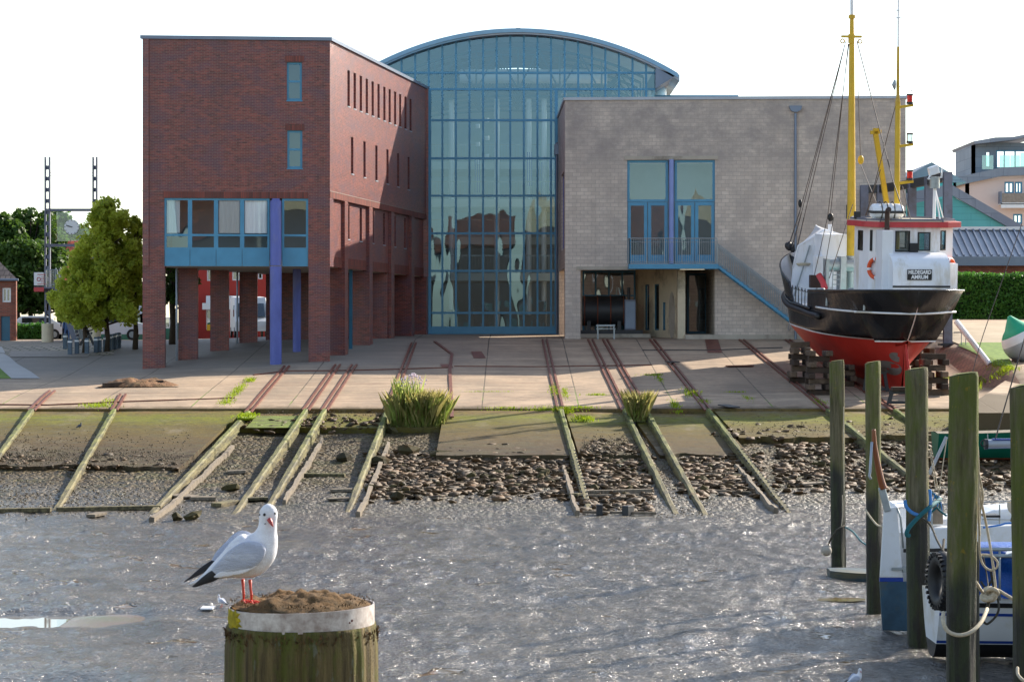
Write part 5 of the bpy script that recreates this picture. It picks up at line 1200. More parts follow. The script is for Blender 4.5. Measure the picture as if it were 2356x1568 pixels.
# lifebuoys
def lifebuoy(u, v, X, ax):
    c = sp(u, v, X); m = MB(); m.torus(c, .37, .085, ax, 28, 10); L = sb(m, 'lifebuoy', 'orange', smooth=True); m = MB()
    axv = Vector(ax).normalized(); a = axv.orthogonal().normalized(); b = axv.cross(a)
    for t in (.8, 2.37, 3.94, 5.5): d = a * math.cos(t) + b * math.sin(t); m.tube([c + d * .37 + axv.cross(d) * -.05, c + d * .37 + axv.cross(d) * .05], .092, 10)
    m.build('white_band', 'whiteship', L, local=True)
def onfacet(i, u, off):
    a, b = Vector((*WP[i], 0)), Vector((*WP[(i + 1) % n], 0)); d = (b - a).normalized(); t, z = facet(WP[i], WP[(i + 1) % n], u, 617); nn = Vector((-abs(d.y), math.copysign(abs(d.x), a.y + b.y), 0)).normalized(); p = a + d * t + nn * off; return Vector((p.x, p.y, z)), nn
def lifebuoy2(i, u):
    global sp_; c, nn = onfacet(i, u, .11); m = MB(); m.torus(c, .4, .085, nn, 28, 10); L = sb(m, 'lifebuoy', 'orange', smooth=True); m = MB(); a = nn.orthogonal().normalized(); b = nn.cross(a)
    for t in (.8, 2.37, 3.94, 5.5): d = a * math.cos(t) + b * math.sin(t); m.tube([c + d * .4 + nn.cross(d) * -.05, c + d * .4 + nn.cross(d) * .05], .092, 10)
    m.build('white_band', 'whiteship', L, local=True)
lifebuoy2(1, 2019); lifebuoy2(7, 2178)
# port light box on wall etc
c_ = sp(2101, 570, XWa - .08); m = MB(); m.box((c_.x - .08, c_.y - .2, c_.z - .2), (c_.x + .05, c_.y + .16, c_.z + .2)); sb(m, 'instrument_box', 'black', W)
m = MB(); q = sp(2187, 635, XWa); m.box((q.x - .3, q.y - .22, q.z - .7), (q.x + .3, q.y + .22, q.z + .55)); sb(m, 'locker', 'whiteship', bev=.02)
# masts
XM = 8.6; m = MB(); b0 = sp(1958.5, 620, XM); t0 = sp(1960, 34, XM); tt = sp(1959.5, -60, XM); dr = (t0 - b0)
rr = lambda px: px / 2 / F * (SR.y + XM)
m.tube([b0 - Vector((0, 0, .8)), b0 + dr * .1, b0 + dr * .85, t0], [rr(22), rr(21), rr(13), rr(9)], 14); MA = sb(m, 'main_mast', 'yellow', smooth='auto')
m = MB(); m.tube([t0, tt], rr(8), 10); sb(m, 'topmast', 'whiteship', MA, smooth='auto')
m = MB(); z = sp(1960, 84, XM).z; m.tube([(t0.x, t0.y, z - .3), (t0.x, t0.y, z + .1)], rr(15), 10); m.box((t0.x - .12, t0.y - .45, z - .06), (t0.x + .12, t0.y + .45, z + .04)); z = sp(1960, 39, XM).z; m.tube([(t0.x, t0.y, z - .08), (t0.x, t0.y, z + .08)], rr(16), 10); [m.torus((t0.x, t0.y + s_ * .4, sp(1960, 95, XM).z), .09, .03, (1, 0, 0), 10, 5) for s_ in (1, -1)]
sb(m, 'mast_bands', 'yellow', MA)
m = MB(); m.tube([b0 - Vector((0, 0, .9)), b0 + dr * .055], rr(23.5), 14); sb(m, 'mast_foot', 'galv', MA, smooth='auto')
X2 = 4.4; m = MB(); b2 = sp(2064, 520, X2); t2 = sp(2066.5, 108, X2); m2r = lambda px: px / 2 / F * (SR.y + X2); dd = t2 - b2
mid_ = b2 + dd * ((520 - 228) / 412); m.tube([b2 - Vector((0, 0, 1.0)), mid_ - Vector((0, 0, .1))], [m2r(14), m2r(12)], 12); m.tube([mid_ - Vector((0, 0, .15)), mid_ + Vector((0, 0, .1)), t2], [m2r(13), m2r(8), m2r(6)], 10)
MZ = sb(m, 'mizzen_mast', 'yellow', smooth='auto')
m = MB(); t3 = sp(2067, -50, X2); m.tube([t2, t3], m2r(4.2), 8); [m.box((q.x - .2, q.y - .02, q.z - .02), (q.x + .2, q.y + .02, q.z + .02)) for q in (sp(2067, 24, X2), sp(2067, 41, X2))]; [m.tube([sp(2060, v, X2), sp(2075, v, X2)], .02, 5) for v in (24, 41)]; sb(m, 'antenna_pole', 'whiteship', MZ, smooth='auto')
for v, lampm in ((243, 'redlamp'), (333, 'glass'), (418, 'redlamp')):
    a_ = sp(2066, v + 4, X2); b_ = sp(2101, v - 1, X2); m = MB(); m.beam(a_, b_, .1, .12); A = sb(m, 'lamp_bracket', 'yellow', MZ)
    q = sp(2093, v - 3, X2); m = MB(); m.tube([q + Vector((0, 0, .1)), q + Vector((0, 0, .38))], .12, 14); m.build('lamp_lens', lampm, MZ, local=True, smooth='auto'); m = MB(); m.tube([q + Vector((0, 0, .38)), q + Vector((0, 0, .45))], .15, 12); m.tube([q, q + Vector((0, 0, .1))], .15, 12); m.build('lamp_cap', 'dark', MZ, local=True, smooth='auto')
m = MB(); q = sp(2060, 195, X2); m.tube([q + Vector((0, .15, 0)), q + Vector((0, .03, .0))], [.02, .24], 12); m.build('loudhailer', 'galv', MZ, local=True, smooth='auto')
m = MB(); m.tube([sp(2068, 198, X2), sp(2107, 212, X2)], .012, 4); m.tube([sp(2097, 206, X2), sp(2098, 211, X2)], .01, 4); m.build('aerial', 'wire', MZ, local=True)
XB_ = 5.6; m = MB(); m.beam(sp(2045, 500, XB_), sp(2013.5, 302, XB_), .2, .2); BO = sb(m, 'derrick_boom', 'yellow'); m = MB(); a_ = sp(2003, 305, XB_); b_ = sp(2027, 303, XB_); m.beam(a_, b_, .2, .16); m.beam(sp(2010, 298, XB_), sp(2022, 298, XB_), .3, .12); m.build('boom_head', 'yellow', BO, local=True)
# radar and searchlight pole
XR = 2.9; m = MB(); q = sp(2150.5, 430, XR); m.tube([sp(2149, 508, XR), q], .07, 8); m.tube([sp(2163, 508, XR - .4), q], .03, 6); m.tube([sp(2170, 500, XR + .6), q], .03, 6); PO = sb(m, 'lamp_pole', 'whiteship', smooth='auto')
m = MB(); m.tube([sp(2150.5, 433, XR), sp(2150.5, 407, XR)], .21, 16); m.build('drum_base', 'galv', PO, local=True, smooth='auto')
c_ = sp(2152, 392, XR); m = MB(); m.prism([sp(2137, 386, XR), sp(2159, 379, XR), sp(2163, 398, XR), sp(2141, 405, XR)], (.3, 0, 0)); m.build('searchlight', 'whiteship', PO, local=True, bev=.04); m = MB(); m.beam(sp(2135, 412, XR), sp(2166, 408, XR), .1, .05); m.beam(sp(2166, 409, XR), sp(2168, 388, XR), .1, .05); m.beam(sp(2135, 412, XR), sp(2143, 400, XR), .1, .05); m.build('searchlight_yoke', 'whiteship', PO, local=True)
m = MB(); q = sp(2026, 488, 4); m.box((q.x - .1, q.y + .9, zt + .3), (q.x + .1, q.y + 1.15, zt + .62)); m.tube([(q.x, q.y + 1.5, zt + .3), (q.x, q.y + 1.5, zt + .9)], .02, 5); sb(m, 'roof_lamp', 'dark', RO)
# foredeck: companion box, smaller box, winch, vent, ladder, hatch
def dbox(name, mat, u0, u1, v0, v1, X, dep, **k):
    a = sp(u0, v0, X); b = sp(u1, v1, X); m = MB(); m.box((X, b.y, b.z), (X + dep, a.y, a.z)); return sb(m, name, mat, **k)
dbox('companionway', 'whiteship', 1891, 1947, 539, 660, 10.2, 1.4, bev=.03); dbox('deck_locker', 'whiteship', 1878, 1899, 589, 660, 9.8, .6, bev=.03)
m = MB(); m.tube([sp(1908.5, 530, 11.5), sp(1908.5, 516, 11.5)], .08, 8); m.tube([sp(1912, 545, 11), sp(1912, 516, 11)], .07, 8); sb(m, 'bow_vent', 'whiteship', smooth='auto')
m = MB(); m.tube([sp(1884, 632, 8.5), sp(1894, 650, 8.2), sp(1898, 664, 8.0)], .14, 10); sb(m, 'red_vent_pipe', 'fascia', smooth='auto')
m = MB(); q = sp(1935, 610, 8.4); m.tube([q + Vector((0, .7, 0)), q + Vector((0, -.6, 0))], .3, 14); m.box((q.x - .4, q.y - .15, 3.2), (q.x + .4, q.y + .1, q.z + .4)); m.box((q.x - .3, q.y + .6, 3.2), (q.x + .3, q.y + .75, q.z + .3)); sb(m, 'winch', 'galv', smooth='auto')
m = MB(); la, lb = sp(1915, 665, 6.5), sp(1917, 621, 6.5); lc, ld_ = sp(1933, 665, 6.5), sp(1935, 621, 6.5); m.tube([la, lb, ld_, lc], .03, 6); [m.tube([la.lerp(lb, t), lc.lerp(ld_, t)], .022, 5) for t in (.25, .5, .75)]; sb(m, 'ladder', 'galv')
m = MB(); m.box((6.0, -1.0, 3.2), (8, 1.0, 3.55)); sb(m, 'hatch', 'teal'); dbox('grating', 'cabin_dark', 1865, 1892, 633, 662, 9.2, .3)
# standing rigging
WR = []
def wire(a, b, r=.018, mat='wire'): m = MB(); m.tube([a, b], r, 5); sb(m, 'stay', mat)
top = sp(1945.7, 96, XM); topr = sp(1972, 96, XM)
for (u, v), X in (((1841, 484), 14.2), ((1844, 490), 13.6), ((1850, 500), 13.0)): wire(top, sp(u, v, X)); wire(sp(u, v, X), sp(u - 24 + (X - 14) * -6, v + 78, X), .03)
wire(top + Vector((0, -.15, -.1)), sp(1904, 500, 10)); wire(top + Vector((0, -.12, -.1)), sp(1910, 500, 10)); wire(sp(1904, 500, 10), sp(1872, 640, 9.6)); wire(sp(1918, 500, 8), sp(1895, 630, 8))
wire(topr, sp(2054.6, 416, 3.4), .025); wire(sp(2054.6, 416, 3.4), sp(2083, 500, 3.0), .025); wire(sp(1974, 190, XM), sp(1980, 360, XM)); wire(sp(1980, 378, XM - .5), sp(2022, 480, 5)); wire(sp(2026, 390, 5), sp(1990, 500, 6)); wire(sp(2060, 245, X2), sp(1992, 500, 6)); wire(sp(2076, 428, X2), sp(2096, 510, X2)); wire(sp(1962, 470, 8), sp(1908, 640, 5), .02)
m = MB(); q = sp(1980.5, 368, XM); m.sphere(q, .14, 10, 6, (.5, 1, 1.5)); sb(m, 'rigging_block', 'yellow', smooth=True); m = MB(); q = sp(1911, 500, 10); m.sphere(q, .14, 10, 6, (.6, 1, 1.4)); q = sp(1841, 468, 14.1); m.sphere(q, .1, 8, 5, (.6, 1, 2)); sb(m, 'rigging_block', 'black', smooth=True)
m = MB(); rg2 = random.Random(4)
for _ in range(22): q = sp(1816 + rg2.uniform(-9, 9), 590 + rg2.uniform(-30, 40), 14.5); m.sphere(q, rg2.uniform(.06, .16), 7, 5, (1, 1, 1.5))
sb(m, 'anchor_gear', 'dark', smooth=True)
m = MB(); q = sp(1848, 610, 12); [m.torus(q + Vector((0, .0, .03 * i)), .25 + .03 * i, .04, (.1, 0, 1), 14, 5) for i in range(3)]; sb(m, 'rope_coil', 'rope', smooth=True)
m = MB()
for u, v, w_ in ((1958, 668, 9), (1968, 668, 5), (1893, 668, 6)): q = sp(u, v, 5); m.sphere(q, .12, 8, 5, (1, w_ / 6, 1))
sb(m, 'deck_cleats', 'galv', smooth=True)
# ------------------------------------------------------------------ timber cribs and trestles under the cutter
def crib(u0, u1, v0, v1, lab, seed, mats=('crib', 'cribdark'), taper=.12):
    Yc = proj((u0 + u1) / 2, v1, gz).y; r = random.Random(seed); x0, x1 = X_(u0, Yc), X_(u1, Yc); zb2 = float(gz((x0 + x1) / 2, Yc)) - .05; zt2 = Z_(v0, Yc); n = max(4, round((zt2 - zb2) / .24)); h = (zt2 - zb2) / n
    T = thing('timber_stack', lab, 'timber stack', ((x0 + x1) / 2, Yc, zb2), 'timber stacks under the fishing cutter'); xm = (x0 + x1) / 2
    for i in range(n):
        t = i / n; hw = (x1 - x0) / 2 * (1 - taper * 1.5 * t); z = zb2 + h * (i + .5)
        if i % 2 == 0:
            for dy in (-.35, .45): m = MB(); j = r.uniform(-.12, .12); m.beam((xm - hw + j, Yc + dy, z), (xm + hw + j, Yc + dy + r.uniform(-.1, .1), z + r.uniform(-.02, .02)), .24, h * .96); m.build('timber', mats[r.random() < .4], T, bev=.02)
        else:
            for dx in ((-.8, 0, .8) if hw > .9 else (-.75, .75)): m = MB(); j = r.uniform(-.06, .06); m.beam((xm + hw * dx + j, Yc - .75 + r.uniform(-.15, .1), z), (xm + hw * dx + j, Yc + .75, z), .26, h * .96); m.build('timber', mats[r.random() < .4], T, bev=.03)
for q in ((1818, 1864, 786, 878, 'leftmost timber stack under the cutter, farthest from the piles', 1), (1855, 1912, 806, 906, 'second timber stack under the cutter, left of the first mooring pile', 2), (1925, 1965, 838, 886, 'low timber stack in the shade behind the first mooring pile', 3),
          (2096, 2144, 800, 880, 'timber stack under the stern side, right of the red rudder', 4), (2120, 2178, 812, 906, 'rightmost timber stack near the brick revetment', 5)): crib(*q)
def trestle(u, v, lab, w_=.5, h=.75):
    c = pg(u, v); T = thing('steel_trestle', lab, 'trestle', tuple(c)); m = MB()
    for sx in (-1, 1): m.beam(c + Vector((sx * w_ * 1.1, 0, 0)), c + Vector((sx * w_ * .8, 0, h)), .14, .14)
    m.beam(c + Vector((-w_, 0, h)), c + Vector((w_, 0, h)), .2, .14); m.beam(c + Vector((-w_ * 1.1, 0, .1)), c + Vector((w_ * 1.1, 0, .1)), .1, .12); m.build('frame', 'dark', T)
    m = MB(); m.box(c + Vector((-w_ * .8, -.3, h + .07)), c + Vector((w_ * .8, .3, h + .22))); m.build('packing', 'cribdark', T)
trestle(2075, 931, 'dark steel trestle right under the foot of the rudder', .5, .5); trestle(2015, 900, 'dark trestle under the keel behind the second mooring pile', .45, .8); trestle(1972, 868, 'dark trestle under the forward keel in the shade', .5, 1.0)
c0 = at(2200, 739, 106); c1 = proj(2277, 838, gz); m = MB(); m.tube([c0, c1], .13, 10); tag(m.build('shore_prop', 'whiteship', smooth='auto'), 'long weathered pole propping the stern of the fishing cutter', 'prop')
# ------------------------------------------------------------------ foliage
def leaves(name, mat, centers, radii, n, size, parent, seed=0, shell=.55, flat=1.):
    r = np.random.default_rng(seed); centers = np.asarray(centers); radii = np.asarray(radii)
    w_ = (radii ** 2); w_ = w_ / w_.sum(); idx = r.choice(len(centers), n, p=w_)
    d = r.normal(size=(n, 3)); d /= np.linalg.norm(d, axis=1)[:, None]; rad = radii[idx] * (shell + (1 - shell) * r.random(n) ** .5) * (1 + .12 * r.normal(size=n))
    c = centers[idx] + d * rad[:, None] * [1, 1, flat]
    nrm = d * .6 + r.normal(size=(n, 3)) * .7 + [0, 0, .5]; nrm /= np.linalg.norm(nrm, axis=1)[:, None]
    a = np.cross(nrm, r.normal(size=(n, 3))); a /= np.linalg.norm(a, axis=1)[:, None]; b = np.cross(nrm, a); s_ = (size * (.6 + .8 * r.random(n)))[:, None]
    V = np.stack([c - a * s_ * .5, c + b * s_ * .32, c + a * s_ * .6, c - b * s_ * .32], 1).reshape(-1, 3)
    return mesh_np(name, V, np.arange(4 * n).reshape(n, 4), mat, parent)
M['leaf_y'] = leafmat('yellow_green_leaves', S(92, 122, 38), S(206, 214, 84), .55)
M['leaf_g'] = leafmat('dark_green_leaves', S(36, 60, 24), S(84, 112, 44), .3)
M['leaf_h'] = leafmat('hedge_leaves', S(40, 84, 34), S(84, 132, 50), .3)
def tree(x, Y, h, wd, trunk_h, lab, mat='leaf_g', n=9000, size=.22, seed=0, group=None, cone=0., nc=46, tr=.22, name='tree', dep=None):
    z0 = float(gz(x, Y)) - .1; T = thing(name, lab, 'tree', (x, Y, z0), group); r = random.Random(seed); m = MB()
    m.tube([(x, Y, z0), (x + .05, Y, z0 + trunk_h * .6), (x - .05, Y, z0 + trunk_h + .6), (x, Y, z0 + h * .7)], [tr, tr * .8, tr * .65, tr * .25], 9); m.build('trunk', 'bark', T, smooth=True)
    m = MB(); cs = []; rs = []; H = h - trunk_h
    for i in range(nc):
        t = (i + .5) / nc; zz = z0 + trunk_h + H * (.06 + .9 * t); prof = math.sin(math.pi * min(1, (t * .92 + .1))) ** .6 if not cone else (1 - t) ** .5 * min(1, t * 5 + .62)
        a = i * 2.4 + r.uniform(-.4, .4); q = wd / 2 * prof * (.25 + .8 * r.random()); c = (x + math.cos(a) * q, Y + math.sin(a) * q * (dep or 1), zz)
        cs.append(c); rs.append(wd * .5 * (.10 + .2 * r.random()) * (.6 + .4 * prof) * (60 / max(nc, 60)) ** .25)
        if i % 3 == 0: m.tube([(x, Y, z0 + trunk_h * .8 + (zz - z0 - trunk_h) * .6), ((x + c[0]) / 2, (Y + c[1]) / 2, zz - .3), c], [tr * .35, tr * .22, .03], 5)
    m.build('limbs', 'bark', T); leaves('crown', mat, cs, rs, n, size, T, seed); return T
# left: lime trees beside the brick building
tree(-20.7, 122, 8.1, 5.0, 1.5, 'tall lime tree with a broad yellow lit crown just left of the brick building', 'leaf_y', 19000, .19, 11, 'lime trees by the brick building', nc=120, cone=1, tr=.17)
tree(-21.7, 121.3, 4.9, 3.6, 1.3, 'lower lime tree in front of the tall one, nearer the clock tower', 'leaf_y', 10000, .17, 12, 'lime trees by the brick building', tr=.15)
tree(-19.4, 123.0, 7.0, 3.2, 1.8, 'lime tree crowded against the left edge of the brick building', 'leaf_y', 9000, .2, 13, 'lime trees by the brick building', tr=.16)
tree(-17.9, 126, 6.5, 3.2, 2.0, 'dark tree seen through the gap behind the first brick pier', 'leaf_g', 6000, .22, 14, 'lime trees by the brick building')
for i, (u, top, wd, Y, l) in enumerate(((10, 488, 7, 160, 'dark broad tree at the left edge of the picture'), (70, 474, 7.5, 164, 'tallest dark tree behind the clock tower'), (135, 478, 6.5, 166, 'dark tree directly behind the clock face'), (-50, 500, 8, 162, 'dark tree cut by the left edge'), (190, 520, 6, 168, 'dark tree behind the yellow lime crown'), (40, 545, 6, 156, 'lower dark tree above the small house roof'), (110, 560, 6, 157, 'lower dark tree left of the stair tower'))):
    x = X_(u, Y); tree(x, Y, Z_(top, Y) - float(gz(x, Y)), wd, 2.0, l, 'leaf_g', 8000, .32, 30 + i, 'dark trees behind the street', dep=.7)
# ------------------------------------------------------------------ clock tower frame
YT = 133.; zg = float(gz(X_(150, YT), YT))
T = thing('clock_tower', 'grey steel lattice frame with a white clock face, platform and stair', 'clock tower', (X_(165, YT), YT, zg))
def post(u0, u1, vt):
    x0, x1 = X_(u0, YT), X_(u1, YT); zt_ = Z_(vt, YT); m = MB(); zb2 = Z_(744, YT)
    for x in (x0, x1): m.box((x - .04 + (.04 if x == x0 else -.04), YT - .12, zb2), (x + .04 + (.04 if x == x0 else -.04), YT + .12, zt_))
    z = zb2 + .5; 
    while z < zt_ - .3: m.box((x0 + .08, YT - .03, z), (x1 - .08, YT + .03, z + .22)); z += .62
    m.build('lattice_post', 'steel', T)
    xm = (x0 + x1) / 2; m = MB(); m.tube([(xm, YT, zg - .2), (xm, YT, zb2)], .33, 20); m.build('concrete_foot', 'beige', T, smooth='auto')
post(103, 116, 361); post(213, 224.5, 361)
m = MB(); [m.box((X_(103, YT), YT - .1, Z_(b, YT)), (X_(224, YT), YT + .1, Z_(a, YT))) for a, b in ((480, 486), (561, 567.5))]; m.build('cross_beam', 'steel', T)
m = MB(); [m.tube([at(116, v, YT), at(213, v, YT)], .012, 4) for v in (397, 404)]; m.build('cable', 'wire', T)
m = MB(); m.box((X_(131, YT), YT - .02, Z_(555, YT)), (X_(207, YT), YT + .02, Z_(488, YT))); m.build('clock_pane', 'clearg', T)
c = at(164.6, 522, YT - .1); rC = 17 / F * YT; m = MB(); m.prism([c + Vector((rC * math.cos(t), 0, rC * math.sin(t))) for t in np.linspace(0, 2 * math.pi, 41)[:-1]], (0, .05, 0)); CF = m.build('clock_face', 'white', T)
m = MB()
for t in range(12): a = t * math.pi / 6; d = Vector((math.sin(a), 0, math.cos(a))); m.beam(c + d * rC * .84 + Vector((0, -.01, 0)), c + d * rC * .97 + Vector((0, -.01, 0)), .03, .02, up=(0, 1, 0))
m.build('hour_marks', 'dark', CF); m = MB(); m.beam(c + Vector((0, -.03, 0)), c + Vector((-.30, -.03, .09)), .05, .02, up=(0, 1, 0)); m.beam(c + Vector((.06, -.045, -.01)), c + Vector((-.20, -.045, .04)), .04, .02, up=(0, 1, 0)); m.build('clock_hands', 'dark', CF)
m = MB(); m.box((X_(83, YT), YT - .6, Z_(664, YT)), (X_(132, YT), YT + 1.2, Z_(660, YT))); m.build('platform', 'steel', T)
m = MB(); m.box((X_(83, YT), YT - .62, Z_(671, YT)), (X_(106, YT), YT - .58, Z_(661, YT))); m.build('red_apron', 'fascia', T)
m = MB(); m.box((X_(83.5, YT), YT - .66, Z_(657, YT)), (X_(105.5, YT), YT - .62, Z_(627, YT))); PS_ = m.build('white_panel', 'white', T)
m = MB(); m.torus(at(89, 642, YT - .68), .1, .018, (0, 1, 0), 16, 4); m.box(at(86, 632, YT - .68), at(104.5, 630.5, YT - .67)); m.box(at(86, 654, YT - .68), at(104.5, 652.8, YT - .67)); [m.box(at(94, 638 + 4 * i, YT - .68), at(102, 637 + 4 * i, YT - .67)) for i in range(4)]; m.build('red_print', 'fascia', PS_)
def rail2(p, q, h, nb, par, mat='galv'): return railing(p, q, h, nb, par, 'stair_railing', mat)
rail2(at(106, 660, YT - .55), at(132, 660, YT - .55), .95, 8, T)
s0 = at(128, 662, YT - .5); s1 = at(172, 781, YT - .5)
for dy in (0, 1.1): MB().beam(s0 + Vector((0, dy, 0)), s1 + Vector((0, dy, 0)), .06, .28).build('stair_stringer', 'steel', T); rail2(s0 + Vector((0, dy, .1)), s1 + Vector((0, dy, .1)), 1.0, 16, T)
m = MB(); [m.box(s0.lerp(s1, (i + .5) / 14) + Vector((-.12, .03, 0)), s0.lerp(s1, (i + .5) / 14) + Vector((.12, 1.07, .04))) for i in range(14)]; m.build('stair_tread', 'galv', T)
s0 = at(152, 712, YT + 2); s1 = at(195, 782, YT + 2); m = MB(); m.beam(s0, s1, .06, .3); [m.box(s0.lerp(s1, (i + .5) / 9) + Vector((-.12, .03, 0)), s0.lerp(s1, (i + .5) / 9) + Vector((.6, .9, .04))) for i in range(9)]; m.build('lower_stair', 'galv', T)
# dark trestle and bollards
YB2 = 126; m = MB(); T = thing('timber_trestle', 'dark A-frame trestle standing behind the grey bollards', 'trestle', tuple(at(200, 793, YB2)))
z_ = float(gz(X_(200, YB2), YB2)); P_ = lambda u, v: at(u, v, YB2); m.beam(P_(183, 795), P_(204, 764), .13, .13); m.beam(P_(190, 734), P_(216, 793), .13, .13); m.beam(P_(205, 764) + Vector((0, .8, 0)), P_(190, 790) + Vector((0, .8, 0)), .1, .1); m.build('legs', 'dark', T)
MB().beam(P_(142, 804), P_(222, 798), .3, .2).build('ground_beam', 'cribdark', T)
def bollard0():
    T = thing('bollard', '', 'bollard', (0, 0, 0), 'grey wooden bollards beside the lime trees'); m = MB(); w_ = .1
    m.loft([[(-w_, -w_, -.2), (w_, -w_, -.2), (w_, w_, -.2), (-w_, w_, -.2)], [(-w_, -w_, .74), (w_, -w_, .74), (w_, w_, .74), (-w_, w_, .74)], [(-w_ * .7, -w_ * .7, .8), (w_ * .7, -w_ * .7, .8), (w_ * .7, w_ * .7, .8), (-w_ * .7, w_ * .7, .8)]]); m.build('post', M['bolwood'], T, local=True)
    m = MB(); m.box((-w_ * 1.02, -w_ * 1.02, .62), (w_ * 1.02, w_ * 1.02, .7)); m.build('white_cap_band', 'white', T, local=True); return T
M['bolwood'] = sim('blue_grey_wood', S(92, 108, 122), .8, .25, 5, .3)
b0_ = bollard0(); OR = ['first', 'second', 'third', 'fourth', 'fifth', 'sixth', 'seventh', 'eighth', 'ninth', 'tenth', 'eleventh', 'twelfth']
BL = [(161, 816), (177, 814), (200, 814), (221, 811), (228.5, 810), (242.5, 808.5), (252, 806), (257, 804), (263, 803), (268, 801), (274, 800), (150, 803)]
BL = sorted(BL)
for i, (u, v) in enumerate(BL):
    p = pg(u, v); lab = '%s grey bollard with white top from the left, in the row by the lime trees' % OR[i]
    if i == 0: b0_.location = p; b0_['_loc'] = tuple(p); b0_['label'] = lab
    else: dup(b0_, p, lab)
# ------------------------------------------------------------------ far left house and street
YH2 = 136; zg = float(gz(X_(10, YH2), YH2)) - .15
T = thing('brick_house', 'small red brick house with a dark roof and blue door at the left edge', 'house', (X_(-20, YH2), YH2, zg)); m = MB(); x0, x1 = X_(-150, YH2), X_(37, YH2)
PP = wallm(m, (x0, YH2), (x1, YH2), zg, Z_(645, YH2), [(X_(5, YH2) - x0, X_(25, YH2) - x0, Z_(695, YH2), Z_(662, YH2)), (X_(2, YH2) - x0, X_(23, YH2) - x0, zg, Z_(727, YH2))], .25); wallm(m, (x1, YH2), (x1 - 1.6, YH2 + 7), zg, Z_(645, YH2), [], .25); m.build('wall', 'brick_red', T)
framed(PP, X_(5, YH2) - x0, X_(25, YH2) - x0, Z_(695, YH2), Z_(662, YH2), .05, .09, T, 'white', 'dglass', vb=[X_(15, YH2) - x0])
MB().box((X_(2, YH2), YH2 + .1, zg), (X_(23, YH2), YH2 + .16, Z_(727, YH2))).build('door', 'blue_dark', T)
m = MB(); ze = Z_(645, YH2); m.prism([(x1 + .25, YH2 - .3, ze), (x1 + .25, YH2 + 3.5, ze + 2.4), (x1 + .25, YH2 + 7.3, ze), (x1 + .25, YH2 + 7.3, ze + .2), (x1 + .25, YH2 + 3.5, ze + 2.62), (x1 + .25, YH2 - .3, ze + .2)], (x0 - x1 - .5, 0, 0))
m = MB(); m.loft([[(x0, YH2 - .3, ze + .05), (x1 + .15, YH2 - .3, ze + .05)], [(x0, YH2 + 3.4, ze + 2.4), (x1 - 2.9, YH2 + 3.4, ze + 2.4)], [(x0, YH2 + 7.3, ze + .05), (x1 - 1.5, YH2 + 7.3, ze + .05)]], closed=False, cap=False)
m.add([(x1 + .15, YH2 - .3, ze + .05), (x1 - 2.9, YH2 + 3.4, ze + 2.4), (x1 - 1.5, YH2 + 7.3, ze + .05)], [(0, 1, 2)]); ro = m.build('roof', brickmat('dark_roof_tile', S(104, 92, 88), S(130, 116, 108), S(70, 62, 60), .3, .3, .03, rough=.8, bumpd=.03), T); sm_ = ro.modifiers.new('s', 'SOLIDIFY'); sm_.thickness = .12
MB().tube([(x0, YH2 - .35, ze + .03), (x1 + .2, YH2 - .35, ze + .03)], .07, 8).build('gutter', 'zinc', T)
def simple_house(name, lab, u0, u1, v0, v1, Y, wallmat, dep=8, roof=None, roofh=2, holes=(), zbase=None, wm='white', gm='dglass', overhang=.25, roofmat='tile'):
    x0, x1 = X_(u0, Y), X_(u1, Y); zg = zbase if zbase is not None else float(gz((x0 + x1) / 2, Y)) - .3; zt_ = Z_(v0, Y)
    T = thing(name, lab, 'building', ((x0 + x1) / 2, Y, zg)); m = MB(); hs = [(X_(a, Y) - x0, X_(b, Y) - x0, Z_(d, Y), Z_(c, Y)) for a, b, c, d in holes]
    P = wallm(m, (x0, Y), (x1, Y), zg, zt_, hs, .2); wallm(m, (x1, Y), (x1, Y + dep), zg, zt_, [], .2); wallm(m, (x1, Y + dep), (x0, Y + dep), zg, zt_, [], .2); wallm(m, (x0, Y + dep), (x0, Y), zg, zt_, [], .2); m.build('wall', wallmat, T)
    for h in hs: framed(P, *h, .06, .08, T, wm, gm, vb=[(h[0] + h[1]) / 2] if h[1] - h[0] > .7 else [])
    if roof == 'x':   # ridge along x
        m = MB(); m.prism([(x0 - overhang, Y - .3, zt_), (x0 - overhang, Y + dep / 2, zt_ + roofh), (x0 - overhang, Y + dep + .3, zt_)], (x1 - x0 + 2 * overhang, 0, 0)); m.build('roof', roofmat, T)
    elif roof == 'y': m = MB(); m.prism([(x0 - overhang, Y - .15, zt_), ((x0 + x1) / 2, Y - .15, zt_ + roofh), (x1 + overhang, Y - .15, zt_)], (0, dep + .3, 0)); m.build('roof', roofmat, T)
    return T, P
simple_house('white_house', 'small white house glimpsed behind the stair of the clock tower', 134, 180, 690, 745, 150, 'plaster', 8, 'x', 2.2, [(137, 143, 705, 735), (150, 160, 705, 730)])
simple_house('tiled_house', 'house with a steep red tiled roof behind the clock tower', 137, 200, 652, 745, 158, 'redwall', 9, 'x', 3.0, [])
simple_house('pale_house', 'long pale house behind the lime tree trunks', 170, 330, 722, 760, 152, 'plaster', 8, 'x', 2, [(250, 268, 728, 745), (196, 224, 728, 738), (300, 320, 728, 745)], roofmat='greyclad')
simple_house('green_kiosk', 'low dark green building behind the first brick pier', 200, 418, 742, 775, 146, 'greenhull', 5, None, 1, [(212, 226, 748, 760), (378, 392, 730, 755), (396, 408, 728, 755)])
T, P = simple_house('red_shop', 'red painted shop house seen between the brick piers', 430, 640, 600, 790, 160, 'redwall', 9, 'x', 3, [(476, 487, 600, 646), (534, 552, 600, 645), (593, 604, 600, 642), (474, 486, 712, 758)])
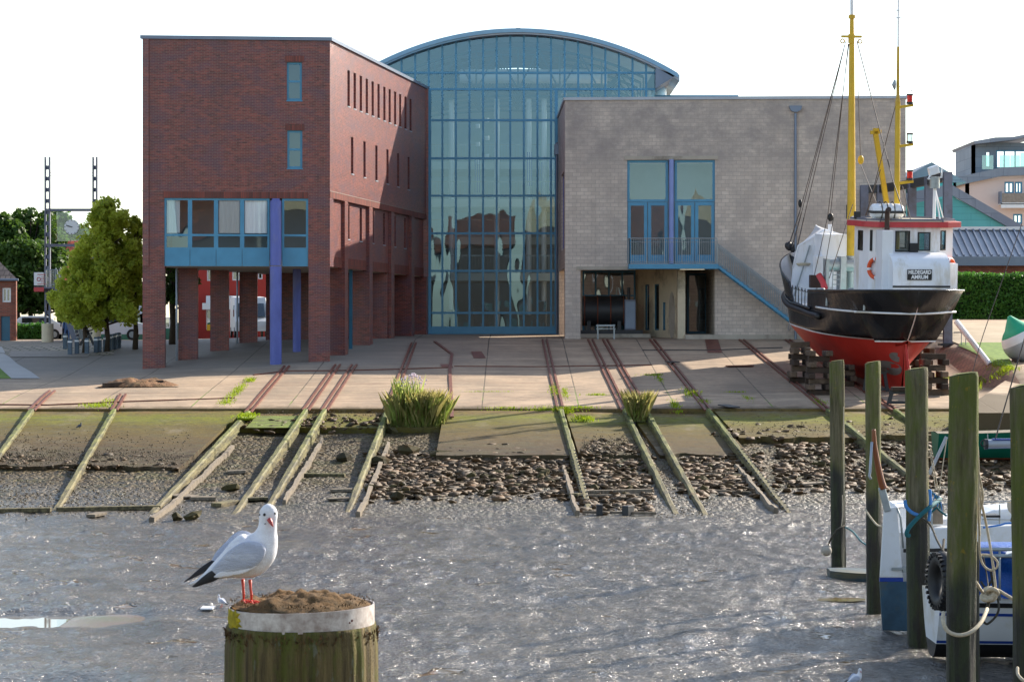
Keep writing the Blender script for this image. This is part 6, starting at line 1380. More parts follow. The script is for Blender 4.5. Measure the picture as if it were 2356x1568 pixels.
Yq = 159.7; m = MB(); m.box((X_(474, Yq), Yq, Z_(698, Yq)), (X_(551, Yq), Yq + .15, Z_(680, Yq))); sgn = m.build('sign_board', 'white', T)
X0 = bpy.data.objects; mt = Matrix.Translation((X_(543, Yq) - 0, Yq - .02, Z_(689, Yq))) @ Matrix.Rotation(math.pi / 2, 4, 'X')
tm = textmesh('lettering', 'Her', 'dark', sgn, Matrix.Translation(Vector((0, 0, 0))) @ mt, .5)
tm.parent = sgn
m = MB(); m.box((X_(468, Yq), Yq - .6, Z_(712, Yq)), (X_(500, Yq), Yq + .1, Z_(697, Yq))); m.box((X_(520, Yq), Yq - .6, Z_(712, Yq)), (X_(556, Yq), Yq + .1, Z_(697, Yq))); m.build('awning', 'white', T)
M['yellowp'] = sim('yellow_panel', S(240, 180, 30), .5, .05, 2, 0); m = MB(); m.box((X_(476, Yq), Yq - .05, Z_(760, Yq)), (X_(484, Yq), Yq + .05, Z_(746, Yq))); m.build('yellow_panel', 'yellowp', T)
simple_house('brown_gable_house', 'gabled white fronted house beyond the last brick piers', 594, 625, 690, 790, 175, 'plaster', 8, 'y', 1.5, [])
# vehicles
def car(x, Y, rz, paint, lab, van=False, scale=1.):
    z = float(gz(x, Y)); T = thing('parked_van' if van else 'parked_car', lab, 'van' if van else 'car', (0, 0, 0), None)
    prof = [(-2.1, .35), (-2.15, .8), (-1.9, 1.0), (-1.2, 1.05), (-.6, 1.45), (.9, 1.48), (1.6, 1.05), (2.1, .95), (2.15, .35)] if not van else [(-2.6, .4), (-2.65, 1.0), (-2.3, 1.25), (-1.7, 2.1), (-1.4, 2.5), (2.5, 2.6), (2.6, .4)]
    hw = .85 if not van else 1.0; m = MB(); R = []
    for y, sc_ in ((-hw, .9), (-hw * .96, 1), (hw * .96, 1), (hw, .9)): R.append([(a, y, .35 + (b - .35) * (sc_ if b > 1 else 1)) for a, b in prof])
    m.loft(R); m.build('body', paint, T, local=True, bev=.04)
    m = MB(); 
    if van: m.prism([(-2.42, -.85, 1.28), (-1.78, -.8, 2.1), (-1.78, .8, 2.1), (-2.42, .85, 1.28)], (-.04, 0, .03)); m.box((-1.7, -hw - .015, 1.3), (-.8, hw + .015, 2.0))
    else: m.prism([(-1.15, -.75, 1.08), (-.65, -.68, 1.43), (-.65, .68, 1.43), (-1.15, .75, 1.08)], (-.03, 0, .03)); m.box((-.6, -hw - .01, 1.05), (1.1, hw + .01, 1.36))
    m.build('windows', 'dglass', T, local=True)
    for sx in ((-1.35, 1.35) if not van else (-1.8, 1.7)):
        for sy in (-1, 1): m = MB(); m.tube([(sx, sy * hw - .1 * sy, .33), (sx, sy * (hw + .02), .33)], .33, 16); wq = m.build('wheel', 'tyre', T, local=True, smooth='auto'); m = MB(); m.tube([(sx, sy * (hw + .02), .33), (sx, sy * (hw + .03), .33)], .19, 12); m.build('rim', 'galv', wq, local=True)
    for sy in (-.6, .6): m = MB(); m.box((-2.18 if not van else -2.68, sy - .15, .65), (-2.1, sy + .15, .85)); m.build('headlight', 'white', T, local=True)
    T.location = (x, Y, z); T.rotation_euler = (0, 0, rz); T['_loc'] = (x, Y, z); T.scale = (scale,) * 3
car(X_(73, 148), 148, .2, 'white', 'white car parked in front of the small hedge left of the clock tower'); car(X_(240, 140), 142, .1, 'white', 'pale car behind the lime tree trunks')
car(X_(572, 150), 150, 1.75, 'white', 'tall white van seen between the rear brick piers', van=True, scale=1.0)
# hedge left of the tower, a person group
def hedge(u0, u1, vt, Y, dep, lab, n, size, mat='leaf_h', seed=3, zb_=None):
    x0, x1 = X_(u0, Y), X_(u1, Y); zb2 = zb_ if zb_ is not None else float(gz((x0 + x1) / 2, Y)) - .1; zt_ = Z_(vt, Y); T = thing('hedge', lab, 'hedge', ((x0 + x1) / 2, Y, zb2))
    m = MB(); m.box((x0, Y + .15, zb2), (x1, Y + dep - .1, zt_ - .15)); m.build('branches', 'leafcore', T)
    r = np.random.default_rng(seed); f = r.random(n); xs = r.uniform(x0, x1, n); top = r.random(n) < .3
    y = np.where(top, r.uniform(Y, Y + dep, n), Y + .08 * r.normal(size=n)); z = np.where(top, zt_ + .07 * r.normal(size=n), r.uniform(zb2, zt_, n)); z = z + .12 * fbm(xs * 1.2, y * 1.2, 3, 9) * (z > zt_ - .5); y = y + .1 * fbm(xs * 1.5, z * 1.5, 3, 8)
    c = np.stack([xs, y, z], 1); nr = r.normal(size=(n, 3)) + [0, -.6, .5]; nr /= np.linalg.norm(nr, axis=1)[:, None]; a = np.cross(nr, r.normal(size=(n, 3))); a /= np.linalg.norm(a, axis=1)[:, None]; b = np.cross(nr, a); s_ = size * (.6 + .8 * r.random(n))[:, None]
    mesh_np('foliage', np.stack([c - a * s_ * .5, c + b * s_ * .32, c + a * s_ * .6, c - b * s_ * .32], 1).reshape(-1, 3), np.arange(4 * n).reshape(n, 4), mat, T); return T
M['leafcore'] = sim('hedge_core', S(30, 44, 22), .9, .3, 5, .5)
hedge(37, 100, 748, 146, 1, 'low dark hedge between the small house and the clock tower', 1500, .15)
def skin(name, pts, edges, radii, mat, par, sub=2, local=False):
    me = bpy.data.meshes.new(name); me.from_pydata([tuple(p) for p in pts], edges, []); o = bpy.data.objects.new(name, me); link(o, par, local)
    m = o.modifiers.new('skin', 'SKIN'); m.use_smooth_shade = True
    sv = me.skin_vertices[0].data if me.skin_vertices else None
    if sv is None:
        bpy.context.view_layer.objects.active = o; o.select_set(True); bpy.ops.object.modifier_remove(modifier='skin'); bpy.ops.object.modifier_add(type='SKIN'); o.modifiers[-1].use_smooth_shade = True; sv = me.skin_vertices[0].data
    for i, r_ in enumerate(radii): sv[i].radius = (r_, r_) if not isinstance(r_, tuple) else r_
    sv[0].use_root = True; s2 = o.modifiers.new('sub', 'SUBSURF'); s2.levels = sub; s2.render_levels = sub
    me.materials.append(M[mat]); return o
M['skin'] = sim('skin', S(200, 150, 124), .6, .05, 2, 0); M['cloth1'] = sim('dark_jacket_cloth', S(40, 44, 56), .9, .1, 2, 0); M['cloth2'] = sim('pale_blue_cloth', S(90, 120, 170), .9, .1, 2, 0); M['hair'] = sim('brown_hair', S(60, 44, 32), .8, .1, 2, 0)
def person(u, v, Y, h, lab, top, sitting=False):
    p = Vector((X_(u, Y), Y, float(gz(X_(u, Y), Y)))); T = thing('person', lab, 'person', tuple(p)); s_ = h / 1.75
    J = [(0, 0, .95), (0, 0, 1.2), (0, 0, 1.42), (0, 0, 1.5), (0, -.02, 1.62), (0, -.01, 1.72), (.19, 0, 1.4), (.25, .02, 1.12), (.24, -.08, .88), (-.19, 0, 1.4), (-.25, .02, 1.12), (-.24, -.08, .88), (.1, 0, .9), (.12, -.03, .5), (.12, .03, .08), (.12, -.12, .03), (-.1, 0, .9), (-.12, -.02, .5), (-.12, .05, .08), (-.12, -.1, .03)]
    E = [(0, 1), (1, 2), (2, 3), (3, 4), (4, 5), (2, 6), (6, 7), (7, 8), (2, 9), (9, 10), (10, 11), (0, 12), (12, 13), (13, 14), (14, 15), (0, 16), (16, 17), (17, 18), (18, 19)]
    R = [.14, .14, .13, .055, .1, .07, .06, .05, .035, .06, .05, .035, .09, .065, .045, .04, .09, .065, .045, .04]
    o = skin('body', [p + Vector(q) * s_ for q in J], E, [r_ * s_ for r_ in R], top, T, 1)
    m = MB(); m.sphere(p + Vector((0, -.02, 1.64)) * s_, .115 * s_, 12, 8, (.9, 1, 1.15)); m.build('head', 'skin', T, smooth=True); m = MB(); m.sphere(p + Vector((0, .02, 1.68)) * s_, .12 * s_, 12, 8, (.95, 1, 1)); m.build('hair', 'hair', T, smooth=True)
person(150, 780, 134.5, 1.65, 'person in dark clothes standing left of the tower stair', 'cloth1'); person(154.5, 781, 133.8, 1.5, 'person in a pale blue top beside the tower stair', 'cloth2')
# ------------------------------------------------------------------ right background
simple_house('teal_building', 'teal clad building with a pointed gable behind the steel portal', 2086, 2200, 420, 790, 160, 'teal', 10, 'y', Z_(363, 160) - Z_(420, 160) - .3, [], overhang=.7, roofmat='greyclad')
Yt = 150; T = thing('teal_hall', 'large teal clad hall with a long sloping grey roof edge', 'building', (X_(2230, Yt), Yt, 4.5)); m = MB()
m.prism([at(2085, 650, Yt), at(2085, 470, Yt), at(2192, 452, Yt), at(2420, 575, Yt), at(2420, 650, Yt)], (0, 12, 0)); m.build('wall', 'teal', T)
m = MB(); m.prism([at(2185, 424, Yt) , at(2192, 428, Yt), at(2400, 548, Yt), at(2420, 590, Yt), at(2330, 530, Yt), at(2185, 447, Yt)], (0, -.3, 0)); m.prism([at(2080, 445, Yt - .4), at(2185, 424, Yt - .4), at(2185, 448, Yt - .4), at(2080, 474, Yt - .4)], (0, .3, 0)); m.build('roof_edge', 'greyclad', T)
T = thing('low_shed', 'low brick shed with a ribbed pale metal roof above the hedge', 'building', (X_(2280, 145), 145, 5.2)); m = MB(); x0, x1 = X_(2150, 144), X_(2560, 144)
m.box((x0, 144, 5), (x1, 150, Z_(606, 144))); m.build('wall', 'brick_red', T)
za, zbq = Z_(590, 143.6), Z_(529, 147.5); m = MB(); m.prism([(x0, 143.5, za), (x0, 147.5, zbq), (x0, 147.5, zbq - .2), (x0, 143.5, za - .15)], (x1 - x0, 0, 0)); RF = m.build('roof', 'zincl', T)
m = MB(); x = x0
while x < x1: m.beam((x, 143.5, za + .05), (x, 147.4, zbq + .05), .1, .12); x += .42
m.build('roof_ribs', 'zinc', RF); m = MB(); m.box((x0, 143.3, za - .55), (x1, 143.5, za - .02)); m.build('eave_fascia', 'zinc', T)
m = MB(); m.box((x0, 147.3, zbq), (x1, 147.6, zbq + .2)); m.build('ridge_cap', 'white', T)
hedge(2120, 2560, 633, 138, 1.6, 'long trimmed green hedge behind the sandy ground on the right', 16000, .16, zb_=5.5)
MB_ = MB(); MB_.box((X_(2120, 137.5), 137.3, 5.3), (X_(2560, 137.5), 137.6, Z_(735, 137.5))); struct(MB_.build('kerb', 'path'))
# pink apartment house
Yp = 200; T = thing('apartment_house', 'pale pink apartment house with balconies and a grey roof storey at the right edge', 'building', (X_(2310, Yp), Yp, 5)); m = MB()
x0 = X_(2222, Yp); x1 = X_(2480, Yp); hs = [(X_(2311, Yp) - x0, X_(2333, Yp) - x0, Z_(445, Yp), Z_(418, Yp)), (X_(2335, Yp) - x0, X_(2352, Yp) - x0, Z_(445, Yp), Z_(418, Yp)), (X_(2331, Yp) - x0, X_(2352, Yp) - x0, Z_(515, Yp), Z_(492, Yp))]
P = wallm(m, (x0, Yp), (x1, Yp), 4, Z_(412, Yp), hs, .3); wallm(m, (x0, Yp + 10), (x0, Yp), 4, Z_(412, Yp), [], .3); m.build('wall', 'pink', T)
for h in hs: framed(P, *h, .08, .14, T, 'blue', 'glass', vb=[(h[0] + h[1]) / 2])
m = MB(); m.prism([at(2200, 408, Yp - .5), at(2306, 385, Yp - .5), at(2480, 378, Yp - .5), at(2480, 398, Yp - .5), at(2306, 405, Yp - .5), at(2215, 424, Yp - .5)], (0, 11, 0)); m.build('roof', 'greyclad', T)
m = MB(); m.box((X_(2302, Yp - 1), Yp - 1.2, Z_(472, Yp)), (x1, Yp, Z_(468, Yp))); m.box((X_(2302, Yp - 1), Yp - 1.2, Z_(480, Yp)), (x1, Yp - 1.1, Z_(470, Yp))); BLc = m.build('balcony', 'white', T)
m = MB(); m.box((X_(2304, Yp - 1), Yp - 1.15, Z_(468, Yp)), (x1, Yp - 1.1, Z_(446, Yp))); m.build('balcony_panel', 'pebble', BLc)
m = MB(); m.box((X_(2301, Yp - 1), Yp - 1.2, Z_(470, Yp)), (X_(2304, Yp - 1), Yp - .2, Z_(442, Yp))); m.build('balcony_post', 'zinc', BLc)
m = MB(); P = wallm(m, (X_(2244, Yp), Yp + 1.5), (x1, Yp + 1.5), Z_(400, Yp), Z_(325, Yp), [(X_(2276, Yp) - X_(2244, Yp), X_(2287, Yp) - X_(2244, Yp), Z_(382, Yp), Z_(345, Yp)), (X_(2300, Yp) - X_(2244, Yp), X_(2400, Yp) - X_(2244, Yp), Z_(385, Yp), Z_(342, Yp))], .3); wallm(m, (X_(2244, Yp), Yp + 9), (X_(2244, Yp), Yp + 1.5), Z_(400, Yp), Z_(325, Yp), [], .3)
m.build('roof_storey', 'greyclad', T); framed(P, X_(2276, Yp) - X_(2244, Yp), X_(2287, Yp) - X_(2244, Yp), Z_(382, Yp), Z_(345, Yp), .1, .08, T, 'zinc', 'glass'); framed(P, X_(2300, Yp) - X_(2244, Yp), X_(2400, Yp) - X_(2244, Yp), Z_(385, Yp), Z_(342, Yp), .1, .12, T, 'blue', 'glass', vb=[X_(q, Yp) - X_(2244, Yp) for q in (2320, 2345, 2370)])
m = MB(); m.prism([at(2240, 325, Yp), at(2290, 316, Yp), at(2330, 315, Yp), at(2480, 285, Yp), at(2480, 292, Yp), at(2330, 322, Yp), at(2244, 331, Yp)], (0, 10, 0)); m.build('top_roof', 'greyclad', T)
for a, b in ((2258, 2284), (2298, 2322), (2323, 2345), (2346, 2480)):
    m = MB(); m.box((X_(a, Yp), Yp - .3, Z_(390, Yp)), (X_(b, Yp), Yp - .26, Z_(358, Yp) if a < 2340 else Z_(352, Yp))); m.build('balcony_glass', 'balglass', T)
# steel portal row
T = thing('steel_portal', 'row of grey steel columns carrying a dark beam behind the fishing cutter', 'steel frame', (X_(2180, 114), 114, 5.2))
cs_ = [(2180, 114, 1.0), (2137, 117.5, .9), (2098, 120, .95), (2026, 125 - .6, .9), (1988, 129 - 4.4, .9)]; zp = 12.85; prev = None
for u, Y, w_ in cs_:
    x = X_(u, Y); zg_ = float(gz(x, Y)); hw = .2; m = MB(); m.box((x - hw, Y - .04 - .18, zg_ - .1), (x + hw, Y - .18, zp)); m.box((x - hw, Y + .14, zg_ - .1), (x + hw, Y + .18, zp)); m.box((x - .03, Y - .18, zg_ - .1), (x + .03, Y + .14, zp)); m.build('column', 'steel', T)
    m = MB(); m.box((x - .4, Y - .4, zg_), (x + .4, Y + .4, zg_ + .12)); m.build('base_plate', 'dark', T)
    if prev: m = MB(); m.beam((prev[0], prev[1], zp - .2), (x, Y, zp - .2), .3, .42); m.build('beam', 'dark', T)
    prev = (x, Y)
# buoy
c = proj(2352, 832, gz); Yb = c.y; rB = 46 / F * Yb; T = thing('navigation_buoy', 'big grey and white buoy with a green pointed top lying on the grass', 'buoy', tuple(c)); cc_ = c + Vector((.05, .3, rB * .98)); ax = Vector((-.45, .0, .9)).normalized(); bx_ = ax.orthogonal().normalized(); cx_ = ax.cross(bx_)
def lathe(prof, name, mat, par, smooth='auto'):
    m = MB(); m.loft([[cc_ + ax * a + (bx_ * math.cos(t) + cx_ * math.sin(t)) * r_ for t in np.linspace(0, 2 * math.pi, 33)[:-1]] for a, r_ in prof]); return m.build(name, mat, par, smooth=smooth)
lathe([(rB * math.sin(t), rB * math.cos(t)) for t in np.linspace(-1.45, .1, 12)], 'grey_body', 'zincl', T); lathe([(rB * math.sin(t), rB * 1.003 * math.cos(t)) for t in np.linspace(.1, .55, 5)], 'white_band', 'white', T); lathe([(rB * math.sin(t), rB * math.cos(t)) for t in np.linspace(.55, 1.0, 5)] + [(rB * 1.45, .1)], 'green_top', 'greenp', T) if 'greenp' in M else (M.__setitem__('greenp', sim('buoy_green', S(30, 160, 120), .5, .1, 2, .05)), lathe([(rB * math.sin(t), rB * math.cos(t)) for t in np.linspace(.55, 1.0, 5)] + [(rB * 1.45, .08)], 'green_top', 'greenp', T))
m = MB(); [m.box(c + Vector((dx, -.25, -.05)), c + Vector((dx + .25, .25, .12))) for dx in (-.4, .2, .6)]; m.build('chocks', 'cribdark', T)
m = MB(); a_ = pg(2212, 787); [m.tube([pg(u, 796), pg(u, 796) + Vector((0, 0, .65))], .02, 5) for u in (2212, 2222)]; m.tube([pg(2195, 796) + Vector((0, 0, .65)), pg(2226, 796) + Vector((0, 0, .65))], .025, 5); tag(m.build('small_barrier', 'zinc'), 'thin low metal barrier right of the steel portal foot', 'barrier')
M['quaywall'] = sim('dark_brown_wall', S(84, 66, 56), .8, .2, .5, .1)
M['creamroof'] = sim('cream_gable', S(190, 172, 140), .8, .1, .5, .1)
M['tileb'] = brickmat('brown_roof_tile', S(104, 60, 44), S(136, 80, 58), S(70, 44, 34), .3, .3, .03, rough=.8, bumpd=.03)
# houses on the near bank behind the camera (they show in the panes)
for i, (x, wd, hq, mt_, roof_, lab) in enumerate(((-15, 9, 7.5, 'plaster', 4.2, 'cream house on the near quay, first of the row'), (-4, 8, 8.5, 'brick_red', 5, 'brick house on the near quay with steep tiled roof'), (4.6, 7, 11, 'plaster', 4.5, 'tall cream gabled house on the near quay'), (14, 9, 8, 'brick_red', 5.5, 'wide brick house on the near quay with a red roof'), (25, 10, 9, 'plaster', 5, 'last cream house of the near quay row'))):
    Yq = -45.; T = thing('quay_house', lab, 'house', (x, Yq, 3.6)); m = MB(); nx = 3; hs = [(wd * (j + .5) / nx - .5, wd * (j + .5) / nx + .5, 3.6 + 1 + 3 * k_, 3.6 + 2.6 + 3 * k_) for j in range(nx) for k_ in range(2)]
    P = wallm(m, (x + wd / 2, Yq), (x - wd / 2, Yq), 3.6, 3.6 + hq + 4, hs, .2); wallm(m, (x - wd / 2, Yq), (x - wd / 2, Yq - 9), 3.6, 3.6 + hq + 4, [], .2); wallm(m, (x + wd / 2, Yq - 9), (x + wd / 2, Yq), 3.6, 3.6 + hq + 4, [], .2); m.build('wall', 'quaywall', T)
    for h in hs: framed(P, *h, .06, .08, T, 'steel', 'dglass')
    m = MB()
    if i == 2: m.prism([(x - wd / 2 - .2, Yq + .1, 3.6 + hq + 4), (x, Yq + .1, 3.6 + hq + 4 + roof_), (x + wd / 2 + .2, Yq + .1, 3.6 + hq + 4)], (0, -9.5, 0))
    else: m.prism([(x - wd / 2 - .2, Yq + .3, 3.6 + hq + 4), (x - wd / 2 - .2, Yq - 4.5, 3.6 + hq + 4 + roof_), (x - wd / 2 - .2, Yq - 9.3, 3.6 + hq + 4)], (wd + .4, 0, 0))
    m.build('roof', 'creamroof' if i == 2 else 'tileb', T)
m = MB(); m.box((-80, -60, -1), (80, -1.2, 3.6)); struct(m.build('near_quay', 'cobble'))
# ------------------------------------------------------------------ mooring piles
k = NT('mossy_pile_wood'); p = k.pos(); x, y, z = k.xyz(p)
n = k.noise(k.pos((7, 7, .7)), 1.4, 7, .72); n2 = k.noise(k.pos((2, 2, .6)), 1.2, 6, .7)
c = k.mix(k.ramp(n, [(.35, 0.), (.68, 1.)]), S(66, 60, 34), S(124, 116, 90))
c = k.mix(k.ramp(n2, [(.42, 0.), (.6, .85)]), c, S(84, 94, 22))
c = k.mix(k.ramp(k.noise(k.pos((9, 9, 5)), 1.2, 4, .7), [(.62, 0.), (.7, .6)]), c, S(150, 122, 30))
zz = k.math('ADD', z, k.math('MULTIPLY', k.noise(k.pos((3, 3, .4)), 1, 4), .8))
mr = k.n("ShaderNodeMapRange"); k.l(zz, mr.inputs[0]); mr.inputs[1].default_value = 2.75; mr.inputs[2].default_value = 2.45
wet = k.mix(k.ramp(k.noise(k.pos((4, 4, .8)), 1.3, 5, .7), [(.45, 0.), (.6, 1.)]), S(20, 18, 10), S(36, 46, 8))
k.col(k.mix(mr.outputs[0], c, wet)); k.rough(k.math('SUBTRACT', .85, k.math('MULTIPLY', mr.outputs[0], .3)))
k.bump(k.math('ADD', k.noise(k.pos((16, 16, .5)), 1.5, 7, .75), k.math('MULTIPLY', k.noise(k.pos((3, 3, 3)), 8, 4), .3)), .9, .035); M['pile'] = k.m
def rough_cyl(cx, cy, zs, rf, lean=(0, 0), n=48, seed=0, amp=.012, grooves=0):
    rings = []; T_ = np.linspace(0, 2 * math.pi, n + 1)[:-1]
    for z in zs:
        t = (z - zs[0]) / (zs[-1] - zs[0]); ring = []
        for a in T_:
            r_ = rf(t) + amp * float(fbm(np.array(a * 2.2 + seed * 3.), np.array(z * .5), 4, 70 + seed)) + (grooves * min(0, float(vnoise(np.array(a * 9. + seed), np.array(z * .3), 90))) if grooves else 0)
            ring.append((cx + lean[0] * t + r_ * math.cos(a), cy + lean[1] * t + r_ * math.sin(a), z))
        rings.append(ring)
    return rings
PL = [(1912.5, 1946, 1907, 1943, 830, 54, 'farthest mooring pile, leftmost of the row, with a small float tied to it'), (1994, 2031, 1985, 2030, 833, 45.7, 'second mooring pile from the left, behind the raised varnished tiller'),
      (2087, 2140, 2083, 2136.5, 848, 40.7, 'third mooring pile with light blue rope crossed around it'), (2176, 2243, 2183, 2251, 860, 30.7, 'thickest mooring pile with a pale hose loop around its foot'),
      (2336, 2410, 2324, 2398, 886, 27.5, 'mooring pile cut by the right edge of the picture')]
PILE = []
for i, (a, b, c_, d, vt, Y, lab) in enumerate(PL):
    r_ = (b - a) / 2 / F * Y; zt_ = Z_(vt, Y); Tp = thing('mooring_pile', lab, 'mooring pile', (X_((a + b) / 2, Y), Y, -.3), 'mooring piles on the mud')
    zs = list(np.linspace(-.5, zt_ - .03, 34)) + [zt_]; x0 = X_((a + b) / 2, Y); x1 = X_((c_ + d) / 2, Y)
    R = rough_cyl(x0, Y, zs, lambda t: r_ * (1 - .02 * t), (x1 - x0, 0), 40, i, .03 * r_ / .2, 0.02); R[-1] = [(x0 + (x1 - x0) + (q[0] - x1) * .93, Y + (q[1] - Y) * .93, zt_ + .03 * (q[0] - x1) / r_) for q in R[-1]]
    m = MB(); m.loft(R); m.build('trunk', 'pile', Tp, smooth='auto'); PILE.append((x0, Y, r_))
    m = MB(); q = [(x1 + r_ * .8 * math.cos(t), Y + r_ * .8 * math.sin(t), zt_ + .012 + .02 * math.cos(t)) for t in np.linspace(0, 2 * math.pi, 20)[:-1]]; m.quad(*q); m.build('moss_top', 'moss_', Tp) if 'moss_' in M else (M.__setitem__('moss_', sim('moss_cushion', S(96, 104, 34), .95, .3, 8, 1, bd=.02)), m.build('moss_top', 'moss_', Tp))
Tp = thing('mooring_pile', 'slim mooring pile half hidden behind the thickest one', 'mooring pile', (X_(2238, 37), 37, -.3), 'mooring piles on the mud')
m = MB(); m.loft(rough_cyl(X_(2236, 36.5), 36.5, np.linspace(-.5, Z_(1245, 36.5), 20), lambda t: .115, (0, 0), 24, 8, .02)); m.build('trunk', 'pile', Tp, smooth='auto')
# ------------------------------------------------------------------ the gull's post
YP = 7.5; xp = X_(694.5, YP); zTb = 4.533; zBb = 4.470
k = NT('old_post_wood'); n = k.noise(k.pos((38, 38, 2.2)), 1.1, 7, .72)
c = k.mix(k.ramp(n, [(.35, 0.), (.66, 1.)]), S(52, 42, 22), S(122, 106, 66)); c = k.mix(k.ramp(k.noise(k.pos((14, 14, 4)), 1.2, 5, .7), [(.45, 0.), (.62, .8)]), c, S(86, 92, 26))
c = k.mix(k.ramp(k.noise(k.pos((20, 20, 6)), 1.6, 5, .7), [(.6, 0.), (.7, .8)]), c, S(112, 116, 100)); k.col(c); k.rough(.9)
k.bump(k.math('ADD', k.noise(k.pos((55, 55, 2)), 1.2, 6, .75), k.math('MULTIPLY', k.noise(k.pos(), 90, 4), .3)), 1.0, .012); M['post'] = k.m
k = NT('dry_brown_moss'); n = k.noise(k.pos(), 60, 6, .75); k.col(k.mix(k.ramp(k.math('ADD', k.math('MULTIPLY', n, .5), k.math('MULTIPLY', k.noise(k.pos(), 12, 4), .5)), [(.35, 0.), (.65, 1.)]), S(44, 38, 18), S(128, 96, 60))); k.rough(1.); k.bump(n, 1, .006); M['brownmoss'] = k.m
k = NT('weathered_zinc_band'); n = k.noise(k.pos((1, 1, 1)), 28, 7, .7); c = k.mix(k.ramp(n, [(.35, 0.), (.65, 1.)]), S(150, 136, 130), S(206, 200, 196)); xx = k.xyz(k.pos())
k.col(c); k.rough(.5); k.b.inputs['Metallic'].default_value = .35; k.bump(n, .2, .002); M['band'] = k.m
M['lichen'] = sim('yellow_lichen', S(176, 156, 20), .95, .3, 40, 1, c2=S(120, 112, 20), bd=.003)
GP = thing('gull_post', 'big weathered post with a mossy top and a pale metal band, carrying the gull', 'mooring post', (xp, YP, -.3))
rP = 182 / F * 7.3
zs = list(np.concatenate([np.linspace(-.5, 3.6, 6), np.linspace(3.7, zBb - .004, 40), [zBb + .006]]))
R = rough_cyl(xp, YP, zs, lambda t: rP * (1 if t < .985 else (1 - (t - .985) * 2.2)), (0, 0), 220, 3, .012, .035); m = MB(); m.loft(R); m.build('trunk', 'post', GP, smooth=True)
rb = 171.5 / F * 7.3; m = MB(); rr_ = []
for z, r_ in ((zBb, rb - .004), (zBb, rb), (zTb, rb), (zTb, rb - .004), (zBb, rb - .004)): rr_.append([(xp + r_ * math.cos(a), YP + r_ * math.sin(a), z + .0055 * math.cos(a) * 1) for a in np.linspace(0, 2 * math.pi, 97)[:-1]])
m.loft(rr_, cap=False); BD = m.build('metal_band', 'band', GP, smooth='auto')
m = MB(); [m.sphere((xp + (rb + .001) * math.cos(a), YP + (rb + .001) * math.sin(a), zz_), s_, 8, 5, (1, .3, 1)) for a, zz_, s_ in ((-.75, 4.503, .004), (-.79, 4.497, .003))]; m.build('rust_nail', 'rust', BD)
m = MB(); P_ = []; rl = random.Random(6)
for i in range(28): t = i / 28 * 2 * math.pi; q = .030 * (1 + .28 * rl.uniform(-1, 1)); a = -math.pi / 2 - 1.16 + q * math.cos(t) / rb * 2.6; P_.append((xp + (rb + .0022) * math.cos(a), YP + (rb + .0022) * math.sin(a), 4.497 + q * math.sin(t) * 1.05))
a = -math.pi / 2 - 1.16; Cn = []
for f_, o_ in ((.02, .0045), (.5, .004), (.8, .0035), (1, .0005)):
    rg_ = []
    for i in range(28): t = i / 28 * 2 * math.pi; q = f_ * .030 * (1 + .28 * math.sin(i * 2.7) * .6 + .15 * math.sin(i * 5.1)); aa = a + q * math.cos(t) / rb * 2.2; rg_.append((xp + (rb + o_) * math.cos(aa), YP + (rb + o_) * math.sin(aa), 4.499 + q * math.sin(t) * 1.05))
    Cn.append(rg_)
m.loft(Cn, cap=False); m.build('lichen_patch', 'lichen', BD)
# mossy mound
m = MB(); rings = []; NR = 26; NA = 110
for i in range(NR + 1):
    t = i / NR; ring = []
    for j in range(NA):
        a = 2 * math.pi * j / NA; r_ = max(.004, (rb - .006) * t * (1 + .015 * math.sin(5 * a))); xx_, yy_ = r_ * math.cos(a), r_ * math.sin(a)
        h = .028 * (1 - t ** 5) + .046 * float(fbm(np.array(xx_ * 13.), np.array(yy_ * 13.), 4, 81)) * (1 - t ** 6) + .007 * float(fbm(np.array(xx_ * 60.), np.array(yy_ * 60.), 3, 84)); ring.append((xp + xx_, YP + yy_, zTb - .004 + h))
    rings.append(ring)
m.loft(rings[::-1]); m.build('moss_mound', 'brownmoss', GP, smooth=True)
r0 = np.random.default_rng(9)
def mp(r): a = r.uniform(0, 6.283); q = rb * r.uniform(.5, 1.0) ; return (xp + q * math.cos(a), YP + q * math.sin(a), zTb + .012)
blades('moss_fringe', 500, mp, .004, .012, .003, 'brownmoss', .8, GP, 4)
def mp2(r): a = r.uniform(0, 6.283); q = rP * .985; return (xp + q * math.cos(a), YP + q * math.sin(a), zBb - .012 - abs(r.normal(0, .02)))
blades('moss_collar', 700, mp2, .004, .014, .004, 'brownmoss', 1.2, GP, 6)
# ------------------------------------------------------------------ gulls
M['gull_white'] = sim('white_plumage', S(236, 236, 240), .85, .10, 30, .6, obj=True, bd=.004, dirt=S(206, 208, 218), stretch=(1, 1, 1.6))
M['gull_grey'] = sim('pale_grey_wing', S(188, 195, 212), .85, .16, 16, .8, obj=True, bd=.006, stretch=(1, 1, 4), dirt=S(214, 218, 228)); M['gull_black'] = sim('black_wing_tip', S(22, 22, 30), .6, .2, 10, .1, obj=True)
M['gull_red'] = sim('coral_red_leg', S(206, 70, 50), .5, .1, 30, .1, obj=True); M['gull_dark'] = sim('dark_smudge', S(70, 70, 80), .8, .1, 10, 0); M['beak'] = sim('dark_red_beak', S(170, 60, 56), .4, .1, 10, 0, obj=True)
gs = 1 / 2.1905 / 1.63 / F * 7.42; gx0_, gy0_ = 712, 905
def gq(x, y, dep=0): return Vector(((x - gx0_) * gs, dep * gs, (gy0_ - y) * gs))
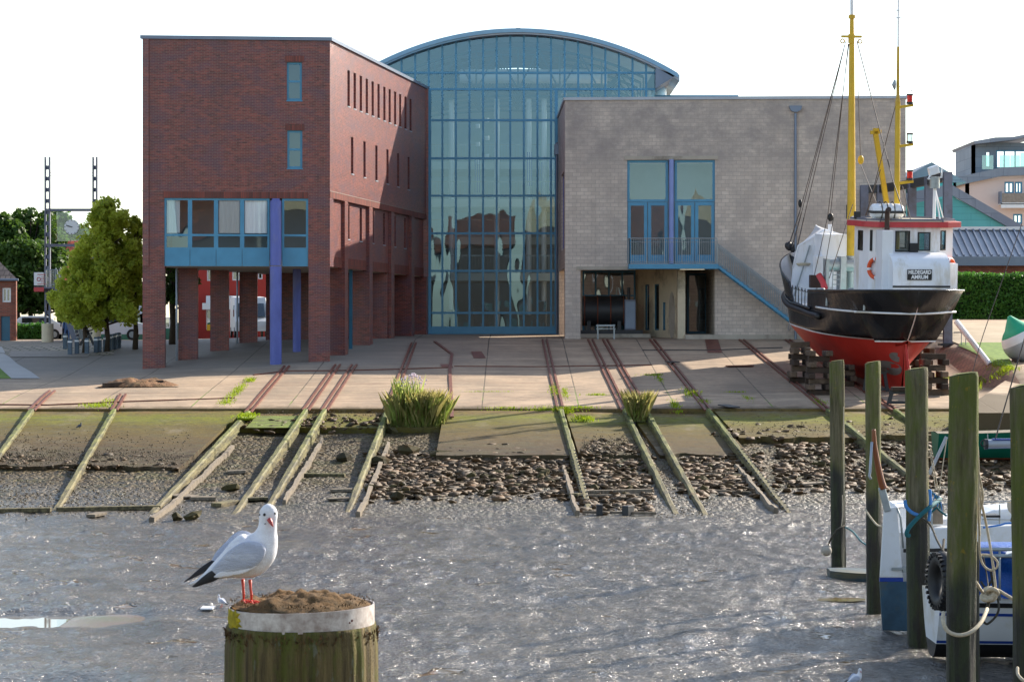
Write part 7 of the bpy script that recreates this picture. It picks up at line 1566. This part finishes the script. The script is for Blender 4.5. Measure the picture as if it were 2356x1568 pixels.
def smoothpath(P, n=6):
    P = np.array(P, float); out = []
    for i in range(len(P) - 1):
        p0, p1, p2, p3 = P[max(i - 1, 0)], P[i], P[i + 1], P[min(i + 2, len(P) - 1)]
        for j in range(n): t = j / n; out.append(.5 * ((2 * p1) + (-p0 + p2) * t + (2 * p0 - 5 * p1 + 4 * p2 - p3) * t * t + (-p0 + 3 * p1 - 3 * p2 + p3) * t ** 3))
    out.append(P[-1]); return out
def gtube(path, name, mat, T, flat=.85, n=28, sub=6):
    q = smoothpath(path, sub); m = MB(); pts = [gq(a[0], a[1], a[2]) for a in q]; rs = [max(a[3], 1) * gs for a in q]; m.tube(pts, rs, n)
    if flat != 1:      # flatten across the view axis about the path
        k_ = 0; V = []
        for i, p_ in enumerate(pts):
            for j in range(n): v = m.v[k_]; V.append((v[0], p_.y + (v[1] - p_.y) * flat, v[2])); k_ += 1
        m.v = V
    return m.build(name, mat, T, smooth=True, local=True)
def gull(lab, white='gull_white', grey='gull_grey', black='gull_black', leg='gull_red', cat='gull', name='gull', group=None):
    T = thing(name, lab, cat, (0, 0, 0), group)
    gtube([(235, 768, 20, 6), (300, 745, 15, 16), (380, 708, 10, 40), (470, 655, 0, 74), (560, 608, 0, 114), (650, 565, 0, 162), (735, 525, 0, 184), (812, 470, -5, 163), (860, 395, -12, 117), (880, 325, -18, 84), (889, 255, -22, 73), (893, 195, -26, 75), (895, 150, -26, 66), (896, 118, -24, 40), (897, 103, -22, 8)], 'body', white, T, .82)
    gtube([(880, 470, -120, 12), (830, 480, -140, 78), (740, 510, -152, 112), (640, 555, -135, 100), (545, 612, -100, 72), (470, 655, -70, 46), (440, 672, -60, 26)], 'wing', grey, T, .28)
    for q_ in range(5):
        t = q_ / 5; gtube([(800 - 190 * t, 590 + 40 * t - 26 * (q_ % 2), -158 + 40 * t, 14), (720 - 190 * t, 625 + 38 * t - 26 * (q_ % 2), -154 + 46 * t, 26), (640 - 180 * t, 655 + 34 * t - 26 * (q_ % 2), -136 + 46 * t, 20), (590 - 170 * t, 672 + 30 * t - 26 * (q_ % 2), -120 + 44 * t, 4)], 'wing_feather', grey if q_ % 2 else white, T, .18, 12, 3)
    for q_ in range(6):
        t = q_ / 6; gtube([(850 - 200 * t, 480 + 40 * t, -156 + 14 * t, 10), (800 - 200 * t, 512 + 45 * t, -163 + 16 * t, 22), (756 - 200 * t, 540 + 50 * t, -160 + 20 * t, 12)], 'wing_feather', grey, T, .16, 10, 3)
    gtube([(520, 640, -82, 8), (490, 662, -74, 38), (440, 690, -64, 44), (370, 728, -52, 32), (300, 768, -45, 14), (268, 780, -42, 2)], 'wing_tip', black, T, .3, 16)
    gtube([(760, 380, 120, 12), (660, 400, 135, 66), (560, 480, 110, 60), (480, 545, 80, 46), (430, 590, 60, 20)], 'wing', grey, T, .3)
    gtube([(470, 570, 70, 8), (430, 600, 60, 30), (340, 655, 50, 26), (250, 715, 42, 12), (190, 750, 40, 2)], 'wing_tip', black, T, .3, 14)
    gtube([(905, 225, -88, 20), (918, 244, -104, 17), (932, 268, -116, 10), (942, 284, -120, 2)], 'beak', 'beak' if leg == 'gull_red' else 'dark', T, 1, 12)
    m = MB(); m.sphere(gq(866, 187, -84), 12 * gs, 10, 7); m.build('eye', 'black', T, local=True, smooth=True); m = MB(); m.sphere(gq(950, 180, -62), 10 * gs, 10, 7); m.build('eye', 'black', T, local=True, smooth=True)
    if white == 'gull_white': m = MB(); m.sphere(gq(828, 190, -50), 10 * gs, 8, 6); m.sphere(gq(872, 262, -82), 9 * gs, 8, 6, (1, .3, .5)); m.build('ear_spot', 'gull_dark', T, local=True, smooth=True)
    for x0_, x1_, d0 in ((676, 684, 30), (741, 752, -10)):
        m = MB(); m.tube([gq(x0_, 725, d0), gq(x0_ + 4, 800, d0), gq(x1_, 850, d0), gq(x1_, 893, d0)], [15 * gs, 10 * gs, 11 * gs, 9 * gs], 10); m.tube([gq(x1_ - 2, 840, d0), gq(x1_ + 1, 856, d0)], 12 * gs, 8)
        for tx, td in ((95, -25), (62, -70), (20, -85), (-22, 12)):
            e = gq(x1_ + tx, 912, d0 + td); m.tube([gq(x1_, 897, d0), gq(x1_ + tx * .5, 903, d0 + td * .5), e], [9 * gs, 7 * gs, 3 * gs], 7)
        m.add([gq(x1_, 900, d0), gq(x1_ + 90, 913, d0 - 24), gq(x1_ + 60, 914, d0 - 66), gq(x1_ + 18, 914, d0 - 80)], [(0, 1, 2), (0, 2, 3)]); m.build('leg', leg, T, local=True, smooth=True)
    return T
G1 = gull('white gull with black wing tips and red legs standing on the mossy post'); G1.location = (X_(368.1 + 712 * .28014, 7.42), 7.42, Z_(1128.8 + 905 * .28014, 7.42) + .0)
p = pm_(510, 1396); dup(G1, p + Vector((0, 0, .01)), 'small distant gull on the mud at the end of the brown channel', scale=(-.8, .8, .8))
p = Vector((X_(1968, 36.4), 36.4, .0)); dup(G1, (p.x, p.y, float(mz(p.x, p.y)) - .03), 'gull on the mud cut by the bottom edge, only its head showing', scale=(1, 1, 1.0))
M['pig'] = sim('slate_pigeon', S(74, 80, 96), .7, .2, 10, 0); M['crowm'] = sim('dark_crow', S(34, 32, 30), .7, .2, 10, 0)
PG_ = gull('slate grey pigeon standing on the mossy slab near the second rail', 'pig', 'pig', 'crowm', 'crowm', 'pigeon', 'pigeon'); PG_.location = proj(183, 986, lambda x, Y: pz(Y) - .09); PG_.scale = (.8, .8, .8)
CR_ = gull('dark bird pecking on the gravel between the second and third rails', 'crowm', 'crowm', 'crowm', 'crowm', 'bird', 'crow'); CR_.location = pm_(346, 1054) + Vector((0, 0, .05)); CR_.scale = (-.85, .85, .62)
m = MB(); q = pm_(478, 1399); m.box(q + Vector((-.12, -.2, 0)), q + Vector((.12, .2, .03))); tag(m.build('litter', 'white'), 'flat white scrap of litter beside the small distant gull', 'litter')
# ------------------------------------------------------------------ float, ropes
Yf = 53.6; T = thing('float_ball', 'small pale float ball hanging on the farthest mooring pile', 'float', tuple(at(1901.6, 1266, Yf))); m = MB(); m.sphere(at(1901.6, 1266, Yf), 12.2 / F * Yf, 20, 12); m.build('ball', 'conc', T, smooth=True); m = MB(); m.tube([at(1906, 1252, Yf), at(1912, 1238, Yf - .1), at(1925, 1218, Yf - .2), at(1944, 1208, Yf - .1)], .022, 6); m.build('rope', 'roped', T, smooth=True)
def rope(pts, r, mat, lab, Y=None, name='rope'):
    P = smoothpath([tuple(at(*q)) if len(q) == 3 else tuple(at(q[0], q[1], Y)) for q in pts], 7); m = MB(); m.tube([Vector(q) for q in P], r * .62, 8); return tag(m.build(name, mat, smooth=True), lab, 'rope')
rope([(1945, 1212, 53.9), (1962, 1222, 50), (1980, 1243, 47), (1996, 1254, 46)], .03, 'ropeg', 'teal rope running from the farthest pile to the second pile')
rope([(1938, 1138, 53.8), (1939, 1178, 53.8), (1936, 1210, 53.8)], .015, 'rope', 'thin pale cord hanging down the farthest pile'); rope([(1941, 935, 53.8), (1941, 960, 53.8), (1942, 1130, 53.8)], .012, 'rope', 'frayed thin cord on the right side of the farthest pile')
rope([(1991, 1171, 45.4), (1999, 1184, 45.3), (2016, 1205, 45.2), (2030, 1211, 44.5)], .03, 'rope', 'short pale rope on the second mooring pile')
rope([(2082, 1150, 40.45), (2085, 1165, 40.42), (2098, 1178, 40.4), (2114, 1185, 40.4)], .05, 'ropeb', 'light blue rope on the left of the third pile'); rope([(2139, 1125, 40.45), (2141, 1150, 40.42), (2139, 1180, 40.42), (2137, 1198, 40.42)], .045, 'ropeb', 'light blue rope on the right of the third pile')
rope([(2163, 1148, 41), (2140, 1165, 40.4), (2112, 1190, 40.38), (2090, 1215, 40.4), (2086, 1229, 40.45), (2092, 1231, 40.5)], .06, 'ropeg', 'dark teal hose crossing the third pile'); rope([(2114, 1186, 40.38), (2140, 1206, 40.3), (2155, 1240, 39.5), (2172, 1270, 38.5)], .03, 'roped', 'mossy rope from the third pile down to the tyre')
rope([(2141, 1180, 41), (2155, 1167, 41), (2160, 1172, 41), (2178, 1186, 41)], .03, 'ropeg', 'dark teal rope tied behind the thickest pile')
rope([(2171, 1408, 30.6), (2170, 1428, 30.45), (2180, 1450, 30.4), (2205, 1460, 30.4), (2232, 1454, 30.4), (2256, 1432, 30.6), (2268, 1408, 31), (2271, 1400, 31.5)], .042, 'rope', 'thick pale hose looped around the foot of the thickest pile', name='hose')
rope([(2241, 1334, 31.5), (2248, 1342, 31.5), (2262, 1362, 32), (2280, 1368, 32), (2292, 1356, 32), (2312, 1366, 32), (2345, 1386, 32)], .035, 'rope', 'knotted pale rope right of the thickest pile')
m = MB(); [m.torus(at(2278 + dx, 1368 + dy, 32), .07, .032, (.4, 1, dx * .2), 14, 7) for dx, dy in ((0, 0), (-7, 3), (5, -6), (-3, -5))]; tag(m.build('rope_knot', 'rope', smooth=True), 'big knot where the pale ropes meet beside the thickest pile', 'knot')
rope([(2271, 1372, 32), (2274, 1384, 32), (2271, 1398, 32)], .04, 'roped', 'short mossy rope end under the knot')
rope([(2247, 1090, 31), (2257, 1150, 31.5), (2270, 1210, 32), (2282, 1280, 32), (2291, 1352, 32)], .028, 'rope', 'braided pale rope falling from the thickest pile to the knot'); rope([(2248, 1010, 30.9), (2252, 1090, 31), (2250, 1160, 31), (2254, 1230, 31.5)], .022, 'rope', 'white rope hanging close along the right side of the thickest pile'); rope([(2250, 1080, 31), (2256, 1105, 31), (2262, 1145, 31), (2255, 1170, 31), (2258, 1128, 31)], .02, 'rope', 'loose loop of white line on the right side of the thickest pile')
rope([(2256, 1150, 31.6), (2253, 1240, 31.8), (2258, 1290, 32), (2276, 1310, 32), (2293, 1305, 32), (2294, 1290, 32), (2278, 1277, 32), (2258, 1275, 32)], .025, 'rope', 'round loop of pale rope over the blue tarpaulin'); rope([(2262, 1280, 32.5), (2270, 1320, 32.5), (2274, 1352, 32.2)], .015, 'roped', 'thin dark line over the blue tarpaulin')
rope([(2341, 1535, 27), (2342, 1550, 26.9), (2352, 1562, 26.8), (2362, 1568, 26.8)], .03, 'rope', 'pale hose around the pile at the right edge', name='hose')
# ------------------------------------------------------------------ boats beside the piles
def hull(T, x0, x1, Yc, bw, zd, zb, mat_top, mat_bot, zwl, stern=True, n=18, bow_rise=.25, inner='gelcoat'):
    def sec(t, zlo, zhi, k_=6):
        hw = bw / 2 * (.78 + .22 * min(1, t * 4)) * (1 if t < .5 else max(.02, 1 - ((t - .5) / .5) ** 2.2)); x = x0 + (x1 - x0) * t; zk = zb + (zd - zb) * (.75 * max(0, (t - .75) / .25) ** 1.6); r = []
        zdd = zd + bow_rise * t * t
        for j in range(k_ + 1):
            z = zlo + (zhi(zdd) - zlo) * j / k_; z = max(z, zk + .001); q = (z - zk) / (zdd - zk); r.append((x + .12 * q * (t > .9), hw * min(1, q + .02) ** .45, z))
        return r
    for name, mat, zlo, zhi in (('hull_topside', mat_top, zwl, lambda z: z), ('hull_bottom', mat_bot, zb, lambda z: zwl)):
        m = MB(); R = [sec(i / n, zlo, zhi) for i in range(n + 1)]
        for s_ in (1, -1): m.loft([[(p_[0], Yc + s_ * p_[1], p_[2]) for p_ in r] for r in R], closed=False, cap=False)
        r = R[0]; m.loft([[(p_[0], Yc + p_[1], p_[2]) for p_ in r], [(p_[0], Yc - p_[1], p_[2]) for p_ in r]], closed=False, cap=False); m.build(name, mat, T, smooth='auto')
    m = MB(); R = [sec(i / n, zwl, lambda z: z)[-1] for i in range(n + 1)]; m.loft([[(p_[0], Yc + p_[1] - .02, p_[2] - .02), (p_[0], Yc, p_[2] + .04), (p_[0], Yc - p_[1] + .02, p_[2] - .02)] for p_ in R], closed=False, cap=False); m.build('deck', inner, T, smooth=True)
    return R
# boat A with the big rudder
YA = 42.6; T = thing('sailing_boat', 'white sailing boat with a tall white and blue-grey rudder behind the second and third piles', 'sailing boat', (X_(2080, YA), YA, 0)); zd = Z_(1228, YA)
R = hull(T, X_(2076, YA), X_(2076, YA) + 7.6, YA + 1.2, 2.3, zd, .28, 'gelcoat', 'antifoul', Z_(1392, YA - .0))
m = MB(); yy = YA + 1.2 - .9; m.prism([at(2079, 1262, YA) + Vector((0, -.02, 0)), at(2400, 1256, YA) + Vector((0, -.02, 0)), at(2400, 1263, YA) + Vector((0, -.02, 0)), at(2079, 1270, YA) + Vector((0, -.02, 0))], (0, .06, 0)); m.build('rubbing_strake', 'black', T)
m = MB(); m.prism([at(*q, YA) for q in ((2034, 1171), (2064.6, 1164), (2077.6, 1328), (2024.6, 1328))], (0, .07, 0)); m.build('rudder_head', 'gelcoat', T, bev=.015)
m = MB(); m.prism([at(*q, YA - .002) for q in ((2024.4, 1328), (2077.8, 1328), (2078.4, 1337), (2024, 1337))], (0, .074, 0)); m.build('rudder_stripe', 'bluestripe', T)
m = MB(); m.prism([at(*q, YA) for q in ((2024, 1337), (2088, 1337), (2090, 1400), (2090, 1451), (2031, 1449))], (0, .07, 0)); m.build('rudder_blade', 'antifoul', T, bev=.015)
m = MB(); m.box(at(2052, 1311, YA - .03), at(2084, 1303, YA + .1)); m.box(at(2078, 1316, YA - .04), at(2086, 1302, YA + .1)); m.build('rudder_fitting', 'galv', T)
m = MB(); P_ = smoothpath([tuple(at(*q, YA)) for q in ((2010, 987), (2012, 1020), (2018, 1060), (2026, 1100), (2033, 1124))], 6); m.tube([Vector(q) for q in P_], [.035 + .035 * i / (len(P_) - 1) for i in range(len(P_))], 8); m.build('tiller', 'varnish', T, smooth=True)
m = MB(); m.beam(at(2028, 1120, YA), at(2043, 1176, YA), .13, .05, up=(0, 1, 0)); m.build('tiller_bracket', 'galv', T, bev=.02); m = MB(); m.tube([at(2006, 1016, YA - .05), at(2002, 1084, YA - .05), at(2000, 1094, YA - .05), at(2004, 1102, YA - .05)], .024, 8); m.build('tiller_extension', 'zincl', T, smooth=True)
# spray hood / stern frame
m = MB(); P_ = [at(2051, 1222, YA + .5), at(2056, 1182, YA + .5), at(2066, 1166, YA + .5), at(2092, 1165, YA + .5), at(2140, 1168, YA + .5)]; m.loft([P_, [q + Vector((.1, 1.6, 0)) for q in P_]], closed=False, cap=False); P2 = [at(2062, 1225, YA + .52), at(2060, 1180, YA + .52), at(2072, 1168, YA + .52), at(2086, 1168, YA + .52), at(2094, 1225, YA + .52)]; m.quad(*P2); m.build('stern_cover', 'curtain', T)
m = MB(); m.tube([at(2078, 1260, YA), at(2072, 1190, YA), at(2064, 1168, YA)], .02, 6); m.tube([at(2096, 1262, YA), at(2091, 1170, YA)], .02, 6); m.build('pushpit_rail', 'galv', T, smooth=True); m = MB(); m.prism([at(2140, 1277, YA), at(2140, 1225, YA), at(2152, 1213, YA), at(2450, 1205, YA), at(2450, 1262, YA)], (0, .4, 0)); m.build('coaming', 'gelcoat', T, bev=.03)
m = MB(); m.prism([at(2140, 1195, YA + .6), at(2240, 1190, YA + .6), at(2290, 1172, YA + .6), at(2440, 1160, YA + .6), at(2440, 1225, YA + .6), at(2140, 1225, YA + .6)], (0, 1.2, 0)); m.build('cabin', 'gelcoat', T, bev=.05); m = MB(); m.box(at(2134, 1205, YA + .3), at(2165, 1155, YA + .5)); m.build('wooden_locker', 'wood', T); m = MB(); [m.tube([at(u, 1226, YA + .1), at(u, 1160, YA + .1)], .015, 5) for u in (2144, 2300, 2345)]; m.tube([at(2140, 1160, YA + .1), at(2460, 1146, YA + .1)], .01, 5); m.tube([at(2260, 1194, YA + .1), at(2460, 1198, YA + .1)], .01, 5); m.build('guard_rail', 'galv', T)
m = MB(); m.torus(at(2345, 1160, YA - .1) + Vector((0, 0, 0)), .16, .06, (0, 1, .3), 16, 8, 0, 4.2); m.build('fender_cushion', 'plaster', T, smooth=True); m = MB(); m.beam(at(2330, 1200, YA), at(2345, 1150, YA), .1, .08); m.build('boom_crutch', 'wood', T); m = MB(); m.box(at(2268, 1190, YA - .05), at(2290, 1180, YA + .4)); m.build('deck_vent', 'black', T)
m = MB(); q = at(2035, 1168, YA + .9); m.tube([at(2103, 1166, YA + .8), at(2103.5, 1113, YA + .8)], .04, 7); m.build('oar_end', 'varnish', T, smooth=True)
for i in range(5): rope([(2140 + i * 5, 1128 + i * 3, 41.5), (2150 + i * 4, 1140 + i * 6, 41.5), (2143 + i * 6, 1160 + i * 5, 41.5)], .018, 'ropeg' if i % 2 else 'ropeb', ['teal mooring line behind the third pile, uppermost', 'blue mooring line behind the third pile', 'teal mooring line in the middle behind the third pile', 'lower blue mooring line behind the third pile', 'lowest teal mooring line behind the third pile'][i])
for (a, b, l) in (((2139, 1035), (2153, 1128), 'thin halyard right of the third pile, left one'), ((2141, 1030), (2160, 1135), 'thin halyard right of the third pile, right one'), ((2178, 1010), (2160, 1130), 'slanting pale line between the third and thickest piles')): rope([(*a, 41), ((a[0] + b[0]) / 2, (a[1] + b[1]) / 2, 41), (*b, 41)], .014, 'rope', l)
m = MB(); m.beam(at(2178, 1004, 41.2), at(2138, 1090, 41.2), .05, .05); tag(m.build('boat_hook', 'zincl'), 'grey pole leaning between the third and the thickest pile', 'pole')
# boat B with blue tarpaulin
YB_ = 38.; T = thing('sailing_boat', 'white boat with blue stripes and a blue tarpaulin behind the thickest pile', 'sailing boat', (X_(2200, YB_), YB_, 0)); zd = Z_(1376, YB_)
R = hull(T, X_(2170, YB_), X_(2170, YB_) + 6.6, YB_ + 1.1, 2.2, zd, .05, 'gelcoat', 'black', Z_(1492, YB_))
for a, b, mt_, nm in ((1389, 1400, 'black', 'rubbing_strake'), (1414, 1421, 'bluestripe', 'blue_stripe'), (1483, 1490, 'bluestripe', 'boot_stripe')):
    m = MB(); 
    def hy(x): t = (x - X_(2170, YB_)) / 6.6; return YB_ + 1.1 - 1.1 * (.78 + .22 * min(1, t * 4)) * (1 if t < .5 else max(.02, 1 - ((t - .5) / .5) ** 2.2))
    L_ = []
    for x in np.linspace(X_(2170, YB_), X_(2170, YB_) + 3.2, 12):
        qa = [ (Z_(v, YB_)) for v in (a, b)]; q_ = lambda z: ((z - .05) / (zd - .05)) ** .45
        L_.append([(x, YB_ + 1.1 - (YB_ + 1.1 - hy(x)) * q_(z) - .02, z) for z in qa])
    m.loft(L_, closed=False, cap=False); m.build(nm, mt_, T)
m = MB(); P_ = []; rt = np.random.default_rng(3)
for i in range(26):
    x = X_(2246, YB_) + i * .13; P_.append([(x, YB_ + .15 + .12 * math.sin(j * .5) + .05 * math.sin(i * 1.1 + j) + .03 * rt.normal(), Z_(1377, YB_) + (Z_(1275, YB_) - Z_(1377, YB_)) * j / 8) for j in range(9)] + [(x, YB_ + .9, Z_(1263, YB_)), (x, YB_ + 1.9, Z_(1270, YB_))])
m.loft(P_, closed=False, cap=False); m.build('tarpaulin', 'bluetarp', T, smooth=True)
m = MB(); m.tube([at(2246, 1263, YB_), at(2500, 1262, YB_)], .03, 8); m.tube([at(2246, 1278, YB_), at(2500, 1278, YB_)], .03, 8); [m.tube([at(u, 1262, YB_), at(u, 1380, YB_)], .02, 6) for u in (2250, 2300, 2352)]; m.build('guard_rail', 'galv', T, smooth=True)
m = MB(); m.prism([at(2305, 1278, YB_ + .0), at(2330, 1270, YB_), at(2480, 1268, YB_), at(2480, 1282, YB_), at(2305, 1282, YB_)], (0, .3, 0)); m.build('dodger', 'gelcoat', T)
m = MB(); m.tube([at(2269, 1021, YB_), at(2440, 1017, YB_)], .075, 12); BM = m.build('boom', 'zincl', T, smooth='auto'); m = MB(); m.tube([at(2265, 1021, YB_), at(2272, 1021, YB_)], .085, 12); m.torus(at(2264, 1019, YB_), .05, .012, (0, 1, 0), 12, 5); m.build('boom_cap', 'dark', BM); m = MB(); m.box(at(2285, 1012, YB_ - .06), at(2400, 1008, YB_ + .06)); m.build('sail_track', 'bluestripe', BM)
m = MB(); m.tube([at(2290, 1010, YB_), at(2347, 814, YB_), at(2440, 500, YB_)], .012, 5); m.build('topping_lift', 'wire', T); m = MB(); m.tube([(X_(2445, YB_), YB_, .9), (X_(2445, YB_), YB_, 11.5)], .07, 10); m.build('mast', 'zincl', T, smooth='auto')
rope([(2257, 1337, 37.7), (2270, 1350, 37.6), (2288, 1320, 37.6), (2280, 1310, 37.6), (2285, 1345, 37.6), (2296, 1380, 37.6), (2298, 1400, 37.5), (2290, 1418, 37.5), (2272, 1434, 37.5), (2262, 1428, 37.5)], .03, 'roped', 'dark rope loop hanging over the white hull under the tarpaulin')
rope([(2262, 1213, 40), (2300, 1207, 40), (2316, 1203, 40), (2350, 1201, 40)], .025, 'ropeb', 'blue rope lying along the white deck above the tarpaulin'); rope([(2140, 1150, 40.5), (2190, 1148, 40.5), (2260, 1143, 40.5), (2350, 1136, 40.5)], .012, 'rope', 'thin pale guard line between the piles')
c = at(2169, 1336, 37); T = thing('tyre_fender', 'black ribbed tyre hanging as a fender left of the thickest pile', 'tyre', tuple(c)); m = MB(); Rt = 69 / F * 37 ; m.torus(c, Rt * .74, Rt * .27, (1, .16, 0), 40, 12); m.build('tyre', 'tyre', T, smooth=True); m = MB()
axv = Vector((1, .16, 0)).normalized(); a_ = Vector((0, 0, 1)); b_ = axv.cross(a_)
for i in range(30): t = i / 30 * 2 * math.pi; d = a_ * math.cos(t) + b_ * math.sin(t); m.beam(c + d * Rt * .9 - axv * .14, c + d * Rt * .9 + axv * .14, .035, .06, up=d)
m.build('tread_ribs', 'black', T); m = MB(); m.tube([c + Vector((0, 0, Rt)), at(2172, 1240, 37.4)], .02, 6); m.build('hanging_rope', 'roped', T)
# green boat on the far shore
YG = 80; T = thing('green_boat', 'dark green boat lying on the rubble shore behind the thickest pile', 'boat', (X_(2170, YG), YG, .8)); hull(T, X_(2162, YG), X_(2162, YG) + 5.5, YG + .9, 1.9, Z_(997, YG), Z_(1060, YG), 'greenhull', 'orange', Z_(1055, YG), inner='wood'); m = MB(); m.tube([at(2272, 998, YG - .1), at(2273, 1010, YG - .1)], .02, 5); m.build('oarlock', 'galv', T)
M['rustorange'] = sim('rust_red_bottom', S(150, 74, 44), .8, .3, 3, .2); [setattr(o_.data, 'name', o_.data.name) for o_ in T.children]
for ch in T.children:
    if ch.name.startswith('hull_bottom'): ch.data.materials.clear(); ch.data.materials.append(M['rustorange'])
# half sunken dinghy
Yd = 51.5; T = thing('dinghy', 'old blue-grey wooden dinghy sunk in the mud behind the second pile', 'dinghy', (X_(1950, Yd), Yd, 0)); M['dinghyw'] = sim('faded_dinghy_paint', S(58, 76, 84), .6, .3, 2, .4, dirt=S(96, 92, 72), stretch=(.5, 1, 5)); m = MB(); L_ = []
for t in np.linspace(0, 1, 12):
    x = X_(1906, Yd) + t * 1.15; hw = .28 + .3 * min(1, t * 2.2) ** .6; zt_ = Z_(1309 + 5 * t, Yd); zb3 = Z_(1338 + 22 * t, Yd); L_.append([(x, Yd - hw, zt_), (x - .0, Yd - hw * .85, zb3 + .06), (x, Yd - hw * .5, zb3), (x, Yd + hw * .5, zb3), (x, Yd + hw, zt_), (x, Yd + hw * .9, zt_ - .0), (x, Yd, zt_ + .02), (x, Yd - hw * .9, zt_)])
m.loft(L_); m.build('hull', 'dinghyw', T, smooth='auto')
# two moored yachts just beyond the right edge, their mast shadows fall on the mud
for x, Y, h, lab in ((11.6, 52.2, 8.9, 'moored yacht beyond the right edge, farther one'), (10.6, 47.7, 8.3, 'moored yacht beyond the right edge, nearer one')):
    T = thing('yacht', lab, 'yacht', (x, Y, 0)); hull(T, x - .3, x + 7, Y, 2.4, 1.6, .0, 'gelcoat', 'antifoul', .6); m = MB(); m.tube([(x + .35, Y, 1.5), (x + .35, Y, h)], .1, 10); m.build('mast', 'zincl', T, smooth='auto')
rope([(2352, 512, 50), (2304, 650, 50), (2257, 786, 50), (2225, 905, 50)], .014, 'wire', 'thin backstay wire crossing the hedge on the right', name='wire')
